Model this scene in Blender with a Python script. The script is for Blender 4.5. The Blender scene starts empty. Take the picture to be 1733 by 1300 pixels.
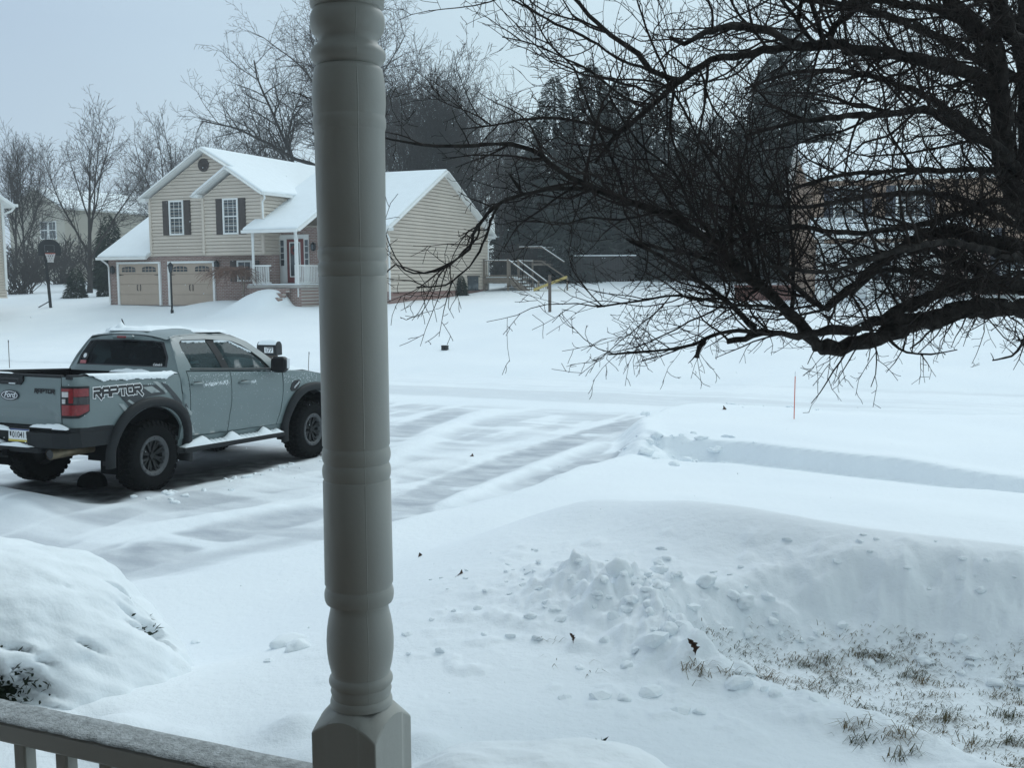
import bpy, bmesh, math, random
import numpy as np
from mathutils import Vector, Matrix, Quaternion
from mathutils.geometry import delaunay_2d_cdt

scene = bpy.context.scene
col = scene.collection

# ------------------------------------------------------------------ camera
FPX, HOR, CZ, ROLL = 1752.0, 470.0, 2.55, math.radians(0.3)
PITCH = math.atan((650 - HOR) / FPX)
cam = bpy.data.cameras.new("camera")
cam.sensor_width = 36.0
cam.lens = FPX / 1733.0 * 36.0
cam.clip_start, cam.clip_end = 0.05, 4000
camo = bpy.data.objects.new("camera", cam)
col.objects.link(camo)
camo.matrix_world = (Matrix.Translation((0, 0, CZ)) @ Matrix.Rotation(math.pi / 2 - PITCH, 4, 'X')
                     @ Matrix.Rotation(-ROLL, 4, 'Z'))
scene.camera = camo

# ------------------------------------------------------------------ sky and light
SUN_EL, SUN_ROT = math.radians(44), math.radians(30)
w = bpy.data.worlds.new("World")
scene.world = w
w.use_nodes = True
nt = w.node_tree
nt.nodes.clear()
out = nt.nodes.new("ShaderNodeOutputWorld")
bg = nt.nodes.new("ShaderNodeBackground")
bg.inputs["Strength"].default_value = 0.1
sky = nt.nodes.new("ShaderNodeTexSky")
sky.sky_type = 'NISHITA'
sky.sun_disc = False
sky.sun_elevation = SUN_EL
sky.sun_rotation = SUN_ROT
sky.air_density = 1.0
sky.dust_density = 4.0
tc = nt.nodes.new("ShaderNodeTexCoord")
sep = nt.nodes.new("ShaderNodeSeparateXYZ")
nt.links.new(tc.outputs["Generated"], sep.inputs[0])
ramp = nt.nodes.new("ShaderNodeValToRGB")
cr = ramp.color_ramp
cr.elements[0].position = 0.0
cr.elements[0].color = (0.655, 0.81, 0.95, 1)
cr.elements[1].position = 0.85
cr.elements[1].color = (0.765, 0.94, 1.095, 1)
e = cr.elements.new(0.22)
e.color = (0.555, 0.715, 0.90, 1)
nt.links.new(sep.outputs["Z"], ramp.inputs[0])
ns = nt.nodes.new("ShaderNodeTexNoise")
ns.inputs["Scale"].default_value = 1.6
ns.inputs["Detail"].default_value = 2.0
nt.links.new(tc.outputs["Generated"], ns.inputs["Vector"])
mr = nt.nodes.new("ShaderNodeMapRange")
mr.inputs[1].default_value, mr.inputs[2].default_value = 0.3, 0.7
mr.inputs[3].default_value, mr.inputs[4].default_value = 8.0, 9.8
nt.links.new(ns.outputs["Fac"], mr.inputs[0])
# the cloud deck is a little darker and bluer to the west (left), paler to the east
mx = nt.nodes.new("ShaderNodeMapRange")
mx.inputs[1].default_value, mx.inputs[2].default_value = -0.45, 0.0
nt.links.new(sep.outputs["X"], mx.inputs[0])
ew = nt.nodes.new("ShaderNodeMix"); ew.data_type = 'RGBA'
ew.inputs[6].default_value = (0.90, 0.895, 0.89, 1); ew.inputs[7].default_value = (1.17, 1.165, 1.045, 1)
nt.links.new(mx.outputs[0], ew.inputs[0])
vm0 = nt.nodes.new("ShaderNodeVectorMath"); vm0.operation = 'MULTIPLY'
nt.links.new(ramp.outputs[0], vm0.inputs[0]); nt.links.new(ew.outputs[2], vm0.inputs[1])
vm = nt.nodes.new("ShaderNodeVectorMath"); vm.operation = 'SCALE'
nt.links.new(vm0.outputs[0], vm.inputs[0]); nt.links.new(mr.outputs[0], vm.inputs["Scale"])
mix = nt.nodes.new("ShaderNodeMix"); mix.data_type = 'RGBA'
mix.inputs[0].default_value = 0.94
nt.links.new(sky.outputs[0], mix.inputs[6]); nt.links.new(vm.outputs[0], mix.inputs[7])
nt.links.new(mix.outputs[2], bg.inputs["Color"])
nt.links.new(bg.outputs[0], out.inputs[0])

sun = bpy.data.lights.new("sun", 'SUN')
sun.energy = 0.9
sun.angle = math.radians(35)
sun.color = (0.93, 0.97, 1.0)
suno = bpy.data.objects.new("sun", sun)
col.objects.link(suno)
sd = Vector((math.sin(SUN_ROT) * math.cos(SUN_EL), math.cos(SUN_ROT) * math.cos(SUN_EL), math.sin(SUN_EL)))
suno.rotation_euler = sd.to_track_quat('Z', 'Y').to_euler()

scene.view_settings.view_transform = 'Standard'
scene.view_settings.look = 'None'
scene.view_settings.exposure = 0.0
scene.view_settings.gamma = 1.0
scene.render.engine = 'CYCLES'
scene.cycles.max_bounces = 6
scene.cycles.diffuse_bounces = 4
scene.cycles.transparent_max_bounces = 16
scene.cycles.volume_bounces = 1

# ------------------------------------------------------------------ helpers
PHI = math.radians(22.7)
CP, SP = math.cos(PHI), math.sin(PHI)

def US2W(u, s, z=0.0):                 # street-aligned plan coordinates -> world
    return Vector((u * CP + s * SP, -u * SP + s * CP, z))

def W2US(p):
    return p[0] * CP - p[1] * SP, p[0] * SP + p[1] * CP

def ray(px, py):
    a, b = (px - 866.5) / FPX, (650 - py) / FPX
    c, s = math.cos(ROLL), math.sin(ROLL)
    a, b = a * c + b * s, -a * s + b * c
    return Vector((a, math.cos(PITCH) + b * math.sin(PITCH), -math.sin(PITCH) + b * math.cos(PITCH)))

def at(px, py, Y):                     # a sight line cut at a distance
    r = ray(px, py)
    return Vector((0, 0, CZ)) + r * (Y / r.y)

def ss(a, b, x):
    t = np.clip((x - a) / (b - a), 0, 1)
    return t * t * (3 - 2 * t)

_perm = np.random.RandomState(7).permutation(512)
_perm = np.concatenate([_perm, _perm, _perm])
_gr = np.random.RandomState(8).uniform(0, 2 * np.pi, 2048)

def perlin(x, y, seed=0):
    x = np.asarray(x, float); y = np.asarray(y, float)
    xi = np.floor(x).astype(int); yi = np.floor(y).astype(int)
    xf, yf = x - xi, y - yi
    def g(ix, iy):
        h = _perm[(_perm[(ix + seed * 17) % 512] + iy) % 512]
        return np.cos(_gr[h]), np.sin(_gr[h])
    u = xf * xf * xf * (xf * (xf * 6 - 15) + 10); v = yf * yf * yf * (yf * (yf * 6 - 15) + 10)
    def d(ix, iy, fx, fy):
        a, b = g(ix, iy)
        return a * fx + b * fy
    n00 = d(xi, yi, xf, yf); n10 = d(xi + 1, yi, xf - 1, yf)
    n01 = d(xi, yi + 1, xf, yf - 1); n11 = d(xi + 1, yi + 1, xf - 1, yf - 1)
    return (n00 * (1 - u) + n10 * u) * (1 - v) + (n01 * (1 - u) + n11 * u) * v

def fbm(x, y, oct=4, seed=0):
    s = 0; a = 1.0
    for k in range(oct):
        s = s + a * perlin(x * 2 ** k + 13.7 * k, y * 2 ** k - 7.1 * k, seed + k)
        a *= 0.5
    return s

class MB:
    """collects shapes, builds them as one mesh object"""
    def __init__(self):
        self.v = []; self.f = []; self.m = []; self.M = None; self.mi = 0; self.sm = []; self.smooth = False
    def add(self, vs, fs):
        o = len(self.v)
        if self.M is not None:
            vs = [self.M @ Vector(p) for p in vs]
        self.v.extend([tuple(p) for p in vs])
        for f in fs:
            self.f.append(tuple(o + i for i in f)); self.m.append(self.mi); self.sm.append(self.smooth)
    def box(self, c, s, rot=None, bev=0.0):
        x, y, z = s[0] / 2, s[1] / 2, s[2] / 2
        if bev > 0:
            b = min(bev, x * .9, y * .9, z * .9)
            pts = []; 
            for sx in (-1, 1):
                for sy in (-1, 1):
                    for sz in (-1, 1):
                        pts += [(sx * (x - b), sy * (y - b), sz * z), (sx * (x - b), sy * y, sz * (z - b)), (sx * x, sy * (y - b), sz * (z - b))]
            bm = bmesh.new()
            for p in pts: bm.verts.new(p)
            r = bmesh.ops.convex_hull(bm, input=bm.verts)
            bm.verts.index_update()
            vs = [v.co.copy() for v in bm.verts]; fs = [[v.index for v in f.verts] for f in bm.faces]
            bm.free()
        else:
            vs = [Vector((sx * x, sy * y, sz * z)) for sx in (-1, 1) for sy in (-1, 1) for sz in (-1, 1)]
            fs = [(0, 1, 3, 2), (4, 6, 7, 5), (0, 4, 5, 1), (2, 3, 7, 6), (0, 2, 6, 4), (1, 5, 7, 3)]
        if rot is not None:
            vs = [rot @ p for p in vs]
        c = Vector(c)
        self.add([p + c for p in vs], fs)
    def bar(self, a, b, w, h, up=(0, 0, 1)):
        a, b = Vector(a), Vector(b)
        d = b - a; L = d.length; d.normalize()
        x = Vector(up).cross(d)
        if x.length < 1e-4: x = Vector((1, 0, 0)).cross(d)
        x.normalize(); y = d.cross(x)
        R = Matrix((x, y, d)).transposed()
        self.box((a + b) / 2, (w, h, L), R)
    def tube(self, pts, rad, n=6, cap=True):
        pts = [Vector(p) for p in pts]
        if not hasattr(rad, '__len__'): rad = [rad] * len(pts)
        vs = []; fs = []
        ref = None
        for i, p in enumerate(pts):
            t = (pts[min(i + 1, len(pts) - 1)] - pts[max(i - 1, 0)])
            if t.length < 1e-9: t = Vector((0, 0, 1))
            t.normalize()
            if ref is None:
                ref = t.orthogonal().normalized()
            else:
                ref = (ref - t * ref.dot(t))
                ref = ref.normalized() if ref.length > 1e-6 else t.orthogonal().normalized()
            b = t.cross(ref)
            for k in range(n):
                a = 2 * math.pi * k / n
                vs.append(p + (ref * math.cos(a) + b * math.sin(a)) * rad[i])
        for i in range(len(pts) - 1):
            for k in range(n):
                fs.append((i * n + k, i * n + (k + 1) % n, (i + 1) * n + (k + 1) % n, (i + 1) * n + k))
        if cap:
            fs.append(tuple(range(n - 1, -1, -1)))
            fs.append(tuple((len(pts) - 1) * n + k for k in range(n)))
        self.add(vs, fs)
    def lathe(self, prof, n=32, axis='Z', closed=False):
        vs = []; fs = []
        for r, h in prof:
            for k in range(n):
                a = 2 * math.pi * k / n
                if axis == 'Z': vs.append((r * math.cos(a), r * math.sin(a), h))
                elif axis == 'Y': vs.append((r * math.cos(a), h, r * math.sin(a)))
                else: vs.append((h, r * math.cos(a), r * math.sin(a)))
        m = len(prof)
        for i in range(m if closed else m - 1):
            j = (i + 1) % m
            for k in range(n):
                fs.append((i * n + k, i * n + (k + 1) % n, j * n + (k + 1) % n, j * n + k))
        self.add(vs, fs)
    def prism(self, poly, fa, fb):
        """poly in 2D, fa/fb map a 2D point to the two end surfaces"""
        n = len(poly)
        vs = [fa(p) for p in poly] + [fb(p) for p in poly]
        fs = [tuple(range(n - 1, -1, -1)), tuple(range(n, 2 * n))]
        for k in range(n):
            fs.append((k, (k + 1) % n, n + (k + 1) % n, n + k))
        self.add(vs, fs)
    def quad(self, a, b, c, d):
        self.add([a, b, c, d], [(0, 1, 2, 3)])
    def build(self, name, mats, parent=None, smooth=None, loc=None):
        me = bpy.data.meshes.new(name)
        me.from_pydata(self.v, [], self.f)
        if not isinstance(mats, (list, tuple)): mats = [mats]
        for m in mats: me.materials.append(m)
        if len(mats) > 1: me.polygons.foreach_set('material_index', self.m)
        if smooth is None: me.polygons.foreach_set('use_smooth', self.sm)
        elif smooth: me.polygons.foreach_set('use_smooth', [True] * len(self.f))
        bm = bmesh.new(); bm.from_mesh(me)
        bmesh.ops.recalc_face_normals(bm, faces=bm.faces)
        bm.to_mesh(me); bm.free()
        o = bpy.data.objects.new(name, me)
        col.objects.link(o)
        if parent is not None: o.parent = parent
        if loc is not None: o.location = loc
        return o

def sharp(o, ang=40):
    me = o.data
    me.polygons.foreach_set('use_smooth', [True] * len(me.polygons))
    me.set_sharp_from_angle(angle=math.radians(ang))
    return o

def tag(o, label=None, cat=None, group=None, kind=None):
    if label: o['label'] = label
    if cat: o['category'] = cat
    if group: o['group'] = group
    if kind: o['kind'] = kind
    return o

def thing(name, label, cat, loc=(0, 0, 0), rz=0.0, group=None, matrix=None):
    o = bpy.data.objects.new(name, None)
    o.empty_display_size = 0.2
    col.objects.link(o)
    if matrix is not None: o.matrix_world = matrix
    else:
        o.location = loc; o.rotation_euler = (0, 0, rz)
    return tag(o, label, cat, group)

def copy_tree(o, parent=None):
    c = o.copy(); col.objects.link(c)
    if parent is not None: c.parent = parent
    for ch in list(o.children): copy_tree(ch, c)
    return c

# ------------------------------------------------------------------ materials
def mat(name, color, rough=0.6, noise=0.0, nscale=8.0, bump=0.0, bscale=40.0, metal=0.0, spec=0.5, color2=None, stretch=None, coat=0.0):
    m = bpy.data.materials.new(name)
    m.use_nodes = True
    n = m.node_tree.nodes; l = m.node_tree.links
    b = n["Principled BSDF"]
    b.inputs["Base Color"].default_value = (*color, 1)
    b.inputs["Roughness"].default_value = rough
    b.inputs["Metallic"].default_value = metal
    b.inputs["Specular IOR Level"].default_value = spec
    if coat: b.inputs["Coat Weight"].default_value = coat; b.inputs["Coat Roughness"].default_value = .08
    if noise > 0 or color2 is not None or bump > 0:
        t = n.new("ShaderNodeTexCoord"); v = t.outputs["Object"]
        if stretch:
            mp = n.new("ShaderNodeMapping"); mp.inputs["Scale"].default_value = stretch
            l.new(v, mp.inputs[0]); v = mp.outputs[0]
    if noise > 0 or color2 is not None:
        tx = n.new("ShaderNodeTexNoise"); tx.inputs["Scale"].default_value = nscale; tx.inputs["Detail"].default_value = 5
        l.new(v, tx.inputs["Vector"])
        r = n.new("ShaderNodeValToRGB")
        c2 = color2 if color2 else tuple(min(1, c * (1 + noise)) for c in color)
        c1 = color if color2 else tuple(c * (1 - noise) for c in color)
        r.color_ramp.elements[0].position = .35; r.color_ramp.elements[1].position = .65
        r.color_ramp.elements[0].color = (*c1, 1); r.color_ramp.elements[1].color = (*c2, 1)
        l.new(tx.outputs["Fac"], r.inputs[0]); l.new(r.outputs[0], b.inputs["Base Color"])
    if bump > 0:
        tb = n.new("ShaderNodeTexNoise"); tb.inputs["Scale"].default_value = bscale; tb.inputs["Detail"].default_value = 4
        l.new(v, tb.inputs["Vector"])
        bp = n.new("ShaderNodeBump"); bp.inputs["Strength"].default_value = bump; bp.inputs["Distance"].default_value = .02
        l.new(tb.outputs["Fac"], bp.inputs["Height"]); l.new(bp.outputs[0], b.inputs["Normal"])
    return m

M = {}
SNOWC = (0.84, 0.885, 0.915)
M['snow'] = mat('snow', SNOWC, .75, .015, 3, .22, 45, spec=.2)
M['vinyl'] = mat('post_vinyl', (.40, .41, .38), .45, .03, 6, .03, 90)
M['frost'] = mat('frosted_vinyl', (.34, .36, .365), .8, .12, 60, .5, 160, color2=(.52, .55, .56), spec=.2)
M['trim'] = mat('white_trim', (.78, .79, .78), .5, .03, 3)
M['siding'] = mat('beige_siding', (.60, .53, .455), .6, .05, .6)
M['own_wall'] = mat('own_dark_wall', (.13, .11, .10), .85, .1, 3)  # unseen wall, colour unknown; kept dark to dim the snow before the house
M['siding_cream'] = mat('cream_siding', (.55, .52, .45), .6, .04, .8)
M['siding_grey'] = mat('grey_siding', (.16, .165, .17), .7, .1, .8)
M['siding_tan'] = mat('tan_siding', (.42, .30, .225), .65, .06, .8)
M['shutter'] = mat('dark_shutter', (.055, .042, .038), .55, .08, 10)
M['shutter_blue'] = mat('slate_shutter', (.05, .055, .075), .55, .08, 10)
M['garage'] = mat('garage_panel', (.42, .335, .27), .55, .03, 2)
M['handle_black'] = mat('black_iron', (.02, .02, .02), .5)
M['door_red'] = mat('red_door', (.16, .03, .03), .45, .1, 4)
M['gl'] = mat('window_glass', (.045, .058, .07), .08, .25, 1.2, spec=.6)
M['wood'] = mat('deck_wood', (.20, .165, .135), .8, .15, 4, stretch=(1, 1, 6))
M['wood_dark'] = mat('dark_boards', (.034, .032, .032), .8, .2, 3, stretch=(1, 1, 6))
M['postwood'] = mat('weathered_post', (.11, .085, .07), .8, .15, 8, stretch=(4, 4, 1))
M['yellow'] = mat('yellow_plastic', (.52, .40, .13), .5, .08, 5)
M['black'] = mat('black_steel', (.012, .013, .015), .5, .1, 10, spec=.3)
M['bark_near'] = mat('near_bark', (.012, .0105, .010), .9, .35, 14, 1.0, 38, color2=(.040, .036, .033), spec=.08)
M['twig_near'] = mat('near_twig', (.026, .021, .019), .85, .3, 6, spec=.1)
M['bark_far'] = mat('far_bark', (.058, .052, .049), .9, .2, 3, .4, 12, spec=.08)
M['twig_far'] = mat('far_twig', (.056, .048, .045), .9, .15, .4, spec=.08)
M['needle'] = mat('needles', (.042, .052, .049), .85, .3, .9, color2=(.082, .094, .088), spec=.1)
M['evergreen'] = mat('evergreen_leaf', (.012, .022, .013), .75, .3, 4, color2=(.035, .05, .032), spec=.2)
M['redstem'] = mat('red_stems', (.17, .10, .075), .8, .2, 4)
M['grass'] = mat('winter_grass', (.05, .062, .034), .8, .3, 5, color2=(.17, .125, .065), spec=.1)
M['leaf'] = mat('dead_leaf', (.07, .035, .018), .7, .25, 60, color2=(.035, .016, .01))
M['orange'] = mat('orange_stake', (.62, .12, .07), .5)
M['net'] = mat('net_cord', (.62, .6, .6), .8)
M['red'] = mat('red_rim', (.5, .08, .05), .5)
M['brick_wall'] = mat('low_brick', (.16, .075, .062), .85, .2, 5)
M['concrete'] = mat('concrete', (.40, .38, .36), .85, .08, 6)

def brick_mat(name, c1, c2, mortar, rot=(math.pi / 2, 0, 0)):
    m = bpy.data.materials.new(name); m.use_nodes = True
    n = m.node_tree.nodes; l = m.node_tree.links; b = n["Principled BSDF"]
    b.inputs["Roughness"].default_value = .9
    t = n.new("ShaderNodeTexCoord"); mp = n.new("ShaderNodeMapping"); mp.inputs["Rotation"].default_value = rot
    br = n.new("ShaderNodeTexBrick")
    br.inputs["Color1"].default_value = (*c1, 1); br.inputs["Color2"].default_value = (*c2, 1); br.inputs["Mortar"].default_value = (*mortar, 1)
    br.inputs["Scale"].default_value = 1.0; br.inputs["Brick Width"].default_value = .215; br.inputs["Row Height"].default_value = .075
    br.inputs["Mortar Size"].default_value = .011; br.inputs["Bias"].default_value = -.1
    tx = n.new("ShaderNodeTexNoise"); tx.inputs["Scale"].default_value = 1.7; tx.inputs["Detail"].default_value = 3
    mxn = n.new("ShaderNodeMix"); mxn.data_type = 'RGBA'; mxn.blend_type = 'MULTIPLY'; mxn.inputs[0].default_value = .5
    l.new(t.outputs["Object"], mp.inputs[0]); l.new(mp.outputs[0], br.inputs["Vector"]); l.new(t.outputs["Object"], tx.inputs["Vector"])
    l.new(br.outputs["Color"], mxn.inputs[6]); l.new(tx.outputs["Color"], mxn.inputs[7])
    l.new(br.outputs["Color"], b.inputs["Base Color"])
    bp = n.new("ShaderNodeBump"); bp.inputs["Strength"].default_value = .6; bp.inputs["Distance"].default_value = .01; bp.invert = True
    l.new(br.outputs["Fac"], bp.inputs["Height"]); l.new(bp.outputs[0], b.inputs["Normal"])
    return m
M['brick'] = brick_mat('brick_front', (.21, .115, .10), (.30, .19, .165), (.42, .38, .35))
M['brick_side'] = brick_mat('brick_side', (.21, .115, .10), (.30, .19, .165), (.42, .38, .35), (math.pi / 2, 0, math.pi / 2))

def ground_mat():
    """snow with thin ice and bare asphalt where the wind and the tyres have cleared it"""
    m = bpy.data.materials.new('snow_ground'); m.use_nodes = True
    n = m.node_tree.nodes; l = m.node_tree.links; b = n["Principled BSDF"]
    t = n.new("ShaderNodeTexCoord")
    ai = n.new("ShaderNodeAttribute"); ai.attribute_name = 'ice'
    ab = n.new("ShaderNodeAttribute"); ab.attribute_name = 'bare'
    n1 = n.new("ShaderNodeTexNoise"); n1.inputs["Scale"].default_value = .5; n1.inputs["Detail"].default_value = 4
    l.new(t.outputs["Object"], n1.inputs["Vector"])
    rs = n.new("ShaderNodeValToRGB")
    rs.color_ramp.elements[0].position = .3; rs.color_ramp.elements[1].position = .7
    rs.color_ramp.elements[0].color = (.82, .865, .905, 1); rs.color_ramp.elements[1].color = (.86, .90, .93, 1)
    l.new(n1.outputs["Fac"], rs.inputs[0])
    n2 = n.new("ShaderNodeTexNoise"); n2.inputs["Scale"].default_value = 2.2; n2.inputs["Detail"].default_value = 6
    mp = n.new("ShaderNodeMapping"); mp.inputs["Rotation"].default_value = (0, 0, -PHI)
    mp2 = n.new("ShaderNodeMapping"); mp2.inputs["Scale"].default_value = (.9, 1.5, 1)
    mpr = n.new("ShaderNodeMapping"); mpr.inputs["Rotation"].default_value = (0, 0, PHI)
    l.new(t.outputs["Object"], mpr.inputs[0]); l.new(mpr.outputs[0], mp2.inputs[0]); l.new(mp2.outputs[0], n2.inputs["Vector"])
    ic = n.new("ShaderNodeValToRGB")
    ic.color_ramp.elements[0].position = .35; ic.color_ramp.elements[1].position = .7
    ic.color_ramp.elements[0].color = (.39, .425, .475, 1); ic.color_ramp.elements[1].color = (.66, .695, .73, 1)
    l.new(n2.outputs["Fac"], ic.inputs[0])
    # ice mask broken up by the wind streaks
    ad = n.new("ShaderNodeMath"); ad.operation = 'ADD'
    sb = n.new("ShaderNodeMath"); sb.operation = 'MULTIPLY_ADD'; sb.inputs[1].default_value = .62; sb.inputs[2].default_value = -.31
    l.new(n2.outputs["Fac"], sb.inputs[0]); l.new(ai.outputs["Fac"], ad.inputs[0]); l.new(sb.outputs[0], ad.inputs[1])
    mi = n.new("ShaderNodeMapRange"); mi.interpolation_type = 'SMOOTHSTEP'
    mi.inputs[1].default_value = .12; mi.inputs[2].default_value = .88
    l.new(ad.outputs[0], mi.inputs[0])
    mu = n.new("ShaderNodeMath"); mu.operation = 'MULTIPLY'
    gt = n.new("ShaderNodeMapRange"); gt.inputs[1].default_value = .0; gt.inputs[2].default_value = .12
    l.new(ai.outputs["Fac"], gt.inputs[0]); l.new(mi.outputs[0], mu.inputs[0]); l.new(gt.outputs[0], mu.inputs[1])
    m1 = n.new("ShaderNodeMix"); m1.data_type = 'RGBA'
    l.new(mu.outputs[0], m1.inputs[0]); l.new(rs.outputs[0], m1.inputs[6]); l.new(ic.outputs[0], m1.inputs[7])
    n3 = n.new("ShaderNodeTexNoise"); n3.inputs["Scale"].default_value = 5; n3.inputs["Detail"].default_value = 6
    l.new(t.outputs["Object"], n3.inputs["Vector"])
    ba = n.new("ShaderNodeValToRGB"); ba.color_ramp.elements[0].color = (.035, .037, .04, 1); ba.color_ramp.elements[1].color = (.15, .158, .165, 1)
    ba.color_ramp.elements[0].position = .4; ba.color_ramp.elements[1].position = .75
    l.new(n3.outputs["Fac"], ba.inputs[0])
    m2 = n.new("ShaderNodeMix"); m2.data_type = 'RGBA'
    l.new(ab.outputs["Fac"], m2.inputs[0]); l.new(m1.outputs[2], m2.inputs[6]); l.new(ba.outputs[0], m2.inputs[7])
    l.new(m2.outputs[2], b.inputs["Base Color"])
    rr = n.new("ShaderNodeMapRange"); rr.inputs[3].default_value = .8; rr.inputs[4].default_value = .5
    l.new(mu.outputs[0], rr.inputs[0]); l.new(rr.outputs[0], b.inputs["Roughness"])
    b.inputs["Specular IOR Level"].default_value = .25
    # grain: fine crystals plus small wind crust
    g1 = n.new("ShaderNodeTexNoise"); g1.inputs["Scale"].default_value = 14; g1.inputs["Detail"].default_value = 6; g1.inputs["Roughness"].default_value = .6
    l.new(t.outputs["Object"], g1.inputs["Vector"])
    bp = n.new("ShaderNodeBump"); bp.inputs["Strength"].default_value = .40; bp.inputs["Distance"].default_value = .03
    g2 = n.new("ShaderNodeTexNoise"); g2.inputs["Scale"].default_value = 70; g2.inputs["Detail"].default_value = 3
    l.new(t.outputs["Object"], g2.inputs["Vector"])
    bq = n.new("ShaderNodeBump"); bq.inputs["Strength"].default_value = .25; bq.inputs["Distance"].default_value = .008
    l.new(g2.outputs["Fac"], bq.inputs["Height"]); l.new(bq.outputs[0], bp.inputs["Normal"])
    l.new(g1.outputs["Fac"], bp.inputs["Height"]); l.new(bp.outputs[0], b.inputs["Normal"])
    return m
M['ground'] = ground_mat()
# ------------------------------------------------------------------ the ground: one height field, snow over yard, drive, street
_S = np.arange(-40, 400, .05)
_b = np.interp(_S, [-40, -1, 2, 4.6, 6.4, 7.2, 8.4, 9.8, 12, 13.3, 15, 18, 20.6, 21.6, 24, 26.6, 27.6, 30.5, 41, 47, 62, 90, 160, 400],
               [.75, .7, .66, .60, .68, .66, .42, .32, .2, .12, .17, .13, .0, -.23, -.25, -.24, -.08, .12, 1.30, 1.62, 2.35, 2.75, 3.2, 5])
_k = np.exp(-(np.arange(-20, 21) * .05 / .38) ** 2); _k /= _k.sum()
_B = np.convolve(np.pad(_b, 20, mode='edge'), _k, 'valid')

def drive_edge(S):
    return np.interp(S, [0, 5, 6.37, 6.98, 7.8, 8.77, 10.4, 11.3, 12.7, 13.8, 15.5, 17.1, 19.5, 21.2, 23],
                     [-7.5, -6.6, -5.72, -5.46, -5.17, -4.92, -4.48, -4.28, -4.22, -3.98, -4.3, -4.75, -4.5, -3.6, 3])

def drive_z(S):
    return np.interp(S, [0, 6, 9.485, 12.76, 17, 21.5, 30], [.13, .13, .055, -.07, -.17, -.26, -.3])

TRK_U, TRK_S = -9.52, 9.485            # truck, rear axle

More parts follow.
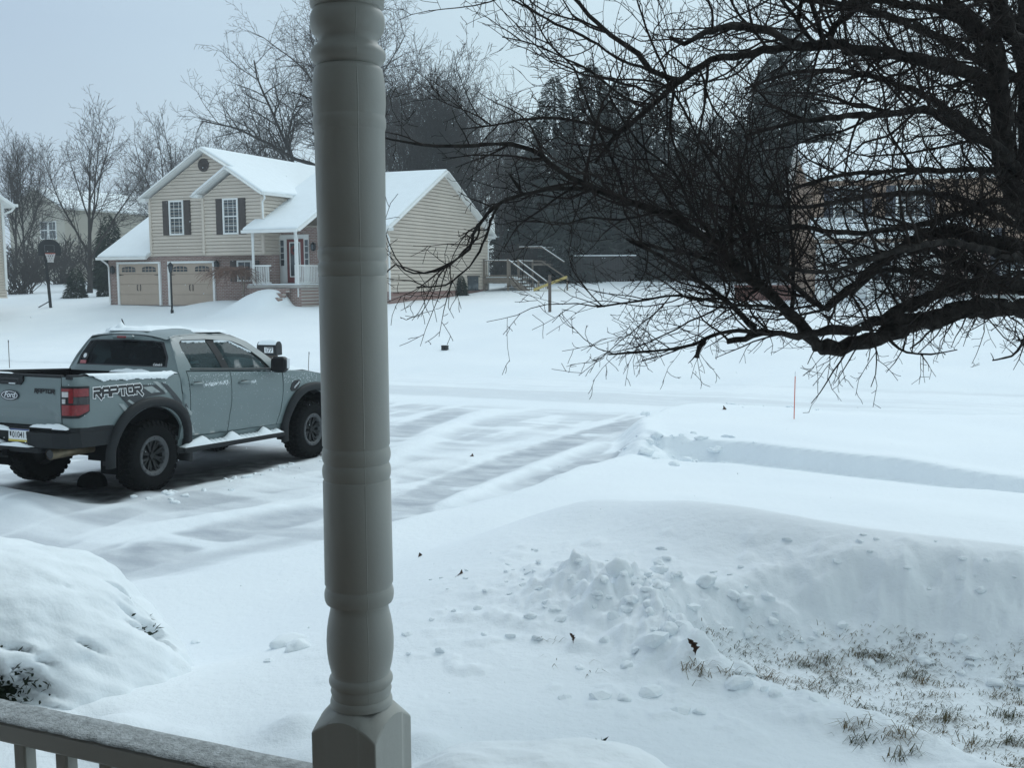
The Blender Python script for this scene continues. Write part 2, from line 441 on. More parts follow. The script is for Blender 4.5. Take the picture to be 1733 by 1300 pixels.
def terrain(U, S, full=False):
    U = np.asarray(U, float); S = np.asarray(S, float)
    z = np.interp(S, _S, _B)
    near = 1 - ss(9, 20, S)
    z = z + .10 * fbm(U * .28, S * .28, 2, 3) * (.35 + .65 * ss(2, 5, S)) * (1 - .5 * ss(20, 28, S))
    z = z + .035 * fbm(U * .9, S * .9, 2, 5) * near
    # far yard undulation, drift before the garage, drifted walk
    z = z + .15 * fbm(U * .09, S * .09, 2, 9) * ss(30, 40, S)
    z = z + .42 * np.exp(-((U + 31.2) / 2.6) ** 2 - ((S - 39.6) / 1.5) ** 2) + .25 * np.exp(-((U + 27.5) / 3.5) ** 2 - ((S - 38.2) / 1.6) ** 2)
    z = z + .72 * np.exp(-((U + 28.15 - .25 * (S - 39.4)) / (.75 + .22 * np.clip(39.4 - S, 0, 4))) ** 4) * ss(36.4, 39.3, S) * (1 - ss(39.45, 39.7, S))
    # dune crest between the yard and the porch bed
    Sc = np.interp(U, [-3.6, -2.3, -1.5, -.5, .5, 4], [7.9, 7.8, 7.4, 7.06, 6.95, 6.7])
    t = (S - Sc)
    cw = ss(-4.2, -2.4, U)
    z = z + cw * (.24 * np.where(t < 0, np.exp(-(t / .58) ** 2), np.exp(-(t / .60) ** 2)) - .05 * np.exp(-((t - 1.1) / .7) ** 2))
    # the yard falls away to the drive
    fall = ss(-2.5, -4.7, U) * ss(3.4, 5.0, S) * (1 - ss(11.5, 13.5, S)) * ss(-20, -14, U)
    z = z + (.13 + .03 * fbm(U * .8, S * .8, 2, 6) - z) * .93 * fall
    # the swept drive
    Ue = drive_edge(S) + .10 * fbm(S * .9, S * 0 + 3.3, 3, 11) * (1 + .6 * ss(8, 7, S)) + .07 * fbm(S * 3.1, S * 0 + 1, 2, 12)
    wd = ss(0.02, -.50, U - Ue - .05) * ss(-14.2, -13.2, U) * ss(-3, -1, S)
    wd = wd * (1 - ss(22, 23, S))
    zd = drive_z(S) + .018 * fbm(U * .9, S * .35, 3, 21) + .03 * np.clip(fbm(U * .55 + 4, S * .18, 2, 23), 0, 1)
    z = z * (1 - wd) + zd * wd
    lip = np.exp(-((U - Ue - .12) / .16) ** 2) * ss(5, 7, S) * (1 - ss(20, 21, S))
    z = z + .02 * lip
    # drive tracks: lighter ridges of pressed snow between the wheel lines
    ice = np.zeros_like(z); bare = np.zeros_like(z)
    def track(pu, ps, wdt, amp=1.0, s0=0, s1=40):
        c = np.interp(S, ps, pu)
        return amp * np.exp(-((U - c) / wdt) ** 6) * ss(s0, s0 + 1.0, S) * (1 - ss(s1 - 1.0, s1, S))
    st = fbm(U * .30, S * 1.5, 4, 31); sw_ = fbm(U * 1.6, S * .32, 3, 33)
    U0 = U
    U = U + .07 * fbm(S * 3.3, U * 1.2, 3, 36)
    A = track([-5.25, -5.27, -5.48, -5.69, -5.72, -5.67, -5.41, -5.0], [7.9, 9.04, 10.2, 12.2, 14.4, 17.1, 19.05, 20.6], .36, .95, 8.4, 21)
    B = track([-4.82, -4.7, -4.6, -4.45], [11.2, 12.7, 14.2, 15.2], .30, .9, 11.2, 15.6)
    Ct = track([-8.3, -8.51, -8.94, -9.24, -9.3], [13, 14.85, 16.7, 18.9, 20], .42, .8, 13, 20)
    D = track([-6.6, -6.54, -6.4, -6.1], [6, 7.5, 8.4, 10], .42, .85, 5, 10.4)
    D2 = track([-7.9, -7.6, -7.2, -7.0], [8.4, 9.6, 11, 12.6], .38, .75, 8.0, 13)
    U = U0
    E_ = .55 * ss(.05, .45, st + .1) * ss(-8.4, -7.9, U) * ss(-5.9, -6.4, U) * ss(13.6, 15, S) * (1 - ss(20, 21, S))
    G = .42 * ss(-8.6, -8.0, U) * ss(-5.2, -5.8, U) * ss(5.8, 6.6, S) * (1 - ss(13, 15, S)) * ss(-.35, .35, st)
    ed = .62 * np.exp(-((U - Ue + .62) / .30) ** 2) * ss(5.8, 6.4, S) * (1 - ss(9.6, 10.6, S))
    fine = fbm(U * .55, S * 2.6, 4, 32)
    base_ = (.34 + .30 * ss(-.35, .35, st) + .16 * fine) * ss(-13, -12, U) * ss(5.6, 6.4, S) * (1 - ss(19.8, 21.3, S)) * ss(.0, -.5, U - Ue)
    base_ = base_ * (1 - .75 * ss(.05, .4, sw_ + .35 * fbm(U * .5, S * .2, 2, 34)))
    r = np.maximum.reduce([base_, A * ss(-.75, -.1, st + .5 * sw_), B, Ct * ss(-.7, .0, st), D * ss(-.8, -.1, st), D2 * ss(-.6, .1, st), E_, G, ed])
    def ridge_(pu, ps, wdt, s0, s1): return np.exp(-((U - np.interp(S, ps, pu)) / wdt) ** 2) * ss(s0, s0 + 1, S) * (1 - ss(s1 - 1, s1, S))
    pl = np.maximum.reduce([ridge_([-5.1, -5.18, -5.2, -5.1], [10, 12.4, 14.8, 16], .15, 9.6, 16.4), ridge_([-7.3, -7.45, -8.2, -8.63], [12, 13.5, 16.2, 19], .26, 11.6, 20.4),
                            ridge_([-7.4, -6.97, -6.4, -6.2], [7.4, 8.46, 9.67, 10.4], .20, 7.0, 10.8), .6 * ridge_([-6.9, -6.5, -6.3], [10, 13, 16], .3, 9.5, 17)])
    r = r * (1 - .8 * np.clip(pl * (1 + .5 * fbm(U * 2, S * .8, 3, 37)), 0, 1))
    z = z + .05 * pl * (1 + .35 * fbm(U * 3.1, S * 3.1, 3, 39)) * wd
    ice = np.maximum(ice, r * np.clip(wd * 1.3, 0, 1))
    tr2 = track([-4.7, -4.0, -3.2, -2.2], [19.2, 20.1, 20.6, 20.9], .55, .8, 18.6, 21.8) * (U > -5.2) * (1 - ss(-2.6, -1.9, U))
    ice = np.maximum(ice, .8 * np.exp(-((S - np.interp(U, [-5.2, -4, -2.2], [19.3, 20.4, 21.0])) / .28) ** 2) * ss(-5.4, -4.8, U) * (1 - ss(-3.2, -2.2, U)))
    z = z - .022 * ice
    # snow plumes pressed between tracks
    # street
    so = S - 24.1
    sw = ss(3.0, 2.3, np.abs(so))
    ice = np.maximum(ice, sw * (.17 + .27 * ss(-.2, .4, fbm(U * .05, S * .8, 4, 41))))
    z = z + sw * .012 * fbm(U * .05, S * 2.2, 3, 43)
    # swept walk parallel to the street
    Sw = 14.75 - .30 * np.maximum(U + 2.7, 0) * (1 - ss(1.5, 4, U)) + .06 * fbm(U * 1.3, U * 0, 3, 51) - .25 * ss(2, 6, U)
    a = ss(-4.15, -3.3, U + .3 * fbm(S * 2.0, U * 1.5, 2, 52))
    d = Sw - S                                   # >0 on the near side of the far wall
    inside = ss(.02, .16, d) * (1 - ss(.85, 1.25, d))
    floor = np.minimum(z, np.interp(U, [-5, -3, 3], [-.10, -.07, -.05]))
    z = z * (1 - inside * a) + floor * inside * a
    z = z + a * .035 * np.exp(-((d + .12) / .22) ** 2) * (d < .1)
    # broken blocks of crust where the walk meets the drive
    blk = np.exp(-((U + 3.75) / .5) ** 2 - ((S - 14.6) / .75) ** 2)
    z = z + blk * .16 * np.clip(perlin(U * 3.1, S * 3.1, 61) * 2.2, -.3, .5)
    # cleared patch of lawn before the porch
    Sb = np.interp(U, [-1.5, -1.2, -.9, -.4, .1, .6, 1.5, 4], [5.45, 5.8, 6.12, 6.36, 6.38, 6.3, 6.2, 6.1]) + .10 * fbm(U * 1.5, U * 0 + 2, 2, 71)
    Sn = np.interp(U, [-1.5, -1.0, -.2, .4, 4], [5.35, 5.0, 4.62, 4.2, 3.6]) + .06 * fbm(U * 3.1, U * 0 + 7, 3, 73)
    rough = fbm(U * 2.6, S * 2.6, 4, 75)
    wf = ss(.38, -.42, S - Sb + .05 * rough)
    wn = ss(-.02, .2, S - Sn + .05 * rough)
    wl = ss(-1.5, -1.25, U + .05 * rough)
    pk = wf * wn * wl
    zp = .33 + .02 * fbm(U * 2.2, S * 2.2, 3, 77)
    z = z * (1 - pk) + zp * pk
    z = z + .035 * 4 * pk * (1 - pk) * fbm(U * 6, S * 6, 3, 79)
    bank = np.exp(-((S - Sb - .12) / .30) ** 2) * ss(-1.5, -1.2, U)
    crumb = np.clip(1 - 2.2 * np.abs(fbm(U * 6.5, S * 6.5, 3, 87)), -.4, 1)
    pile = np.exp(-((U + 1.75) / .52) ** 2 - ((S - 5.62) / .36) ** 2) + .8 * np.exp(-((U + 1.25) / .28) ** 2 - ((S - 5.1) / .3) ** 2)
    ridge = np.exp(-((S - Sn + .1) / .2) ** 2) * ss(-1.2, -1.0, U)
    lump = np.clip(np.abs(fbm(U * 3.2, S * 3.2, 4, 81)) * 2 - .35, -.3, 1.2)
    z = z + .025 * bank + .05 * bank * rough * 1.1 + .17 * pile + .11 * pile * lump + .05 * pile * fbm(U * 9, S * 9, 3, 83) + .028 * crumb * np.clip(pile + .55 * bank + .4 * ridge + .9 * pk * (1 - pk), 0, 1)
    z = z + .012 * fbm(U * 5, S * 5, 3, 88) * ss(4.3, 5.2, S) * (1 - ss(6.4, 7.2, S)) * ss(-3.2, -2.2, U) + .05 * ridge + .04 * ridge * rough
    # shaded snow fans, footprints and thrown clods near the porch
    z = z + .03 * np.clip(lump - .2, 0, 1) * ss(3.6, 4.6, S) * (1 - ss(6.6, 7.2, S)) * ss(-3.4, -2.4, U) * (1 - pk)
    for fu, fs, fr, fd in ((-3.05, 2.95, .12, -.06), (-2.95, 2.7, .10, -.06), (-2.75, 2.85, .09, .05), (-2.6, 2.95, .12, -.04), (-2.2, 3.3, .16, .07),
                           (-2.05, 3.38, .10, -.07), (-2.5, 3.55, .12, .06), (-2.9, 3.3, .13, .05), (-3.2, 3.25, .16, .08), (-3.45, 3.35, .1, -.05),
                           (-1.9, 3.6, .12, .06), (-2.35, 3.75, .35, .06), (-1.7, 3.2, .2, .04)):
        z = z + fd * np.exp(-((U - fu) ** 2 + (S - fs) ** 2) / fr ** 2)
    # bare asphalt sheltered under the truck, drift against its wheels
    du, ds = U - TRK_U, S - TRK_S
    wob = .22 * fbm(U * 1.4, S * 1.4, 3, 91)
    bx = ss(.15, -.15, np.abs(du - .05) - 1.05 - wob) * ss(.2, -.2, np.abs(ds - 1.55) - 2.35 - wob)
    bx = bx * (1 - .9 * np.exp(-((du + .2) / .5) ** 2 - ((ds - 3.4) / 1.6) ** 2))
    bare = np.maximum(bare, bx)
    z = z + .05 * np.exp(-((du - 1.45) / .28) ** 2) * ss(-2.5, -.5, ds) * (1 - ss(3.8, 4.8, ds)) * (1 - bx) * (.6 + fbm(U, S * .8, 2, 93))
    z = z + .19 * np.exp(-((ds + 1.35 + .22 * du) / .5) ** 2) * ss(-2.6, -1.6, du) * (1 - ss(.5, 1.6, du)) * (1 - bx)
    z = z + .13 * np.exp(-((du - 1.35) / .3) ** 2 - ((ds - 3.9) / .45) ** 2) * (1 - bx)
    z = z + .06 * np.exp(-((du - 1.0) / .25) ** 2 - ((ds + .25) / .3) ** 2)
    if full: return z, ice, bare, wd, sw, a * ss(-.02, .05, d) * (1 - ss(.9, 1.1, d))
    return z

def gz(u, s): return float(terrain(np.array([u]), np.array([s]))[0])
def gzw(x, y):
    u, s = W2US((x, y)); return gz(u, s)

def ground_hit(px, py, y0=2.0, y1=140):
    r = ray(px, py)
    Y = np.exp(np.linspace(math.log(y0), math.log(y1), 1500))
    X = r.x / r.y * Y; Z = CZ + r.z / r.y * Y
    t = terrain(X * CP - Y * SP, X * SP + Y * CP)
    below = np.where(Z < t)[0]
    k = below[0] if len(below) else len(Y) - 1
    return Vector((X[k], Y[k], t[k]))

def build_ground():
    az = np.radians(np.concatenate([np.arange(-180, -40, 4.0), np.arange(-40, -31, .5), np.arange(-31, 31, .085), np.arange(31, 40, .5), np.arange(40, 180, 4.0)]))
    rr = np.concatenate([[0.3, .8, 1.3], np.exp(np.linspace(math.log(1.9), math.log(70), 760)), np.exp(np.linspace(math.log(72), math.log(2500), 40))])
    A, R = np.meshgrid(az, rr)
    X = (R * np.sin(A)).ravel(); Y = (R * np.cos(A)).ravel()
    U = X * CP - Y * SP; S = X * SP + Y * CP
    Z, ice, bare, wd, sw, wk = terrain(U, S, True)
    Z = np.where(R.ravel() > 400, 4.0, Z)
    na, nr = len(az), len(rr)
    idx = np.arange(na * nr).reshape(nr, na)
    a = idx[:-1, :]; b = idx[1:, :]
    F = np.stack([a, np.roll(a, -1, 1), np.roll(b, -1, 1), b], -1).reshape(-1, 4)
    P = np.stack([X, Y, Z], 1)
    # smooth normals of the whole sheet, so that the pieces meet without a seam
    e1 = P[F[:, 2]] - P[F[:, 0]]; e2 = P[F[:, 3]] - P[F[:, 1]]
    fn = np.cross(e1, e2)
    if fn[:, 2].mean() < 0:
        F = F[:, ::-1]; fn = -fn
    N = np.zeros_like(P)
    for k in range(4): np.add.at(N, F[:, k], fn)
    N /= np.linalg.norm(N, axis=1)[:, None] + 1e-12
    fu, fs = U[F].mean(1), S[F].mean(1)
    cls = np.zeros(len(F), int)
    cls[wk[F].mean(1) > .5] = 3
    cls[(sw[F].mean(1) > .5)] = 2
    cls[(wd[F].mean(1) > .5) & (fs < 21.5)] = 1
    for c, name in ((0, 'ground'), (1, 'driveway'), (2, 'street'), (3, 'sidewalk')):
        ff = F[cls == c]
        if not len(ff): continue
        vi, inv = np.unique(ff, return_inverse=True)
        inv = inv.reshape(-1, 4)
        me = bpy.data.meshes.new(name)
        me.vertices.add(len(vi)); me.vertices.foreach_set('co', P[vi].ravel())
        me.loops.add(inv.size); me.loops.foreach_set('vertex_index', inv.ravel().astype(np.int32))
        me.polygons.add(len(inv)); me.polygons.foreach_set('loop_start', np.arange(0, inv.size, 4, dtype=np.int32))
        me.update(calc_edges=True); me.validate()
        for nm, arr in (('ice', ice), ('bare', bare)):
            at_ = me.attributes.new(nm, 'FLOAT', 'POINT'); at_.data.foreach_set('value', arr[vi].astype(np.float32))
        me.polygons.foreach_set('use_smooth', [True] * len(inv))
        me.normals_split_custom_set_from_vertices(N[vi].tolist())
        me.materials.append(M['ground'])
        o = bpy.data.objects.new(name, me); col.objects.link(o)
        o['kind'] = 'structure'
build_ground()
# ------------------------------------------------------------------ own porch: turned post, railing, the house behind the camera
def build_porch():
    px, py = -0.2876, 1.886
    zy = lambda y: at(590 + y * .018, y, py).z
    sc = .5 / 918.0
    prof = []
    def pt(y, wd): prof.append((wd * sc, zy(y)))
    def bead(y0, y1, w0, w1):
        for k in range(9):
            t = k / 8; a = math.sin(t * math.pi) ** .7
            pt(y0 + (y1 - y0) * t, w0 + (w1 - w0) * a)
    pt(-6, 122); pt(12, 118); pt(15, 112)
    bead(16, 60, 108, 121); pt(66, 97); pt(72, 97)
    bead(76, 112, 100, 122); pt(117, 110)
    for y, wd in ((122, 112), (135, 116), (152, 119), (175, 119.5), (192, 117), (196, 116)): pt(y, wd)
    bead(197, 220, 116, 119.5); pt(222, 115); pt(300, 114); pt(417, 112); pt(419, 109)
    bead(420, 441, 110, 114.5); pt(442.5, 109); bead(444, 466, 110, 114.5); pt(467, 109); pt(469, 112.5)
    pt(600, 113.5); pt(752, 113.5); pt(755, 110)
    bead(756, 781, 110.5, 116); pt(782.5, 109); bead(784, 809, 110.5, 116); pt(810, 110); pt(813, 114.5)
    pt(900, 115.5); pt(985, 116.5); pt(988, 113); pt(991, 112)
    bead(992, 1017, 113, 118.5); pt(1019, 99); pt(1023, 97.5)
    for y, wd in ((1032, 101), (1045, 107), (1062, 112.5), (1082, 115), (1100, 114), (1118, 109), (1132, 102), (1138, 99)): pt(y, wd)
    bead(1139, 1158, 100, 110); pt(1165, 105); pt(1176, 99); pt(1178, 104); pt(1183, 107); pt(1190, 107)
    root = thing('porch_post', 'turned cream vinyl porch post on a square plinth, rising through the whole view', 'post', (px, py, .8), -PHI)
    m = MB(); m.smooth = True
    m.lathe([(r, z - .8) for r, z in prof], 48)
    # mould seam down the shaft
    o = m.build('shaft', M['vinyl'], root); sharp(o, 50)
    sm_ = MB(); a0 = math.radians(-90 + 22.7 + 22)
    vs = []
    for r, z in prof:
        if not zy(1180) < z < zy(20): continue
        for da, dr in ((-.030, -.0003), (0, .00035), (.030, -.0003)): vs.append(((r + dr) * math.cos(a0 + da), (r + dr) * math.sin(a0 + da), z - .8))
    nn_ = len(vs) // 3
    sm_.add(vs, [(i * 3 + j, i * 3 + j + 1, i * 3 + j + 4, i * 3 + j + 3) for i in range(nn_ - 1) for j in range(2)])
    sm_.build('mould_seam', M['vinyl'], root)
    def block(z0, z1, up, name):
        b = MB(); h = .0685
        n = 17
        ring = []
        for k in range(n * 4):
            side, t = divmod(k, n); t = t / n * 2 - 1
            q = [(t, -1), (1, t), (-t, 1), (-1, -t)][side]
            ring.append((q[0] * h, q[1] * h))
        vs = []
        def zz(x, y):
            r = math.hypot(x, y)
            return -max(0, r - .052) * 1.05
        for s in (1, .93, .75, .4):
            for (x, y) in ring: vs.append((x * s, y * s, (z1 + zz(x * s, y * s)) if up else (z0 - zz(x * s, y * s))))
        for (x, y) in ring: vs.append((x, y, z0 if up else z1))
        N_ = len(ring); fs = []
        for i in range(3):
            for k in range(N_): fs.append((i * N_ + k, i * N_ + (k + 1) % N_, (i + 1) * N_ + (k + 1) % N_, (i + 1) * N_ + k))
        for k in range(N_): fs.append((k, (k + 1) % N_, 4 * N_ + (k + 1) % N_, 4 * N_ + k))
        b.add(vs, fs)
        o = b.build(name, M['vinyl'], root); sharp(o, 40)
        bv = o.modifiers.new('bevel', 'BEVEL'); bv.width = .0025; bv.segments = 2; bv.limit_method = 'ANGLE'; bv.angle_limit = math.radians(50)
    block(0.0, zy(1186) - .8, True, 'plinth')
    block(zy(8) - .8, 2.62, False, 'capital')

    # railing, from the post away along the porch front
    rl = thing('porch_railing', 'frosted cream vinyl porch railing left of the turned post', 'railing', tuple(US2W(-1.06, 1.60, .8)), -PHI)
    L = 3.2
    b = MB(); b.box((-L / 2, 0, .775), (L, .085, .05), bev=.008); b.build('top_rail', M['vinyl'], rl)
    f = MB(); n = 160
    rng = random.Random(3)
    vs = []
    for i in range(n + 1):
        x = -L * i / n
        for j, yy in enumerate((-.0435, -.041, -.02, 0, .02, .041, .0435)):
            h = (.7995 if j in (0, 6) else .803 + .0012 * rng.random())
            vs.append((x, yy + (.0015 * rng.uniform(-1, 1) if j in (0, 6) else 0), h))
    f.smooth = True
    f.add(vs, [(i * 7 + j, i * 7 + j + 1, (i + 1) * 7 + j + 1, (i + 1) * 7 + j) for i in range(n) for j in range(6)])
    f.build('frost', M['frost'], rl)
    b = MB(); b.box((-L / 2, 0, .1), (L, .06, .05), bev=.006); b.build('bottom_rail', M['vinyl'], rl)
    r = ray(54, 1275); t = (1.575 - CZ) / r.z
    u0, _ = W2US(r * t)
    u0 += 1.06
    k = int((L + u0) / .121)
    x = u0 + .121 * int(-u0 / .121)
    while x > -L + .05:
        b = MB(); b.box((0, 0, 0), (.034, .034, .625), bev=.004); o = b.build('baluster', M['vinyl'], rl, loc=(x, 0, .4375))
        x -= .121
    # own house, widened and darkened to shade near snow: front wall, porch floor, ceiling and beam (behind and above the camera)
    h = thing('porch_house', 'unseen house, enlarged and darkened to shade the yard, whose covered front porch the view is taken from', 'house', tuple(US2W(0, -.75, 0)), -PHI)
    b = MB(); b.box((1, -4, 3.0), (22, 8, 6.4)); b.build('wall', M['own_wall'], h)
    b = MB(); b.box((.4, 1.21, .72), (6.6, 2.4, .16)); b.build('porch_floor', M['wood'], h)
    b = MB(); b.box((.4, 1.3, 3.62), (6.8, 2.6, .04)); b.build('porch_ceiling', M['trim'], h)
    b = MB(); b.box((.4, 2.36, 3.5), (6.6, .16, .16)); b.build('beam', M['trim'], h)
    b = MB()
    b.prism([(-.0, 0), (2.9, 0), (2.9, .1), (0, 1.2)], lambda p: (-3.2, p[0], 3.66 + p[1]), lambda p: (4.0, p[0], 3.66 + p[1])); b.build('porch_roof', M['snow'], h)
    b = MB(); b.prism([(-8.6, 6.2), (.5, 6.2), (-4, 9.4)], lambda p: (-10.5, p[0], p[1]), lambda p: (12.5, p[0], p[1])); b.build('roof', M['snow'], h)
build_porch()
# ------------------------------------------------------------------ houses
def siding(mb, p0, d, nrm, zl, zr, z0, z1, course=.165):
    """lapped boards on a vertical wall; zl/zr give the left and right ends at a height"""
    d = Vector((*d, 0)); nrm = Vector((*nrm, 0)); p0 = Vector((*p0, 0))
    n = max(1, int(round((z1 - z0) / course))); h = (z1 - z0) / n
    for k in range(n):
        a, b = z0 + k * h, z0 + (k + 1) * h
        la, ra, lb, rb = zl(a), zr(a), zl(b), zr(b)
        if ra - la < .01: continue
        lb, rb = min(lb, rb), max(lb, rb)
        o1, o2, o3 = nrm * .045, nrm * .004, nrm * -.045
        gv = min(.026, h * .3); bt = b - gv; f_ = (bt - a) / h
        lt, rt_ = la + (lb - la) * f_, ra + (rb - ra) * f_
        P = lambda t, z, o: p0 + d * t + o + Vector((0, 0, z))
        mb.quad(P(la, a, o1), P(ra, a, o1), P(rt_, bt, o2), P(lt, bt, o2))
        mb.quad(P(la, a, o3), P(ra, a, o3), P(ra, a, o1), P(la, a, o1))
        mb.quad(P(lt, bt, o2), P(rt_, bt, o2), P(rt_, bt, o3), P(lt, bt, o3))
        mb.quad(P(lt, bt, o3), P(rt_, bt, o3), P(rb, b, o3), P(lb, b, o3))
        mb.quad(P(la, a, o1), P(lt, bt, o2), P(lb, b, o3), P(la, a, o3))
        mb.quad(P(ra, a, o1), P(rt_, bt, o2), P(rb, b, o3), P(ra, a, o3))

def slab(mb, a, b, c, d, t0, t1):
    """plate between offsets t0 and t1 above the quad a b c d"""
    a, b, c, d = map(Vector, (a, b, c, d))
    n = (b - a).cross(d - a).normalized()
    if n.z < 0: n = -n
    lo = [p + n * t0 for p in (a, b, c, d)]; hi = [p + n * t1 for p in (a, b, c, d)]
    mb.add(lo + hi, [(0, 1, 2, 3), (4, 5, 6, 7), (0, 1, 5, 4), (1, 2, 6, 5), (2, 3, 7, 6), (3, 0, 4, 7)])

def roof(parent, quads, soft=.07, name='roof', mt=None):
    r = MB(); s = MB()
    for q in quads:
        slab(r, *q, -.13, 0.0)
        c = sum((Vector(p) for p in q), Vector()) / 4
        qi = [c + (Vector(p) - c) * (1 - .10 / max(.3, (Vector(p) - c).length)) for p in q]
        a, b, cc, d = map(Vector, q); n = (b - a).cross(d - a).normalized()
        if n.z < 0: n = -n
        base = [Vector(p) + n * .003 for p in q]; top = [p + n * soft for p in qi]
        mid = [c + (Vector(p) - c) * (1 - .02 / max(.3, (Vector(p) - c).length)) + n * soft * .6 for p in q]
        s.add(base + mid + top, [(0, 1, 5, 4), (1, 2, 6, 5), (2, 3, 7, 6), (3, 0, 4, 7), (4, 5, 9, 8), (5, 6, 10, 9), (6, 7, 11, 10), (7, 4, 8, 11), (8, 9, 10, 11)])
    ro = r.build(name, mt or M['trim'], parent)
    s.smooth = False
    s.build('roof_snow', M['snow'], ro)
    return ro

def window(parent, c, d, nrm, wd, ht, rows=4, cols=3, shutters=None, frame=None, mid=True):
    """window centred on c (sill-centre height), facing nrm, running along d"""
    d3, n3, c = Vector((*d, 0)), Vector((*nrm, 0)), Vector(c)
    R = Matrix((d3, n3, Vector((0, 0, 1)))).transposed()
    def bx(mb, x, y, z, sx, sy, sz): mb.box(c + R @ Vector((x, y, z)), (sx, sy, sz), R)
    m = MB(); bx(m, 0, .030, 0, wd - .06, .02, ht - .06); wo = m.build('window', M['gl'], parent)
    f = MB()
    for s in (-1, 1): bx(f, s * (wd / 2 - .04), .055, 0, .08, .07, ht)
    bx(f, 0, .055, ht / 2 - .04, wd - .16, .07, .08); bx(f, 0, .06, -ht / 2 + .04, wd - .16, .08, .08)
    if mid: bx(f, 0, .052, 0, wd - .16, .05, .06)
    f.build('frame', frame or M['trim'], wo)
    g = MB()
    for k in range(1, cols): bx(g, -wd / 2 + wd * k / cols, .043, 0, .018, .012, ht - .16)
    for k in range(1, rows):
        if mid and abs(k * 2 - rows) < .1: continue
        bx(g, 0, .044, -ht / 2 + ht * k / rows, wd - .16, .012, .018)
    if cols > 1 or rows > 1: g.build('muntins', frame or M['trim'], wo)
    if shutters:
        for s in (-1, 1):
            q = MB(); sw = .40
            x = s * (wd / 2 + sw / 2 + .012)
            bx(q, x, .038, 0, sw, .03, ht)
            for zz in (-.27, .27): bx(q, x, .058, zz * ht, sw * .7, .012, ht * .4)
            q.build('shutter', shutters, parent)
    return wo

def downspout(parent, pts, r=.045):
    m = MB(); m.tube(pts, r, 6); return m.build('downspout', M['trim'], parent)

HO = Vector((-20.477, 53.0, 1.276))

def lantern(name, label, loc, group=None, s=1.0):
    t = thing(name, label, 'lantern', loc, -PHI, group)
    m = MB(); m.box((0, 0, .0), (.14 * s, .14 * s, .24 * s)); m.build('glass', M['gl'], t)
    f = MB()
    for sx in (-1, 1):
        for sy in (-1, 1): f.box((sx * .075 * s, sy * .075 * s, 0), (.02, .02, .25 * s))
    f.lathe([(.001, .26 * s), (.05 * s, .2 * s), (.13 * s, .125 * s), (.11 * s, .115 * s), (.001, .115 * s)], 8)
    f.lathe([(.001, -.12 * s), (.10 * s, -.125 * s), (.05 * s, -.17 * s), (.001, -.2 * s)], 8)
    f.box((0, .11 * s, .0), (.03, .12 * s, .05)); f.build('housing', M['black'], t)
    return t

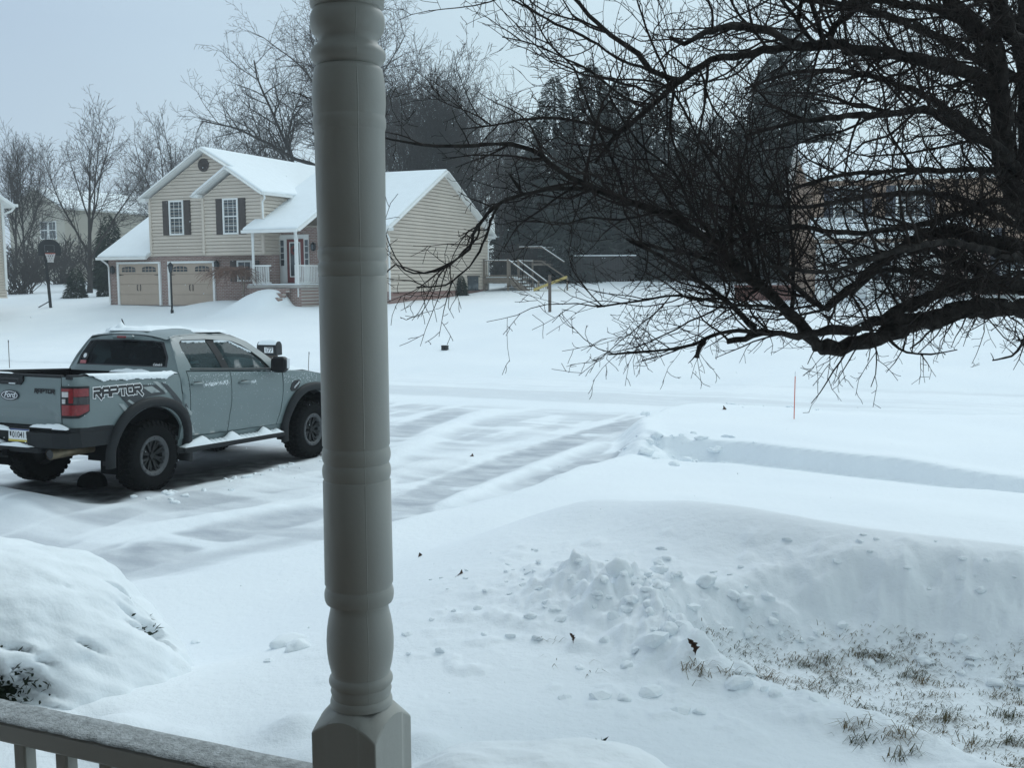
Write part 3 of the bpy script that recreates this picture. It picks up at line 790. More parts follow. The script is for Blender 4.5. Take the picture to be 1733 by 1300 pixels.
def build_main_house():
    H = thing('beige_house', 'beige sided split level house with two garage doors and brick base across the street', 'house', HO, -PHI)
    sl = .584
    # --- walls
    b = MB()
    b.box((1.0, 4.0, 1.2), (2.0, 7.96, 2.4))
    b.box((6.0, .15, 1.2), (8.3, .3, 2.44)); b.box((6.38, 6.2, 1.2), (7.16, 11.6, 2.44))
    b.box((.02, .06, 1.2), (.05, .12, 2.4))
    b.build('brick_wall', M['brick'], H)
    m = MB()
    # big gable front, above the brick
    siding(m, (0, 0), (1, 0), (0, -1), lambda z: 2.81 if z < 5.25 else 2.81 + (z - 5.25) / sl, lambda z: 9.9 if z < 5.25 else 9.79 - (z - 5.25) / sl, 2.43, 7.36)
    # projecting bay with its own gable
    siding(m, (0, -.6), (1, 0), (0, -1), lambda z: 6.55 if z < 5.15 else 6.55 + (z - 5.15) / .62, lambda z: 9.96 if z < 5.15 else 9.96 - (z - 5.15) / .62, 2.43, 6.19)
    siding(m, (9.96, 0), (0, 1), (1, 0), lambda z: -.6, lambda z: 12, 2.43, 5.3)
    siding(m, (6.55, 0), (0, -1), (-1, 0), lambda z: 0, lambda z: .6, 2.43, 5.15)
    siding(m, (2.81, 0), (0, -1), (-1, 0), lambda z: -12, lambda z: 0, 2.43, 5.3)
    m.box((8.255, -.3, 2.41), (3.4, .6, .04)); m.box((6.385, 6, 3.9), (7.0, 11.86, 2.95)); 
    m.prism([(2.90, 5.2), (9.70, 5.2), (6.3, 7.22)], lambda p: (p[0], .07, p[1]), lambda p: (p[0], 11.9, p[1]))
    m.box((8.255, -.25, 3.8), (3.28, .58, 2.7)); m.prism([(6.65, 5.12), (9.87, 5.12), (8.255, 6.08)], lambda p: (p[0], -.54, p[1]), lambda p: (p[0], .1, p[1]))
    # main body: front wall and right gable end
    siding(m, (0, .7), (1, 0), (0, -1), lambda z: 12.4, lambda z: 15.84, .75, 3.6)
    siding(m, (0, .7), (1, 0), (0, -1), lambda z: 9.96, lambda z: 10.05, 1.0, 3.5)
    siding(m, (15.84, 0), (0, 1), (1, 0), lambda z: .7 if z < 3.75 else .7 + (z - 3.75) / .51, lambda z: 11.7 if z < 3.75 else 11.7 - (z - 3.75) / .51, .66, 6.5)
    siding(m, (12.43, 0), (0, 1), (1, 0), lambda z: max(.3, -.9 + (z - 3.6) / .51), lambda z: 5.6, 3.72, 6.95)
    m.box((12.85, 6.2, 2.2), (5.85, 10.86, 3.1)); m.prism([(.85, 3.6), (11.55, 3.6), (6.2, 6.33)], lambda p: (9.9, p[0], p[1]), lambda p: (15.77, p[0], p[1]))
    m.build('siding_wall', M['siding'], H)
    b = MB(); b.box((15.84, 6.2, .1), (.06, 11.06, 1.1)); b.build('foundation_brick', M['brick_side'], H)
    b = MB(); b.box((11.2, .705, 2.2), (2.5, .05, 2.9)); b.box((14.0, .70, .4), (3.7, .07, .7)); b.build('entry_brick', M['brick'], H)
    # corner boards
    for (x, y, z0, z1) in ((2.83, -.01, 2.43, 5.25), (6.56, -.61, 2.43, 5.1), (9.95, -.61, 2.43, 5.1), (15.83, .71, .66, 3.7), (15.83, 11.69, .66, 3.7)):
        c = MB(); c.box((x, y, (z0 + z1) / 2), (.13, .13, z1 - z0)); c.build('corner_board', M['siding'], H)
    # --- roofs
    er = 7.55
    roof(H, [((2.42, -.35, er - 3.88 * sl), (6.3, -.35, er), (6.3, 12.4, er), (2.42, 12.4, er - 3.88 * sl)),
             ((10.18, 0, er - 3.88 * sl), (6.3, -.35, er), (6.3, 12.4, er), (10.18, 12.4, er - 3.88 * sl))])
    roof(H, [((6.18, -.95, 6.5 - 2.0 * .62), (8.2, -.95, 6.51), (8.2, .03, 6.51), (6.18, .03, 6.5 - 2.0 * .62)),
             ((10.20, -.95, 6.5 - 2.0 * .62), (8.2, -.95, 6.51), (8.2, .9, 6.51), (10.20, .9, 6.5 - 2.0 * .62))], name='bay_roof')
    roof(H, [((-.33, -.42, 2.42), (2.80, -.42, 2.42), (2.80, 4.6, 2.42 + 5.02 * .57), (-.33, 4.6, 2.42 + 5.02 * .57)),
             ((-.33, 9.3, 2.5), (2.80, 9.3, 2.5), (2.80, 4.6, 2.42 + 5.02 * .57), (-.33, 4.6, 2.42 + 5.02 * .57))], name='garage_roof')
    roof(H, [((9.5, -1.55, 3.52), (12.47, -1.55, 3.52), (12.47, 5.6, 3.52 + 7.15 * .51), (9.5, 5.6, 3.52 + 7.15 * .51))], name='porch_roof')
    roof(H, [((12.45, .22, 3.62), (16.12, .22, 3.62), (16.12, 6.2, 6.66), (12.45, 6.2, 6.66)),
             ((9.9, 12.2, 3.62), (16.12, 12.2, 3.62), (16.12, 6.2, 6.66), (9.9, 6.2, 6.66))], name='main_roof')
    # rake boards under the gables, gutters
    for a, b_, up in ([((x0, -.36, er - 3.88 * sl - .10), (x1, -.36, er - .10), (0, 1, 0)) for x0, x1 in ((2.42, 6.3), (10.18, 6.3))]
                      + [((x0, -.96, 6.51 - 2.0 * .62 - .10), (x1, -.96, 6.51 - .10), (0, 1, 0)) for x0, x1 in ((6.18, 8.2), (10.2, 8.2))]
                      + [((16.13, y0, 3.52), (16.13, y1, 6.56), (1, 0, 0)) for y0, y1 in ((.22, 6.2), (12.2, 6.2))] + [((12.485, -1.55, 3.42), (12.485, 5.6, 3.42 + 7.15 * .51), (1, 0, 0))]):
        g = MB(); g.bar(a, b_, .05, .24, up); g.build('rake_board', M['trim'], H)
    for c, s_ in (((1.25, -.47, 2.33), (3.2, .11, .13)), ((10.98, -1.6, 3.43), (3.0, .12, .14)), ((14.28, .17, 3.55), (3.7, .12, .14)), ((10.24, .2, 5.2), (.12, 2.3, .13))):
        g = MB(); g.box(c, s_); g.build('gutter', M['trim'], H)
    downspout(H, [(10.24, -.85, 5.15), (10.2, -.75, 4.98), (10.0, -.66, 4.85), (10.02, -.67, 4.15), (10.1, -.75, 4.02)])
    downspout(H, [(12.40, -1.58, 3.38), (12.36, -1.45, 3.2), (12.3, -1.32, 3.05), (12.3, -1.32, .45)])
    downspout(H, [(-.05, -.45, 2.28), (0.1, -.2, 2.05), (.06, -.07, 1.9), (.06, -.07, 0)])
    downspout(H, [(16.0, .16, 3.5), (15.95, .3, 3.3), (15.90, .66, 3.1), (15.90, .66, .3)])
    downspout(H, [(16.0, 12.1, 3.5), (15.95, 11.8, 3.3), (15.91, 11.72, 3.1), (15.91, 11.72, .4)])
    # soffit returns
    for c, s_ in (((2.62, -.2, 5.17), (.42, .32, .16)), ((6.36, -.78, 5.2), (.36, .36, .16)), ((16.0, .42, 3.5), (.3, .46, .16)), ((16.0, 11.98, 3.5), (.3, .46, .16))):
        r = MB(); r.box(c, s_); r.build('eave_return', M['trim'], H)
    # round louvred vent
    v = MB()
    v.M = Matrix.Translation((6.2, -.03, 6.75))
    v.lathe([(.001, -.02), (.24, -.02), (.25, -.035), (.31, -.04), (.32, .0)], 28, 'Y')
    for k in range(-4, 5):
        hw = math.sqrt(max(0, .24 ** 2 - (k * .05) ** 2)); v.box((0, -.035, k * .05), (2 * hw, .012, .022))
    v.build('gable_vent', M['shutter'], H)
    # --- windows
    window(H, (4.47, 0, 4.28), (1, 0), (0, -1), .88, 1.68, 4, 3, M['shutter'])
    window(H, (8.17, -.6, 4.22), (1, 0), (0, -1), .88, 1.68, 4, 3, M['shutter'])
    window(H, (8.42, 0, 1.66), (1, 0), (0, -1), .86, 1.0, 2, 2, M['shutter'])
    m = MB(); m.box((15.89, 9.73, .98), (.05, 1.3, .72)); bw = m.build('basement_window', M['gl'], H)
    m = MB(); m.box((15.93, 9.73, 1.36), (.10, 1.42, .07)); m.build('lintel', M['wood_dark'], bw); m = MB(); m.box((15.92, 9.73, .62), (.08, 1.42, .06)); m.build('sill', M['wood_dark'], bw)
    # --- garage doors
    for x0, x1 in ((.70, 3.24), (3.93, 6.55)):
        cx, wdt = (x0 + x1) / 2, x1 - x0
        g = MB()
        for k in range(4):
            g.box((cx, -.015, .02 + .51 * (k + .5)), (wdt, .05, .502), bev=.012)
        go = g.build('garage_door', M['garage'], H)
        t = MB()
        for s in (-1, 1): t.box((cx + s * (wdt / 2 + .055), -.035, 1.05), (.11, .12, 2.1))
        t.box((cx, -.035, 2.11), (wdt + .22, .12, .10)); t.build('door_trim', M['trim'], go)
        for s in (-1, 1):
            wx = cx + s * wdt * .255
            a = MB(); P = []
            hw = .43
            P = [(-hw, 0), (hw, 0), (hw, .17)] + [(hw * math.cos(q), .17 + .10 * math.sin(q)) for q in np.linspace(.3, math.pi - .3, 9)] + [(-hw, .17)]
            a.prism(P, lambda p: (wx + p[0], -.052, 1.66 + p[1]), lambda p: (wx + p[0], -.03, 1.66 + p[1])); ao = a.build('arched_window', M['gl'], go)
            f = MB()
            for k in range(1, 4): f.box((wx - hw + hw * 2 * k / 4, -.058, 1.78), (.025, .012, .26))
            f.box((wx, -.058, 1.78), (hw * 2, .012, .025)); f.build('muntins', M['garage'], ao)
            hn = MB(); hx = cx + s * .07
            hn.tube([(hx, -.05, .72), (hx + s * .03, -.085, .76), (hx + s * .035, -.085, .98), (hx, -.05, 1.02)], .017, 6); hn.build('handle', M['handle_black'], go)
            hg = MB(); ex = cx + s * (wdt / 2 - .17)
            hg.prism([(0, .03), (.3, .006), (.3, -.006), (0, -.03)], lambda p: (cx + s * (wdt / 2 - .01 - p[0]), -.048, 1.51 + p[1]), lambda p: (cx + s * (wdt / 2 - .01 - p[0]), -.03, 1.51 + p[1])); hg.build('hinge', M['handle_black'], go)
    # --- entry
    e = MB(); e.box((10.70, .66, 2.2), (1.78, .06, 2.3)); e.build('door_surround', M['trim'], H)
    d = MB(); d.box((10.86, .62, 2.12), (.92, .05, 2.06)); do = d.build('front_door', M['door_red'], H)
    d = MB(); d.box((10.86, .59, 2.18), (.52, .02, 1.55)); d.build('door_glass', M['gl'], do)
    d = MB()
    for s in (-1, 1): d.box((10.86 + s * .28, .585, 2.18), (.05, .03, 1.65))
    for s in (-1, 1): d.box((10.86, .585, 2.18 + s * .8), (.51, .03, .05))
    d.build('glass_trim', M['trim'], do)
    d = MB()
    for k in range(16):
        a = k / 16 * 2 * math.pi; d.box((10.86 + .17 * math.cos(a), .56, 2.62 + .17 * math.sin(a)), (.1, .06, .1), Matrix.Rotation(a, 3, 'Y'))
    d.build('wreath', M['door_red'], do)
    for x in (10.12, 11.48):
        d = MB(); d.box((x, .62, 2.5), (.17, .02, 1.2)); sl_ = d.build('sidelight', M['gl'], H)
        g = MB()
        for k in range(-1, 2): g.box((x, .605, 2.5 + k * .3), (.17, .012, .03))
        g.build('muntins', M['trim'], sl_)
    # --- porch
    p = MB(); p.box((11.05, -.36, .93), (3.0, 2.1, .14)); p.build('porch_slab', M['concrete'], H)
    p = MB(); p.box((11.05, -.36, .4), (2.86, 1.96, .9)); p.build('porch_base', M['brick'], H)
    p = MB(); p.box((11.05, -.45, 1.025), (2.9, 1.9, .05), bev=.03); p.build('porch_snow', M['snow'], H)
    for x in (9.79, 12.13):
        q = MB(); q.lathe([(.001, 1.0), (.08, 1.0), (.08, 1.9), (.055, 1.93), (.07, 2.0), (.062, 2.4), (.06, 3.0), (.075, 3.05), (.075, 3.45), (.001, 3.45)], 12); q.M = None
        o = q.build('porch_column', M['trim'], H, loc=(x, -1.2, 0)); sharp(o)
    def rail(a, b_):
        a, b_ = Vector(a), Vector(b_); n = max(2, int((b_ - a).length / .125))
        r_ = MB(); r_.bar(a + Vector((0, 0, .88)), b_ + Vector((0, 0, .88)), .07, .07); r_.bar(a + Vector((0, 0, .1)), b_ + Vector((0, 0, .1)), .05, .05)
        for k in range(1, n): r_.bar(a.lerp(b_, k / n) + Vector((0, 0, .1)), a.lerp(b_, k / n) + Vector((0, 0, .88)), .035, .035)
        r_.build('railing', M['trim'], H)
    rail((9.85, -1.2, 1.0), (10.75, -1.2, 1.0)); rail((12.13, -1.1, 1.0), (12.13, .65, 1.0)); rail((9.79, -1.1, 1.0), (9.79, .0, 1.0))
    for k in range(3):
        q = MB(); q.box((11.35, -1.6 - k * .3, .74 - k * .2), (1.15, .34, .2)); q.build('step', M['brick'], H)
    # --- lanterns on the walls (hung on the house)
    L = lambda u, w_, z: HO + Vector((u * CP + w_ * SP, -u * SP + w_ * CP, z))
    for (u, w_, z, lab) in ((.36, -.14, 1.75, 'black wall lantern on the brick pier left of the garage doors'),
                            (6.85, -.14, 1.95, 'black wall lantern on brick to the right of the second garage door'),
                            (11.9, .55, 2.75, 'black wall lantern on brick beside the red front door')):
        lantern('wall_lantern', lab, L(u, w_, z), 'lanterns on the beige house')
    # --- deck and its stairs at the back corner
    D = thing('wooden_deck', 'brown wooden deck with railings and snowy stairs behind the beige house', 'deck', L(15.9, 10.6, 0), -PHI)
    z = 1.25
    m = MB(); m.box((.75, 2.3, z - .05), (1.5, 3.6, .1)); m.box((.75, .47, z - .12), (1.56, .06, .3)); m.build('floor', M['wood'], D)
    m = MB(); m.box((.75, 2.3, z + .04), (1.4, 3.4, .08), bev=.04); m.build('floor_snow', M['snow'], D)
    posts = [(.05, .5), (1.45, .5), (1.45, 2.0), (1.45, 4.1), (.05, 4.1)]
    for x, y in posts:
        m = MB(); m.box((x, y, (z + 1.05) / 2 + .2), (.10, .10, z + 1.05 - .4)); m.build('deck_post', M['wood'], D)
    def drail(a, b_, nb):
        a, b_ = Vector(a), Vector(b_)
        r_ = MB(); r_.bar(a + Vector((0, 0, .95)), b_ + Vector((0, 0, .95)), .12, .05); ro = r_.build('handrail', M['wood'], D); r_ = MB(); r_.bar(a + Vector((0, 0, .14)), b_ + Vector((0, 0, .14)), .05, .07); r_.build('bottom_rail', M['wood'], D)
        k_ = MB()
        for k in range(1, nb): k_.bar(a.lerp(b_, k / nb) + Vector((0, 0, .14)), a.lerp(b_, k / nb) + Vector((0, 0, .93)), .02, .02)
        k_.build('spindles', M['black'], ro)
        s_ = MB(); s_.bar(a + Vector((0, 0, .99)), b_ + Vector((0, 0, .99)), .10, .025); s_.build('rail_snow', M['snow'], ro)
    drail((.05, .5, z), (1.45, .5, z), 11); drail((.05, 4.1, z), (1.45, 4.1, z), 11); drail((1.45, 2.0, z), (1.45, 4.1, z), 15)
    e0, e1 = (1.5, z), (3.2, .05)
    for y in (.55, 1.95):
        m = MB(); m.bar((e0[0], y, e0[1] - .12), (e1[0], y, e1[1] - .05), .05, .28); m.build('stringer', M['wood'], D)
        drail((e0[0], y, e0[1]), (e1[0], y, e1[1]), 13)
        m = MB(); m.box((e1[0], y, .5), (.10, .10, 1.2)); m.build('newel_post', M['wood'], D)
    for k in range(7):
        t = (k + .5) / 7
        m = MB(); m.box((e0[0] + (e1[0] - e0[0]) * t, 1.25, e0[1] + (e1[1] - e0[1]) * t - .03), (.27, 1.32, .045)); tr = m.build('tread', M['wood'], D)
        m = MB(); m.box((e0[0] + (e1[0] - e0[0]) * t, 1.25, e0[1] + (e1[1] - e0[1]) * t + .04), (.25, 1.25, .09), bev=.04); m.build('tread_snow', M['snow'], tr)
    # upper landing behind
    for y in (5.2, 7.0):
        drail((.2, y, 2.1), (1.6, y, 2.1), 11)
    drail((1.6, 5.2, 2.1), (3.0, 5.2, 1.2), 9)
    m = MB(); m.box((.9, 6.1, 2.05), (1.5, 1.9, .12)); m.build('upper_floor', M['wood'], D)
    return H
build_main_house()

def simple_house(name, label, loc, rz, U, W, h, pitch, ridge_along, wallm, eave=.35):
    """box house: x 0..U, y 0..W, wall height h, gable roof"""
    H = thing(name, label, 'house', loc, rz)
    m = MB()
    if ridge_along == 'y':
        rz_ = h + U / 2 * pitch
        siding(m, (0, 0), (1, 0), (0, -1), lambda z: 0 if z < h else (z - h) / pitch, lambda z: U if z < h else U - (z - h) / pitch, -.5, rz_ - .1, .13)
        siding(m, (U, 0), (0, 1), (1, 0), lambda z: 0, lambda z: W, -.5, h, .13)
        siding(m, (0, 0), (0, -1), (-1, 0), lambda z: -W, lambda z: 0, -.5, h, .13)
        m.box((U / 2, W / 2, h / 2 - .3), (U - .14, W - .14, h + .4)); m.prism([(.1, h - .1), (U - .1, h - .1), (U / 2, rz_ - .15)], lambda p: (p[0], .07, p[1]), lambda p: (p[0], W - .07, p[1]))
        m.build('wall', wallm, H)
        e = -eave; ze = h - eave * pitch
        roof(H, [((e, e, ze), (U / 2, e, rz_), (U / 2, W + eave, rz_), (e, W + eave, ze)), ((U + eave, e, ze), (U / 2, e, rz_), (U / 2, W + eave, rz_), (U + eave, W + eave, ze))])
    else:
        rz_ = h + W / 2 * pitch
        siding(m, (0, 0), (1, 0), (0, -1), lambda z: 0, lambda z: U, -.5, h, .13)
        siding(m, (U, 0), (0, 1), (1, 0), lambda z: 0 if z < h else (z - h) / pitch, lambda z: W if z < h else W - (z - h) / pitch, -.5, rz_ - .1, .13)
        siding(m, (0, 0), (0, -1), (-1, 0), lambda z: -W if z < h else -W + (z - h) / pitch, lambda z: 0 if z < h else -(z - h) / pitch, -.5, rz_ - .1, .13)
        m.box((U / 2, W / 2, h / 2 - .3), (U - .14, W - .14, h + .4)); m.prism([(.1, h - .1), (W - .1, h - .1), (W / 2, rz_ - .15)], lambda p: (.07, p[0], p[1]), lambda p: (U - .07, p[0], p[1]))
        m.build('wall', wallm, H)
        e = -eave; ze = h - eave * pitch
        roof(H, [((e, e, ze), (U + eave, e, ze), (U + eave, W / 2, rz_), (e, W / 2, rz_)), ((e, W + eave, ze), (U + eave, W + eave, ze), (U + eave, W / 2, rz_), (e, W / 2, rz_))])
    return H

# neighbour at the left edge: only its corner shows
c = Vector((-24.28, 50.0, 0)); gl = gzw(c.x, c.y)
u_, s_ = W2US(c)
Hl = simple_house('neighbour_house', 'grey beige sided house cut off by the left edge, white downspout at its corner', US2W(u_ - 9, s_ - 9, 2.2), -PHI, 9, 9, 4.12, .5, 'x', M['siding'], .42)
mm = MB(); mm.box((8.98, 8.98, 2.0), (.14, .14, 4.2)); mm.build('corner_board', M['trim'], Hl)
mm = MB(); mm.box((4.5, 9.48, 3.92), (9.9, .12, .14)); mm.build('gutter', M['trim'], Hl)
downspout(Hl, [(9.3, 9.45, 3.85), (9.25, 9.3, 3.65), (9.08, 8.93, 3.45), (9.08, 8.93, .0)], .055)

# pale house far beyond the garage
Hf = simple_house('cream_house', 'pale cream two storey house far behind bare trees, snow on its roof', (-45.8, 95.6, 2.6), -PHI, 6.6, 13, 6.5, .55, 'y', M['siding_cream'])
window(Hf, (4.2, 0, 4.4), (1, 0), (0, -1), .95, 1.6, 2, 2); window(Hf, (5.2, 0, 4.4), (1, 0), (0, -1), .95, 1.6, 2, 2); window(Hf, (6.6, 10.9, 5.3), (0, 1), (1, 0), 1.6, 1.5, 2, 2)
# dark grey house behind the deck, among the pines
g_ = gzw(2, 82)
Hg = simple_house('grey_house', 'dark grey house half hidden by trees behind the wooden deck', (-1.2, 80, g_), -PHI, 8.5, 8, 5.4, .5, 'x', M['siding_grey'])
window(Hg, (2.2, 0, 4.3), (1, 0), (0, -1), 1.2, 1.5, 2, 2, frame=M['siding_grey']); window(Hg, (5.6, 0, 4.3), (1, 0), (0, -1), 1.2, 1.5, 2, 2, frame=M['siding_grey'])
mm = MB(); mm.box((3.0, -1.0, 2.9), (6.0, 2.0, .12)); po = mm.build('porch_roof', M['siding_grey'], Hg); mm = MB(); mm.box((3.0, -1.05, 3.02), (5.6, 1.8, .1), bev=.05); mm.build('roof_snow', M['snow'], po)

# right hand brick and tan house behind the near tree
o_ = at(1372, 535, 46); g_ = gzw(o_.x, o_.y)
Hr = simple_house('brick_house', 'tan two storey house with dark shuttered windows behind the near bare tree', (o_.x, o_.y, g_ - .1), math.radians(-9), 15, 9, 5.45, .42, 'x', M['siding_tan'])
lz = lambda y: at(1420, y, 46).z - g_ + .1
for cx in (1.45, 4.05):
    window(Hr, (cx, 0, lz(349)), (1, 0), (0, -1), 1.2, 1.7, 2, 3, M['shutter_blue'])
window(Hr, (7.0, 0, lz(420)), (1, 0), (0, -1), 1.0, 1.6, 4, 3, M['shutter_blue'])
mm = MB(); mm.box((9.5, -.05, 1.15), (10.9, .10, 2.7)); mm.build('brick_front', M['brick'], Hr)
mm = MB(); mm.box((2.1, -.05, 1.15), (3.9, .10, 2.7)); mm.build('white_front', M['trim'], Hr)
mm = MB(); mm.prism([(-2.2, 0), (0.0, .75), (0.0, .6), (-2.2, -.14)], lambda p: (-.2, p[0], 2.75 + p[1]), lambda p: (6.4, p[0], 2.75 + p[1])); pr = mm.build('porch_roof', M['trim'], Hr)
mm = MB(); slab(mm, (-.15, -2.15, 2.76), (6.35, -2.15, 2.76), (6.35, -.03, 3.49), (-.15, -.03, 3.49), .003, .14); mm.build('roof_snow', M['snow'], pr)
for x in (.1, 2.1, 3.6, 6.1):
    mm = MB(); mm.box((x, -2.0, 1.3), (.2, .2, 2.7)); mm.build('porch_column', M['trim'], Hr)
window(Hr, (2.9, -.1, 1.5), (1, 0), (0, -1), 1.0, 1.4, 2, 2)
window(Hr, (8.3, -.1, 1.3), (1, 0), (0, -1), 1.0, 1.5, 2, 2, M['shutter_blue'])
mm = MB(); mm.box((4.9, -.1, 1.05), (.95, .06, 2.05)); mm.build('front_door', M['trim'], Hr)
# ------------------------------------------------------------------ the pickup truck
M['paint'] = mat('truck_paint', (.150, .192, .196), .35, .02, 3, spec=.4, coat=.25)
M['cladding'] = mat('black_cladding', (.013, .015, .017), .65, .12, 20, .15, 150, spec=.3)
M['rubber'] = mat('tyre_rubber', (.006, .0065, .007), .9, .2, 20, .3, 90, spec=.12)
M['rimgrey'] = mat('rim_grey', (.075, .08, .085), .5, .1, 8, spec=.3)
M['rimdark'] = mat('rim_dark', (.007, .008, .009), .5, .1, 8, spec=.3)
M['under'] = mat('underbody', (.005, .005, .006), .9, .2, 5, spec=.05)
M['lensred'] = mat('red_lens', (.20, .014, .018), .18, .15, 30, spec=.6)
M['lensclear'] = mat('clear_lens', (.52, .50, .50), .2, .1, 30, spec=.6)
M['lensdark'] = mat('smoked_lens', (.022, .02, .022), .12, spec=.6)
M['decal'] = mat('charcoal_decal', (.032, .037, .042), .5, .15, 60)
M['decalg'] = mat('grey_decal', (.30, .335, .335), .5, .1, 60)
M['white'] = mat('white_paint', (.80, .81, .82), .5)
M['ink'] = mat('black_ink', (.012, .012, .015), .5)
M['ovalblue'] = mat('badge_dark', (.012, .016, .03), .25, spec=.6)
M['chrome'] = mat('badge_silver', (.62, .64, .66), .3, metal=.6)
M['plateyel'] = mat('plate_yellow', (.62, .50, .09), .5)
M['plateblue'] = mat('plate_blue', (.03, .06, .2), .5)
M['tan'] = mat('exhaust_metal', (.20, .165, .11), .4, .2, 15, metal=.6)
M['seat'] = mat('seat_fabric', (.035, .037, .04), .85, .1, 10)
M['pink'] = mat('sticker_pink', (.42, .13, .14), .6)

def tint_mat(name, col_, t, film=(.050, .078, .084)):
    m = bpy.data.materials.new(name); m.use_nodes = True
    n = m.node_tree.nodes; l = m.node_tree.links; b = n["Principled BSDF"]
    b.inputs["Base Color"].default_value = (*col_, 1); b.inputs["Roughness"].default_value = .05
    tr = n.new("ShaderNodeBsdfTransparent"); tr.inputs[0].default_value = (t * .82, t * 1.06, t * 1.10, 1)
    fr = n.new("ShaderNodeFresnel"); fr.inputs[0].default_value = 1.22
    gl = n.new("ShaderNodeBsdfGlossy"); gl.inputs["Roughness"].default_value = .03; gl.inputs["Color"].default_value = (.8, .85, .87, 1)
    mx_ = n.new("ShaderNodeMixShader"); df = n.new("ShaderNodeBsdfDiffuse"); df.inputs[0].default_value = (*film, 1); m0 = n.new("ShaderNodeMixShader"); m0.inputs[0].default_value = .5
    l.new(tr.outputs[0], m0.inputs[1]); l.new(df.outputs[0], m0.inputs[2]); l.new(fr.outputs[0], mx_.inputs[0]); l.new(m0.outputs[0], mx_.inputs[1]); l.new(gl.outputs[0], mx_.inputs[2])
    l.new(mx_.outputs[0], n["Material Output"].inputs[0])
    return m
M['tint'] = tint_mat('tinted_window', (.02, .025, .028), .60)
M['tintdark'] = tint_mat('dark_tinted_window', (.01, .01, .012), .10, (.006, .008, .009))

def in_poly(p, poly):
    x, y = p; c = False; n = len(poly); j = n - 1
    for i in range(n):
        xi, yi = poly[i]; xj, yj = poly[j]
        if (yi > y) != (yj > y) and x < (xj - xi) * (y - yi) / (yj - yi) + xi: c = not c
        j = i
    return c

def resample(poly, step):
    o = []
    n = len(poly)
    for i in range(n):
        a = Vector(poly[i]); b = Vector(poly[(i + 1) % n]); k = max(1, int(math.ceil((b - a).length / step)))
        o += [tuple(a.lerp(b, t / k)) for t in range(k)]
    return o

def panel(mb, outline, fmap, holes=(), step=.06, inward=None):
    pts = []; edges = []
    loops = [resample(outline, step)] + [resample(h, step) for h in holes]
    for lp in loops:
        o = len(pts); pts += lp; edges += [(o + i, o + (i + 1) % len(lp)) for i in range(len(lp))]
    bx = np.array(pts)
    x0, y0 = np.array(loops[0]).min(0); x1, y1 = np.array(loops[0]).max(0)
    y = y0 + step * .5; row = 0
    while y < y1:
        x = x0 + step * (.5 if row % 2 else .25)
        while x < x1:
            if np.min(np.hypot(bx[:, 0] - x, bx[:, 1] - y)) > step * .55 and in_poly((x, y), loops[0]) and not any(in_poly((x, y), h) for h in loops[1:]):
                pts.append((x, y))
            x += step
        y += step * .87; row += 1
    r = delaunay_2d_cdt([Vector(p) for p in pts], edges, [], 0, 1e-6)
    vs2, fs = r[0], r[2]
    keep = []
    for f in fs:
        c = sum((vs2[i] for i in f), Vector((0, 0))) / len(f)
        if in_poly(c, loops[0]) and not any(in_poly(c, h) for h in loops[1:]): keep.append(tuple(f))
    vs = [Vector(fmap(p[0], p[1])) for p in vs2]
    sm0 = mb.smooth; mb.smooth = True
    mb.add(vs, keep)
    mb.smooth = False
    if inward is not None:
        cnt = {}
        for f in keep:
            for i in range(len(f)):
                e_ = (f[i], f[(i + 1) % len(f)]); k = tuple(sorted(e_)); cnt.setdefault(k, []).append(e_)
        for k, l_ in cnt.items():
            if len(l_) == 1:
                a, b = l_[0]
                va, vb = vs[a], vs[b]
                ia = Vector(inward(*vs2[a])); ib = Vector(inward(*vs2[b]))
                mb.add([va, vb, vb + ib, va + ia], [(0, 3, 2, 1)])
    mb.smooth = sm0

def arc(cx, cz, r, a0, a1, n, sq=2.0):
    o = []
    for k in range(n + 1):
        a = math.radians(a0 + (a1 - a0) * k / n)
        c, s = math.cos(a), math.sin(a)
        q = (abs(c) ** sq + abs(s) ** sq) ** (-1 / sq)
        o.append((cx + r * q * c, cz + r * q * s))
    return o

_zt = [.3, .45, .56, .75, .95, 1.12, 1.25, 1.33, 1.385, 1.42]
_yt = [.85, .875, .905, .93, .945, .942, .932, .915, .893, .86]
def Yh(X, Z):
    if Z <= 1.385: y = float(np.interp(Z, _zt, _yt))
    else: y = .893 - .44 * (Z - 1.385) - .42 * (Z - 1.385) ** 2
    for xw in (0, 3.27):
        y += .032 * math.exp(-((X - xw) / .62) ** 4) * float(ss(.4, .8, Z) * (1 - ss(1.05, 1.36, Z)))
    if Z < 1.36: y -= .012 * math.exp(-((Z - .78) / .10) ** 2) * (1 if .6 < X < 2.6 else 0) * min(1, (X - .6) * 4, (2.6 - X) * 4)
    if X > 3.4: y -= (X - 3.4) ** 2 * .42
    if Z > 1.385 and X > 1.5: y -= .035 * (X - 1.5) * min(1, (Z - 1.385) * 5)
    return y

def roof_edge(X):
    return float(np.interp(X, [.5, .62, .75, 1.2, 1.84, 2.12, 2.36, 2.62], [1.765, 1.80, 1.825, 1.848, 1.825, 1.725, 1.56, 1.335]))

FW = Vector((.3971, .9169, -.0405)).normalized()
RT = Vector((FW.y, -FW.x, 0)).normalized()
UPV = RT.cross(FW)
TM = Matrix((FW, -RT, UPV)).transposed().to_4x4()
TM.translation = Vector((-5.1193, 12.4239, .0606))

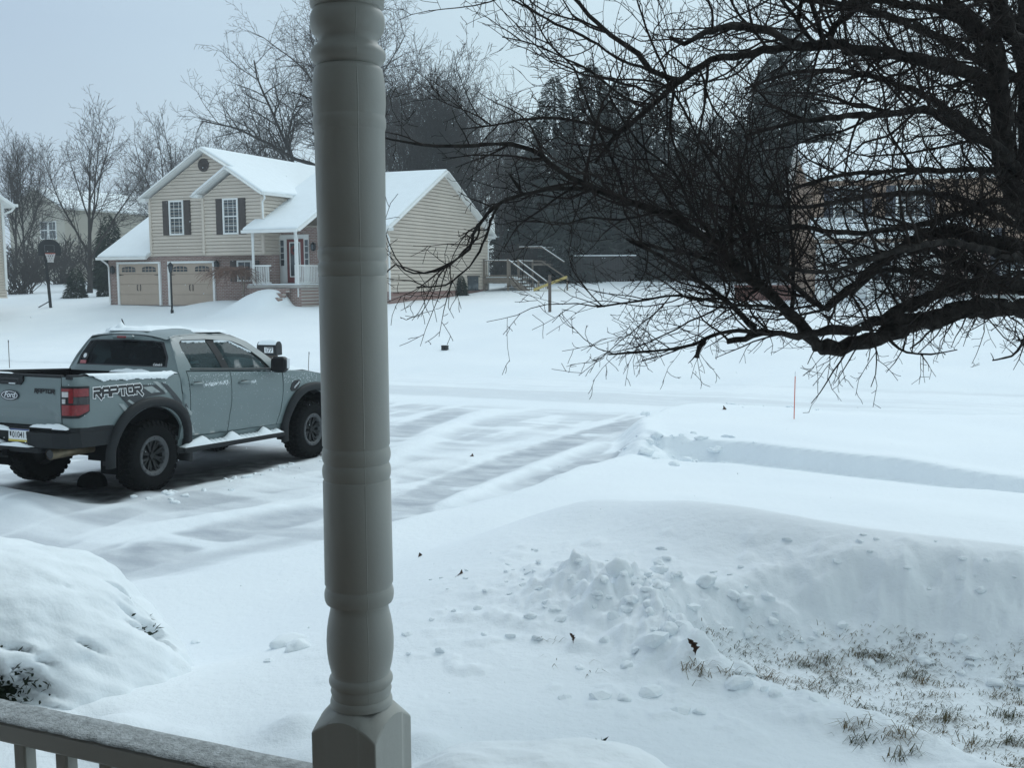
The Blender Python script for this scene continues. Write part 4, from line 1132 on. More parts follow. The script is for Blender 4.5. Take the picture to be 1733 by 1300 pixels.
def wheel(root, x, y, sgn):
    """sgn = +1 faces +y"""
    W = bpy.data.objects.new('wheel', None); col.objects.link(W); W.parent = root; W.location = (x, y, .42)
    if sgn < 0: W.rotation_euler = (0, 0, math.pi)
    t = MB(); t.smooth = True
    prof = [(.215, .10), (.235, .128), (.27, .142), (.33, .145), (.375, .137), (.395, .122), (.402, .10), (.404, .05), (.404, -.05), (.402, -.10), (.395, -.122), (.375, -.137), (.33, -.145), (.27, -.142), (.235, -.128), (.215, -.10)]
    t.lathe(prof, 60, 'Y')
    t.smooth = False
    n = 34
    for k in range(n):
        for sd in (-1, 1):
            a = 2 * math.pi * (k + (.25 if sd > 0 else -.25)) / n
            R = Matrix.Rotation(-a, 3, 'Y')
            t.box(R @ Vector((.405, sd * .088, 0)), (.034, .07, .045), R @ Matrix.Rotation(sd * .3, 3, 'X'))
            t.box(R @ Vector((.388, sd * .132, 0)), (.052, .022, .036), R @ Matrix.Rotation(sd * .5, 3, 'Z').transposed())
            a2 = a + math.pi / n
            R2 = Matrix.Rotation(-a2, 3, 'Y')
            t.box(R2 @ Vector((.404, sd * .032, 0)), (.03, .055, .04), R2 @ Matrix.Rotation(-sd * .6, 3, 'X'))
    to = t.build('tyre', M['rubber'], W); 
    r = MB(); r.smooth = True
    r.lathe([(.175, .085), (.185, .118), (.20, .136), (.232, .140), (.242, .128), (.24, .10), (.215, .08)], 48, 'Y')
    r.smooth = False
    for k in range(16):
        a = 2 * math.pi * k / 16
        r.M = Matrix.Translation((.216 * math.cos(a), .14, .216 * math.sin(a))) @ Matrix.Rotation(math.pi / 2, 4, 'X').inverted()
        r.lathe([(.001, .008), (.009, .006), (.010, -.004)], 6)
    r.M = None
    ro = r.build('bead_ring', M['rimgrey'], W); sharp(ro, 45)
    s = MB()
    s.lathe([(.205, .09), (.21, -.08), (.19, -.09)], 40, 'Y')
    s.lathe([(.001, .02), (.19, .02)], 40, 'Y')
    s.lathe([(.001, .10), (.035, .10), (.045, .085), (.06, .08), (.065, .04)], 20, 'Y')
    for k in range(8):
        a = 2 * math.pi * (k + .5) / 8
        for da in (-.15, .15):
            p0 = Vector((.055 * math.cos(a), .07, .055 * math.sin(a))); p1 = Vector((.19 * math.cos(a + da), .105, .19 * math.sin(a + da)))
            s.bar(p0, p1, .026, .03, (0, 1, 0))
    for k in range(6):
        a = 2 * math.pi * k / 6
        s.box((.036 * math.cos(a), .09, .036 * math.sin(a)), (.016, .03, .016))
    s.build('rim', M['rimdark'], W)
    return W

LETTERS = {
    'R': [[(0, 0), (0, 1)], [(0, 1), (.8, 1), (.9, .85), (.9, .62), (.8, .5), (0, .5)], [(.35, .5), (1.0, -.25)]],
    'A': [[(0, 0), (0, .8), (.15, 1), (.8, 1), (.95, .8), (.95, 0)], [(0, .42), (.95, .42)]],
    'P': [[(0, 0), (0, 1)], [(0, 1), (.8, 1), (.92, .85), (.92, .6), (.8, .45), (0, .45)]],
    'T': [[(0, 1), (1.0, 1)], [(.5, 1), (.5, 0)]],
    'O': [[(.12, 0), (0, .15), (0, .85), (.12, 1), (.82, 1), (.94, .85), (.94, .15), (.82, 0), (.12, 0)]],
}
def word_strokes(mb, word, fmap, x0, w, h, sw, shear=.12, gap=.22):
    """block capitals as thick strokes; fmap takes (x,y) in metres on the surface"""
    n = len(word); cw = w / (n + gap * (n - 1))
    for i, ch in enumerate(word):
        ox = x0 + i * cw * (1 + gap)
        for st in LETTERS[ch]:
            P = [Vector((ox + p[0] * cw + shear * p[1] * h, p[1] * h)) for p in st]
            for a, b in zip(P, P[1:]):
                d = (b - a); L = d.length; d.normalize(); nn = Vector((-d.y, d.x)) * sw / 2
                a2, b2 = a - d * sw * .45, b + d * sw * .45
                q = [a2 + nn, b2 + nn, b2 - nn, a2 - nn]
                mb.add([fmap(*p) for p in q], [(0, 1, 2, 3)])

def text_mesh(body, size, fmap, shear=0.0, bold=0.0):
    """lettering from the built-in font, laid on a surface by fmap(x, y)"""
    c = bpy.data.curves.new('t', 'FONT'); c.body = body; c.size = size; c.align_x = 'CENTER'; c.align_y = 'CENTER'; c.shear = shear; c.offset = bold
    o = bpy.data.objects.new('t', c); col.objects.link(o)
    dg = bpy.context.evaluated_depsgraph_get()
    me = bpy.data.meshes.new_from_object(o.evaluated_get(dg))
    vs = [fmap(v.co.x, v.co.y) for v in me.vertices]; fs = [tuple(p.vertices) for p in me.polygons]
    bpy.data.objects.remove(o); bpy.data.curves.remove(c); bpy.data.meshes.remove(me)
    return vs, fs

def build_truck():
    T = thing('pickup_truck', 'grey green four door pickup truck with black wheel arches parked on the snowy drive', 'pickup truck', matrix=TM)
    inn = lambda s, t=.03: (lambda a, b: (0, -s * t, 0))
    for s in (-1, 1):
        fm = lambda X, Z, s=s: (X, s * Yh(X, Z), Z)
        # load bed side
        m = MB()
        outl = [(-.97, .83), (-.53, .83)] + arc(0, .42, .585, 138, 14, 20) + [(.50, .56), (.497, 1.362), (-.97, 1.402)]
        panel(m, outl, fm, step=.07, inward=inn(s))
        # rounded rear corner
        path = [(-.97, Yh(-.97, 1)), (-1.04, .938), (-1.095, .915), (-1.128, .87), (-1.143, .80), (-1.146, .755)]
        zs = np.linspace(.83, 1.40, 9)
        vs = [(px, s * (py + (Yh(-.97, z) - Yh(-.97, 1)) * (1 - i / 5)), z - .0 * i) for z in zs for i, (px, py) in enumerate(path)]
        m.smooth = True
        m.add(vs, [(r * 6 + i, r * 6 + i + 1, (r + 1) * 6 + i + 1, (r + 1) * 6 + i) for r in range(8) for i in range(5)])
        m.smooth = False
        bs = m.build('bed_side', M['paint'], T)
        # bed rail cap
        m = MB()
        pr = [(-1.14, 1.405), (.47, 1.366)]
        m.prism([(s * .80, -.03), (s * .875, -.03), (s * .868, .014), (s * .81, .018)], lambda p: (pr[0][0], p[0], pr[0][1] + p[1]), lambda p: (pr[1][0], p[0], pr[1][1] + p[1]))
        m.build('bed_rail', M['cladding'], T)
        # cab side: strip behind the doors, pillars and roof rail
        m = MB()
        top = [(x, roof_edge(x)) for x in (2.62, 2.5, 2.36, 2.24, 2.12, 1.98, 1.84, 1.6, 1.2, .9, .75, .66)]
        outl = [(.513, .565), (.648, .565), (.653, 1.0), (.650, 1.395), (2.0, 1.345), (2.585, 1.315)] + top + [(.625, 1.74), (.56, 1.56), (.52, 1.40)]
        hole = [(.775, 1.425), (1.5, 1.39), (2.34, 1.365), (2.24, 1.49), (2.08, 1.615), (1.94, 1.69), (1.78, 1.745), (1.3, 1.772), (.83, 1.768), (.765, 1.735), (.745, 1.66)]
        panel(m, outl, fm, [hole], step=.07, inward=inn(s))
        m.build('cab_side', M['paint'], T)
        # black window surround and panes, set just inside the opening
        fi = lambda X, Z, s=s: (X, s * (Yh(X, Z) - .018), Z)
        rw = [(.80, 1.428), (1.36, 1.40), (1.30, 1.755), (.85, 1.75), (.785, 1.715), (.772, 1.65)]
        fw_ = [(1.50, 1.397), (2.27, 1.37), (2.215, 1.485), (2.07, 1.60), (1.93, 1.675), (1.77, 1.73), (1.43, 1.753)]
        hb = [(.765, 1.415), (1.5, 1.38), (2.36, 1.352), (2.25, 1.50), (2.09, 1.63), (1.95, 1.70), (1.78, 1.755), (1.3, 1.78), (.82, 1.776), (.755, 1.74), (.735, 1.66)]
        m = MB(); panel(m, hb, fi, [rw, fw_], step=.08, inward=inn(s, .02)); m.build('window_surround', M['cladding'], T)
        fg = lambda X, Z, s=s: (X, s * (Yh(X, Z) - .026), Z)
        for nm, poly, mt in (('side_window', rw, M['tint']), ('side_window', fw_, M['tint'])):
            m = MB(); panel(m, poly, fg, step=.1); wo = m.build(nm, mt, T)
        # frost along the top of the panes and the sill trim
        m = MB()
        rng = random.Random(5 + s)
        def frostrow(x0, x1, f):
            x = x0
            while x < x1:
                zt = f(x); h_ = .012 + .018 * rng.random()
                y = lambda z: s * (Yh(x, z) - .015)
                m.box((x, s * (Yh(x, zt) - .012), zt - h_ / 2), (.022, .012, h_ + .006))
                x += .016
        frostrow(.85, 1.28, lambda x: 1.757); m.build('frost', M['snow'], T)
        m = MB(); frostrow(1.46, 1.76, lambda x: 1.752); frostrow(1.76, 2.1, lambda x: 1.738 - (x - 1.76) * .42); m.build('frost', M['snow'], T)
        m = MB(); m.tube([(.74, s * (Yh(.74, 1.41) + .004), 1.412), (1.5, s * (Yh(1.5, 1.375) + .004), 1.378), (2.34, s * (Yh(2.34, 1.35) + .004), 1.352)], .009, 6); m.build('belt_trim', M['black'], T)
        # doors
        def handle(par, x, z):
            h = MB(); h.smooth = True
            yb = Yh(x, z)
            h.tube([(x - .11, s * (yb + .006), z), (x - .09, s * (yb + .03), z), (x, s * (yb + .038), z + .004), (x + .09, s * (yb + .03), z), (x + .12, s * (yb + .006), z)], [.012, .018, .02, .018, .012], 8)
            h.build('handle', M['paint'], par)
            c = MB(); c.prism([(-.05, -.012), (.05, -.012), (.06, .03), (-.05, .03)], lambda p: (x + p[0], s * (yb + .004), z + p[1]), lambda p: (x + p[0], s * (yb - .01), z + p[1])); c.build('handle_recess', M['decal'], par)
        rd = [(.664, .588), (1.02, .582), (1.405, .577), (1.44, .80), (1.455, 1.0), (1.462, 1.352), (.666, 1.382), (.668, 1.0)]
        m = MB(); panel(m, rd, fm, step=.07, inward=inn(s)); d1 = m.build('rear_door', M['paint'], T); handle(d1, .80, 1.225)
        fd = [(1.419, .577), (2.455, .572), (2.525, .75), (2.56, 1.0), (2.572, 1.303), (1.476, 1.352), (1.469, 1.0), (1.454, .80)]
        m = MB(); panel(m, fd, fm, step=.07, inward=inn(s)); d2 = m.build('front_door', M['paint'], T); handle(d2, 1.72, 1.195)
        # front wing
        wing = [(2.47, .572), (2.68, .56)] + arc(3.27, .42, .585, 166, 22, 20) + [(3.87, .70), (3.95, .9), (3.93, 1.12), (3.72, 1.205), (3.3, 1.27), (2.60, 1.312), (2.574, 1.0), (2.54, .75)]
        m = MB(); panel(m, wing, fm, step=.07, inward=inn(s)); m.build('front_wing', M['paint'], T)
        # sill
        m = MB(); m.prism([(.86, .60), (.895, .56), (.88, .47), (.80, .45)], lambda p: (.5, s * p[0], p[1]), lambda p: (2.7, s * p[0], p[1])); m.build('sill', M['paint'], T)
        # wheel arch flares: a swept band
        for xw, name in ((0, 'rear'), (3.27, 'front')):
            m = MB(); m.smooth = True
            A = np.linspace(-13, 190 if xw else 186, 40)
            vs = []
            for a in A:
                ar = math.radians(a); c, sn = math.cos(ar), math.sin(ar)
                q = (abs(c) ** 2.35 + abs(sn) ** 2.35) ** (-1 / 2.35)
                for (r_, y_) in ((.698, .0), (.694, .032), (.674, .056), (.615, .064), (.598, .058), (.580, .0), (.572, -.14)):
                    X = xw + r_ * q * c; Z = .42 + r_ * q * sn
                    yy = Yh(xw + .6 * q * c, max(.56, min(Z, 1.0))) if y_ > -.1 else .88
                    vs.append((X, s * ((Yh(X, min(max(Z, .5), 1.2)) if y_ == 0 and r_ > .7 else yy) + y_), Z))
            m.add(vs, [(i * 7 + j, i * 7 + j + 1, (i + 1) * 7 + j + 1, (i + 1) * 7 + j) for i in range(39) for j in range(6)])
            m.build('wheel_arch', M['cladding'], T)
            m = MB(); m.smooth = True
            vs = []
            for a in np.linspace(0, 180, 24):
                ar = math.radians(a)
                for y_ in (.90, .55): vs.append((xw + .60 * math.cos(ar), s * y_, .42 + .60 * math.sin(ar)))
            m.add(vs, [(i * 2, i * 2 + 1, i * 2 + 3, i * 2 + 2) for i in range(23)])
            m.build('arch_liner', M['under'], T)
        # running board with its toothed grip full of snow
        m = MB(); m.tube([(.40, s * .90, .43), (.52, s * .985, .425), (2.50, s * .985, .43), (2.62, s * .90, .44)], .035, 8)
        m.box((1.5, s * .955, .435), (2.05, .13, .05), bev=.01)
        for k in range(4): m.bar((.7 + .55 * k, s * .95, .42), (.7 + .55 * k, s * .7, .5), .05, .04)
        rb = m.build('running_board', M['cladding'], T)
        m = MB(); m.smooth = True
        x = .95
        def mound(x0, x1, h, pk):
            n_ = 10; vs = []
            for i in range(n_ + 1):
                t = i / n_; X = x0 + (x1 - x0) * t
                hh = h * (t / pk if t < pk else (1 - t) / (1 - pk)) ** .75
                for j in range(7):
                    v = j / 6 * 2 - 1
                    vs.append((X, s * (.955 + v * .062), .462 + hh * (1 - v * v) ** .6))
            m.add(vs, [(i * 7 + j, i * 7 + j + 1, (i + 1) * 7 + j + 1, (i + 1) * 7 + j) for i in range(n_) for j in range(6)])
        mound(.50, 1.02, .115, .72); mound(1.28, 1.62, .12, .45); mound(1.98, 2.30, .11, .4); mound(2.33, 2.5, .06, .4)
        x = 1.0
        while x < 2.36: mound(x, x + .088, .05, .5); x += .085
        m.build('snow', M['snow'], rb)
        # mirror
        m = MB(); m.smooth = True
        m.M = Matrix.Translation((2.32, s * 1.08, 1.415))
        n_ = 12; vs = []
        for i, (xx, sc_) in enumerate(((-.05, .86), (-.04, 1.0), (.02, 1.0), (.08, .82), (.11, .4))):
            for k in range(n_):
                a = 2 * math.pi * k / n_; c, sn = math.cos(a), math.sin(a); q = (abs(c) ** 4 + abs(sn) ** 4) ** -.25
                vs.append((xx - .03 * s * c * 0, .125 * q * c * sc_, .11 * q * sn * sc_))
        m.add(vs, [(i * n_ + k, i * n_ + (k + 1) % n_, (i + 1) * n_ + (k + 1) % n_, (i + 1) * n_ + k) for i in range(4) for k in range(n_)] + [tuple(range(n_)), tuple(4 * n_ + k for k in range(n_))])
        m.M = None; m.smooth = False
        m.bar((2.36, s * .90, 1.335), (2.35, s * 1.03, 1.35), .05, .05)
        mo = m.build('mirror', M['black'], T); sharp(mo, 50)
        m = MB(); m.box((2.268, s * 1.08, 1.42), (.006, .19, .16), bev=.03); m.build('mirror_glass', M['lensdark'], mo)
        m = MB(); m.box((2.335, s * 1.2, 1.43), (.06, .012, .13)); m.build('mirror_edge', M['chrome'], mo)
        # side vent badge on the wing
        m = MB(); c0 = [(2.72, 1.05), (2.765, 1.13), (2.83, 1.16), (2.935, 1.17), (2.955, 1.14), (2.90, 1.07), (2.83, 1.02), (2.75, 1.015)]
        m.prism(c0, lambda p: (p[0], s * (Yh(*p) + .012), p[1]), lambda p: (p[0], s * (Yh(*p) - .01), p[1])); vo = m.build('side_vent', M['ink'], T)
        m = MB()
        for t in (.2, .45, .7):
            a = Vector((2.76 + .16 * t, 1.04 + .1 * t)); m.tube([(a.x, s * (Yh(*a) + .016), a.y), (a.x + .035, s * (Yh(*a) + .016), a.y + .035)], .010, 5)
        m.build('vent_detail', M['chrome'], vo)
        # decals
        def decal(polys, mt, name='decal', off=.005):
            for p in polys:
                m_ = MB(); panel(m_, p, lambda X, Z: (X, s * (Yh(X, Z) + off), Z), step=.06); m_.build(name, mt, bs)
        if True:
            decal([[(-.555, 1.2), (-.16, 1.27), (.105, 1.255), (.207, 1.141), (-.10, 1.125), (-.403, 1.04)], [(.155, 1.286), (.267, 1.245), (.49, 1.02), (.49, .90), (.346, 1.068)]], M['decal'])
            decal([[(-.15, 1.24), (.0, 1.245), (.12, 1.17), (-.03, 1.165)], [(-.55, 1.08), (-.476, 1.07), (-.395, .977), (-.448, .966)], [(-.42, 1.10), (-.39, 1.115), (-.30, 1.06), (-.33, 1.045)], [(.03, 1.30), (.11, 1.295), (.24, 1.17), (.21, 1.15)]], M['decalg'], off=.008)
            for mt_, of_, ps in (('decal', .006, ([(.52, .85), (.612, .79), (.655, .648), (.542, .66)], [(.54, .99), (.57, 1.0), (.64, .88), (.60, .86)])), ('decalg', .0085, ([(.55, .97), (.693, .878), (.665, .835), (.60, .90)], [(.612, .80), (.715, .71), (.766, .616), (.69, .625)]))):
                for p in ps:
                    m_ = MB(); panel(m_, p, lambda X, Z: (X, s * (Yh(X, Z) + of_), Z), step=.06); m_.build('decal', M[mt_], d1)
            # lettering: white outline under black strokes; reads from outside on both flanks
            base = lambda off: ((lambda x, y: (-.90 + x, -(Yh(-.90 + x, 1.18 + y) + off), 1.175 + y + .012 * x)) if s < 0 else (lambda x, y: (-.16 - x, Yh(-.16 - x, 1.18 + y) + off, 1.175 + y + .012 * (.74 - x))))
            m_ = MB(); word_strokes(m_, 'RAPTOR', base(.009), .02, .70, .085, .048); m_.build('lettering_outline', M['white'], bs)
            m_ = MB(); word_strokes(m_, 'RAPTOR', base(.011), .02, .70, .085, .030); m_.build('lettering', M['ink'], bs)
        # tail lamp, wrapped round the corner
        tp = [(-.955, Yh(-.955, 1.1)), (-1.0, .945), (-1.045, .937), (-1.085, .92), (-1.115, .89), (-1.133, .85), (-1.146, .80), (-1.15, .752)]
        tl_ = [0]
        for a, b in zip(tp, tp[1:]): tl_.append(tl_[-1] + math.hypot(a[0] - b[0], a[1] - b[1]))
        TL = tl_[-1]
        def lamp(mt, s0, s1, z0, z1, off, name, par, cut=0.0, n_=12):
            m_ = MB(); m_.smooth = True
            vs_ = []
            for k in range(n_ + 1):
                d_ = TL * (s0 + (s1 - s0) * k / n_)
                X = float(np.interp(d_, tl_, [p[0] for p in tp])); Y = float(np.interp(d_, tl_, [p[1] for p in tp]))
                X2 = float(np.interp(min(TL, d_ + .01), tl_, [p[0] for p in tp])); Y2 = float(np.interp(min(TL, d_ + .01), tl_, [p[1] for p in tp]))
                X1 = float(np.interp(max(0, d_ - .01), tl_, [p[0] for p in tp])); Y1 = float(np.interp(max(0, d_ - .01), tl_, [p[1] for p in tp]))
                nx, ny = (Y2 - Y1), -(X2 - X1); q = math.hypot(nx, ny); nx, ny = nx / q, ny / q
                if nx > 0 and ny < 0: nx, ny = -nx, -ny
                if nx > .01: nx, ny = -nx, -ny
                zz0 = z0 + cut * max(0, 1 - k / n_ * 2.5)
                for (zz, o_) in ((zz0, off - .03), (zz0, off), (z1, off), (z1, off - .03)):
                    vs_.append((X + nx * o_, s * (Y + abs(ny) * o_), zz))
            m_.add(vs_, [(i * 4 + j, i * 4 + j + 1, (i + 1) * 4 + j + 1, (i + 1) * 4 + j) for i in range(n_) for j in range(3)] + [(0, 1, 2, 3), tuple(n_ * 4 + j for j in range(4))])
            o = m_.build(name, mt, par); sharp(o, 35); return o
        th = lamp(M['black'], 0, 1, .955, 1.30, .012, 'tail_light', T, .07)
        lamp(M['lensred'], .05, .955, .985, 1.10, .019, 'red_lens', th, .05)
        lamp(M['lensred'], .06, .55, 1.19, 1.278, .019, 'red_lens', th)
        lamp(M['lensred'], .56, .955, 1.245, 1.278, .019, 'red_lens', th)
        lamp(M['lensred'], .56, .70, 1.12, 1.243, .019, 'red_lens', th)
        lamp(M['lensclear'], .71, .94, 1.185, 1.242, .0195, 'clear_lens', th)
        lamp(M['lensclear'], .82, .94, 1.115, 1.165, .0195, 'clear_lens', th)
        lamp(M['lensdark'], .06, .55, 1.105, 1.185, .021, 'smoked_lens', th)
        # front lamp
        m = MB(); m.box((3.88, s * .70, 1.05), (.16, .34, .17), bev=.04); m.build('headlight', M['lensclear'], T)
        # mud flap
        m = MB(); m.box((-.56, s * .84, .45), (.02, .26, .36)); m.build('mud_flap', M['under'], T)

    # tailgate
    xt = lambda y, z: -1.146 - .012 * math.sin(min(1, max(0, (z - .86) / .5)) * math.pi) + (.018 if z < 1.06 - .10 * max(0, (abs(y) - .45) / .3) and z > .90 and abs(y) < .68 else 0)
    m = MB()
    panel(m, [(-.742, .862), (.742, .862), (.744, 1.1), (.742, 1.40), (0, 1.408), (-.742, 1.40)], lambda y, z: (xt(y, z), y, z), step=.04, inward=lambda a, b: (.03, 0, 0))
    tg = m.build('tailgate', M['paint'], T)
    m = MB(); m.box((-1.13, 0, 1.405), (.06, 1.5, .03), bev=.01); m.build('top_cap', M['cladding'], tg)
    m = MB(); m.prism([(-.20, 1.40), (.20, 1.40), (.205, 1.345), (.165, 1.30), (-.165, 1.30), (-.205, 1.345)], lambda p: (-1.172, p[0], p[1]), lambda p: (-1.13, p[0], p[1])); ho = m.build('handle', M['cladding'], tg)
    m = MB(); m.box((-1.174, 0, 1.365), (.006, .30, .02)); m.box((-1.176, 0, 1.325), (.01, .24, .02), bev=.004); m.build('grip', M['ink'], ho)
    m = MB(); m.box((-1.178, -.05, 1.312), (.012, .10, .012), bev=.005); m.build('snow', M['snow'], ho)
    def ell(a, b, off, name, mt, par, inner=None):
        m_ = MB(); n_ = 40; vs = []
        for k in range(n_):
            q = 2 * math.pi * k / n_; vs.append((off, a * math.cos(q), 1.178 + b * math.sin(q)))
        if inner:
            for k in range(n_):
                q = 2 * math.pi * k / n_; vs.append((off, inner[0] * math.cos(q), 1.178 + inner[1] * math.sin(q)))
            m_.add(vs, [(k, (k + 1) % n_, n_ + (k + 1) % n_, n_ + k) for k in range(n_)])
        else: m_.add(vs + [(off + .012, v[1], v[2]) for v in vs], [tuple(range(n_))] + [(k, (k + 1) % n_, n_ + (k + 1) % n_, n_ + k) for k in range(n_)])
        return m_.build(name, mt, par)
    bo = ell(.138, .057, -1.172, 'badge', M['ovalblue'], tg)
    ell(.122, .047, -1.1735, 'badge_ring', M['chrome'], bo, (.113, .041))
    m = MB(); m.add(*text_mesh('Ford', .085, lambda x, y: (-1.1738, -x, 1.182 + y), .35, .0015)); m.build('badge_lettering', M['chrome'], bo)
    m = MB(); word_strokes(m, 'RAPTOR', lambda x, y: (-1.1625, -(.37 + x), 1.222 + y), 0, .29, .038, .015); m.build('lettering', M['ink'], tg)
    # bed box inside, floor and front wall
    m = MB()
    m.box((-.33, 0, .84), (1.6, 1.60, .04))
    for s in (-1, 1): m.box((-.33, s * .80, 1.10), (1.6, .03, .54))
    m.box((-1.10, 0, 1.11), (.03, 1.6, .52)); m.box((.455, 0, 1.11), (.05, 1.6, .52)); m.build('bed_liner', M['under'], T)
    m = MB(); m.smooth = True; n_ = 14
    vs = [(-1.07 + 1.5 * i / n_, -.77 + 1.54 * j / n_, .90 + .06 * float(perlin(i * .5, j * .5, 3)) + .05) for i in range(n_ + 1) for j in range(n_ + 1)]
    m.add(vs, [(i * (n_ + 1) + j, (i + 1) * (n_ + 1) + j, (i + 1) * (n_ + 1) + j + 1, i * (n_ + 1) + j + 1) for i in range(n_) for j in range(n_)]); m.build('bed_snow', M['snow'], T)
    # cab rear wall with the back window
    def xb(y, z):
        X = .445 + .32 * (z - 1.385); yy = Yh(.6, z)
        return X + .085 * (min(1, abs(y) / yy)) ** 6
    def hw(z): return Yh(.58, z) - .004
    rear = [(-hw(1.2), 1.2), (hw(1.2), 1.2), (hw(1.3), 1.3), (hw(1.385), 1.385), (hw(1.5), 1.5), (hw(1.6), 1.6), (hw(1.7), 1.7), (hw(1.765), 1.765)] + [(y, 1.765 + .068 * (1 - (y / hw(1.765)) ** 2)) for y in (.55, .4, .2, 0, -.2, -.4, -.55)] + [(-hw(1.765), 1.765), (-hw(1.7), 1.7), (-hw(1.6), 1.6), (-hw(1.5), 1.5), (-hw(1.385), 1.385), (-hw(1.3), 1.3)]
    rwin = [(-.735, 1.44), (.735, 1.44), (.715, 1.56), (.60, 1.745), (.45, 1.762), (0, 1.768), (-.45, 1.762), (-.60, 1.745), (-.715, 1.56)]
    m = MB(); panel(m, rear, lambda y, z: (xb(y, z), y, z), [rwin], step=.05, inward=lambda a, b: (.03, 0, 0)); m.build('cab_rear', M['paint'], T)
    rin = [(p[0] * 1.02, 1.6 + (p[1] - 1.6) * 1.04) for p in rwin]
    m = MB(); panel(m, rin, lambda y, z: (xb(y, z) + .012, y, z), step=.08); rg = m.build('rear_window', M['tintdark'], T)
    m = MB()
    rb_ = [(p[0] * .95, 1.6 + (p[1] - 1.6) * .9) for p in rwin]
    panel(m, rin, lambda y, z: (xb(y, z) + .009, y, z), [rb_], step=.06); m.build('window_border', M['ink'], rg)
    m = MB(); q_ = lambda y, z: Vector((xb(y, z) - .004, y, z))
    m.prism([(.055 * math.cos(a), .05 * math.sin(a)) for a in np.linspace(0, 2 * math.pi, 18, endpoint=False)], lambda p: q_(.60 + p[0], 1.545 + p[1]), lambda p: q_(.60 + p[0], 1.545 + p[1]) + Vector((.01, 0, 0))); st = m.build('sticker', M['seat'], rg)
    m = MB(); m.prism([(.03 * math.cos(a), .03 * math.sin(a)) for a in np.linspace(0, 2 * math.pi, 14, endpoint=False)], lambda p: q_(.605 + p[0], 1.555 + p[1]) - Vector((.003, 0, 0)), lambda p: q_(.605 + p[0], 1.555 + p[1])); m.build('sticker_face', M['white'], st)
    m = MB(); m.prism([(-.05, -.02), (.055, -.02), (.055, .02), (-.05, .02)], lambda p: q_(.615 + p[0], 1.475 + p[1]), lambda p: q_(.615 + p[0], 1.475 + p[1]) + Vector((.01, 0, 0))); m.build('sticker', M['pink'], rg)
    m = MB(); m.add(*text_mesh("Cabela's", .040, lambda x, y: tuple(q_(-.60 - x, 1.468 + y)), .2, .001)); m.build('window_lettering', M['white'], rg)
    m = MB(); m.M = None
    m.box((.50, -.04, 1.80), (.06, .34, .05), bev=.018); cl = m.build('brake_light', M['paint'], T)
    m = MB(); m.box((.472, -.04, 1.80), (.02, .15, .03), bev=.008); m.build('red_lens', M['lensred'], cl)
    # roof
    m = MB(); m.smooth = True
    xs = np.linspace(.575, 1.92, 14); ny = 13
    vs = []
    for X in xs:
        ze = roof_edge(X) - .012; ye = Yh(X, ze) + .004
        for j in range(ny):
            v = j / (ny - 1) * 2 - 1
            vs.append((X + .11 * (1 - v * v) * ((X - .575) / 1.345) ** 4, v * ye, ze + (.064 + .010 * math.sin((X - .6) / 1.35 * math.pi)) * (1 - abs(v) ** 2.6)))
    m.add(vs, [(i * ny + j, i * ny + j + 1, (i + 1) * ny + j + 1, (i + 1) * ny + j) for i in range(13) for j in range(ny - 1)])
    m.build('roof', M['paint'], T)
    # windscreen
    m = MB(); m.smooth = True
    vs = []
    for i in range(8):
        X = 1.91 + (2.60 - 1.91) * i / 7; ze = roof_edge(X); ye = Yh(X, ze) - .03
        for j in range(ny):
            v = j / (ny - 1) * 2 - 1
            vs.append((X + .11 * (1 - v * v), v * ye, ze - .014 + .05 * (1 - abs(v) ** 2.6) * (1 - i / 9)))
    m.add(vs, [(i * ny + j, i * ny + j + 1, (i + 1) * ny + j + 1, (i + 1) * ny + j) for i in range(7) for j in range(ny - 1)])
    m.build('windscreen', M['tint'], T)
    # bonnet
    m = MB(); m.smooth = True
    vs = []
    for i in range(12):
        X = 2.585 + 1.31 * i / 11
        for j in range(ny):
            v = j / (ny - 1) * 2 - 1; e_ = float(np.interp(X, [2.58, 2.6, 3.3, 3.72, 3.95], [1.312, 1.311, 1.268, 1.203, 1.12])); ye = Yh(X, min(1.31, e_)) - .012
            vs.append((X + .05 * (1 - v * v) * (i / 11), v * ye, e_ + .055 * (1 - abs(v) ** 3) + .02 * (1 if .35 < abs(v) < .75 else 0) * (1 - i / 11)))
    m.add(vs, [(i * ny + j, i * ny + j + 1, (i + 1) * ny + j + 1, (i + 1) * ny + j) for i in range(11) for j in range(ny - 1)])
    m.build('bonnet', M['paint'], T)
    # nose: grille, bumper
    m = MB(); m.box((3.92, 0, 1.0), (.12, 1.1, .26), bev=.03); go = m.build('grille', M['ink'], T)
    m = MB()
    for k in range(3): m.box((3.985, 0, .92 + .08 * k), (.02, 1.05, .02))
    m.build('grille_bars', M['rimgrey'], go)
    m = MB()
    m.prism([(3.70, -.90), (3.95, -.80), (4.08, -.5), (4.10, 0), (4.08, .5), (3.95, .80), (3.70, .90)], lambda p: (p[0], p[1], .50), lambda p: (p[0] - .02, p[1], .88)); m.build('front_bumper', M['cladding'], T)
    # rear bumper
    m = MB()
    m.prism([(-.60, -.955), (-1.08, -.945), (-1.20, -.90), (-1.27, -.72), (-1.28, -.36), (-1.22, -.30), (-1.22, .30), (-1.28, .36), (-1.27, .72), (-1.20, .90), (-1.08, .945), (-.60, .955), (-.60, .80), (-.9, .7), (-.9, -.7), (-.60, -.80)], lambda p: (p[0] + .02, p[1], .63), lambda p: (p[0], p[1] * .995, .80)); 
    m.prism([(-.60, -.95), (-1.08, -.935), (-1.16, -.88), (-1.19, -.70), (-1.19, .70), (-1.16, .88), (-1.08, .935), (-.60, .95), (-.60, .80), (-.9, .7), (-.9, -.7), (-.60, -.80)], lambda p: (p[0], p[1], .798), lambda p: (p[0], p[1], .85))
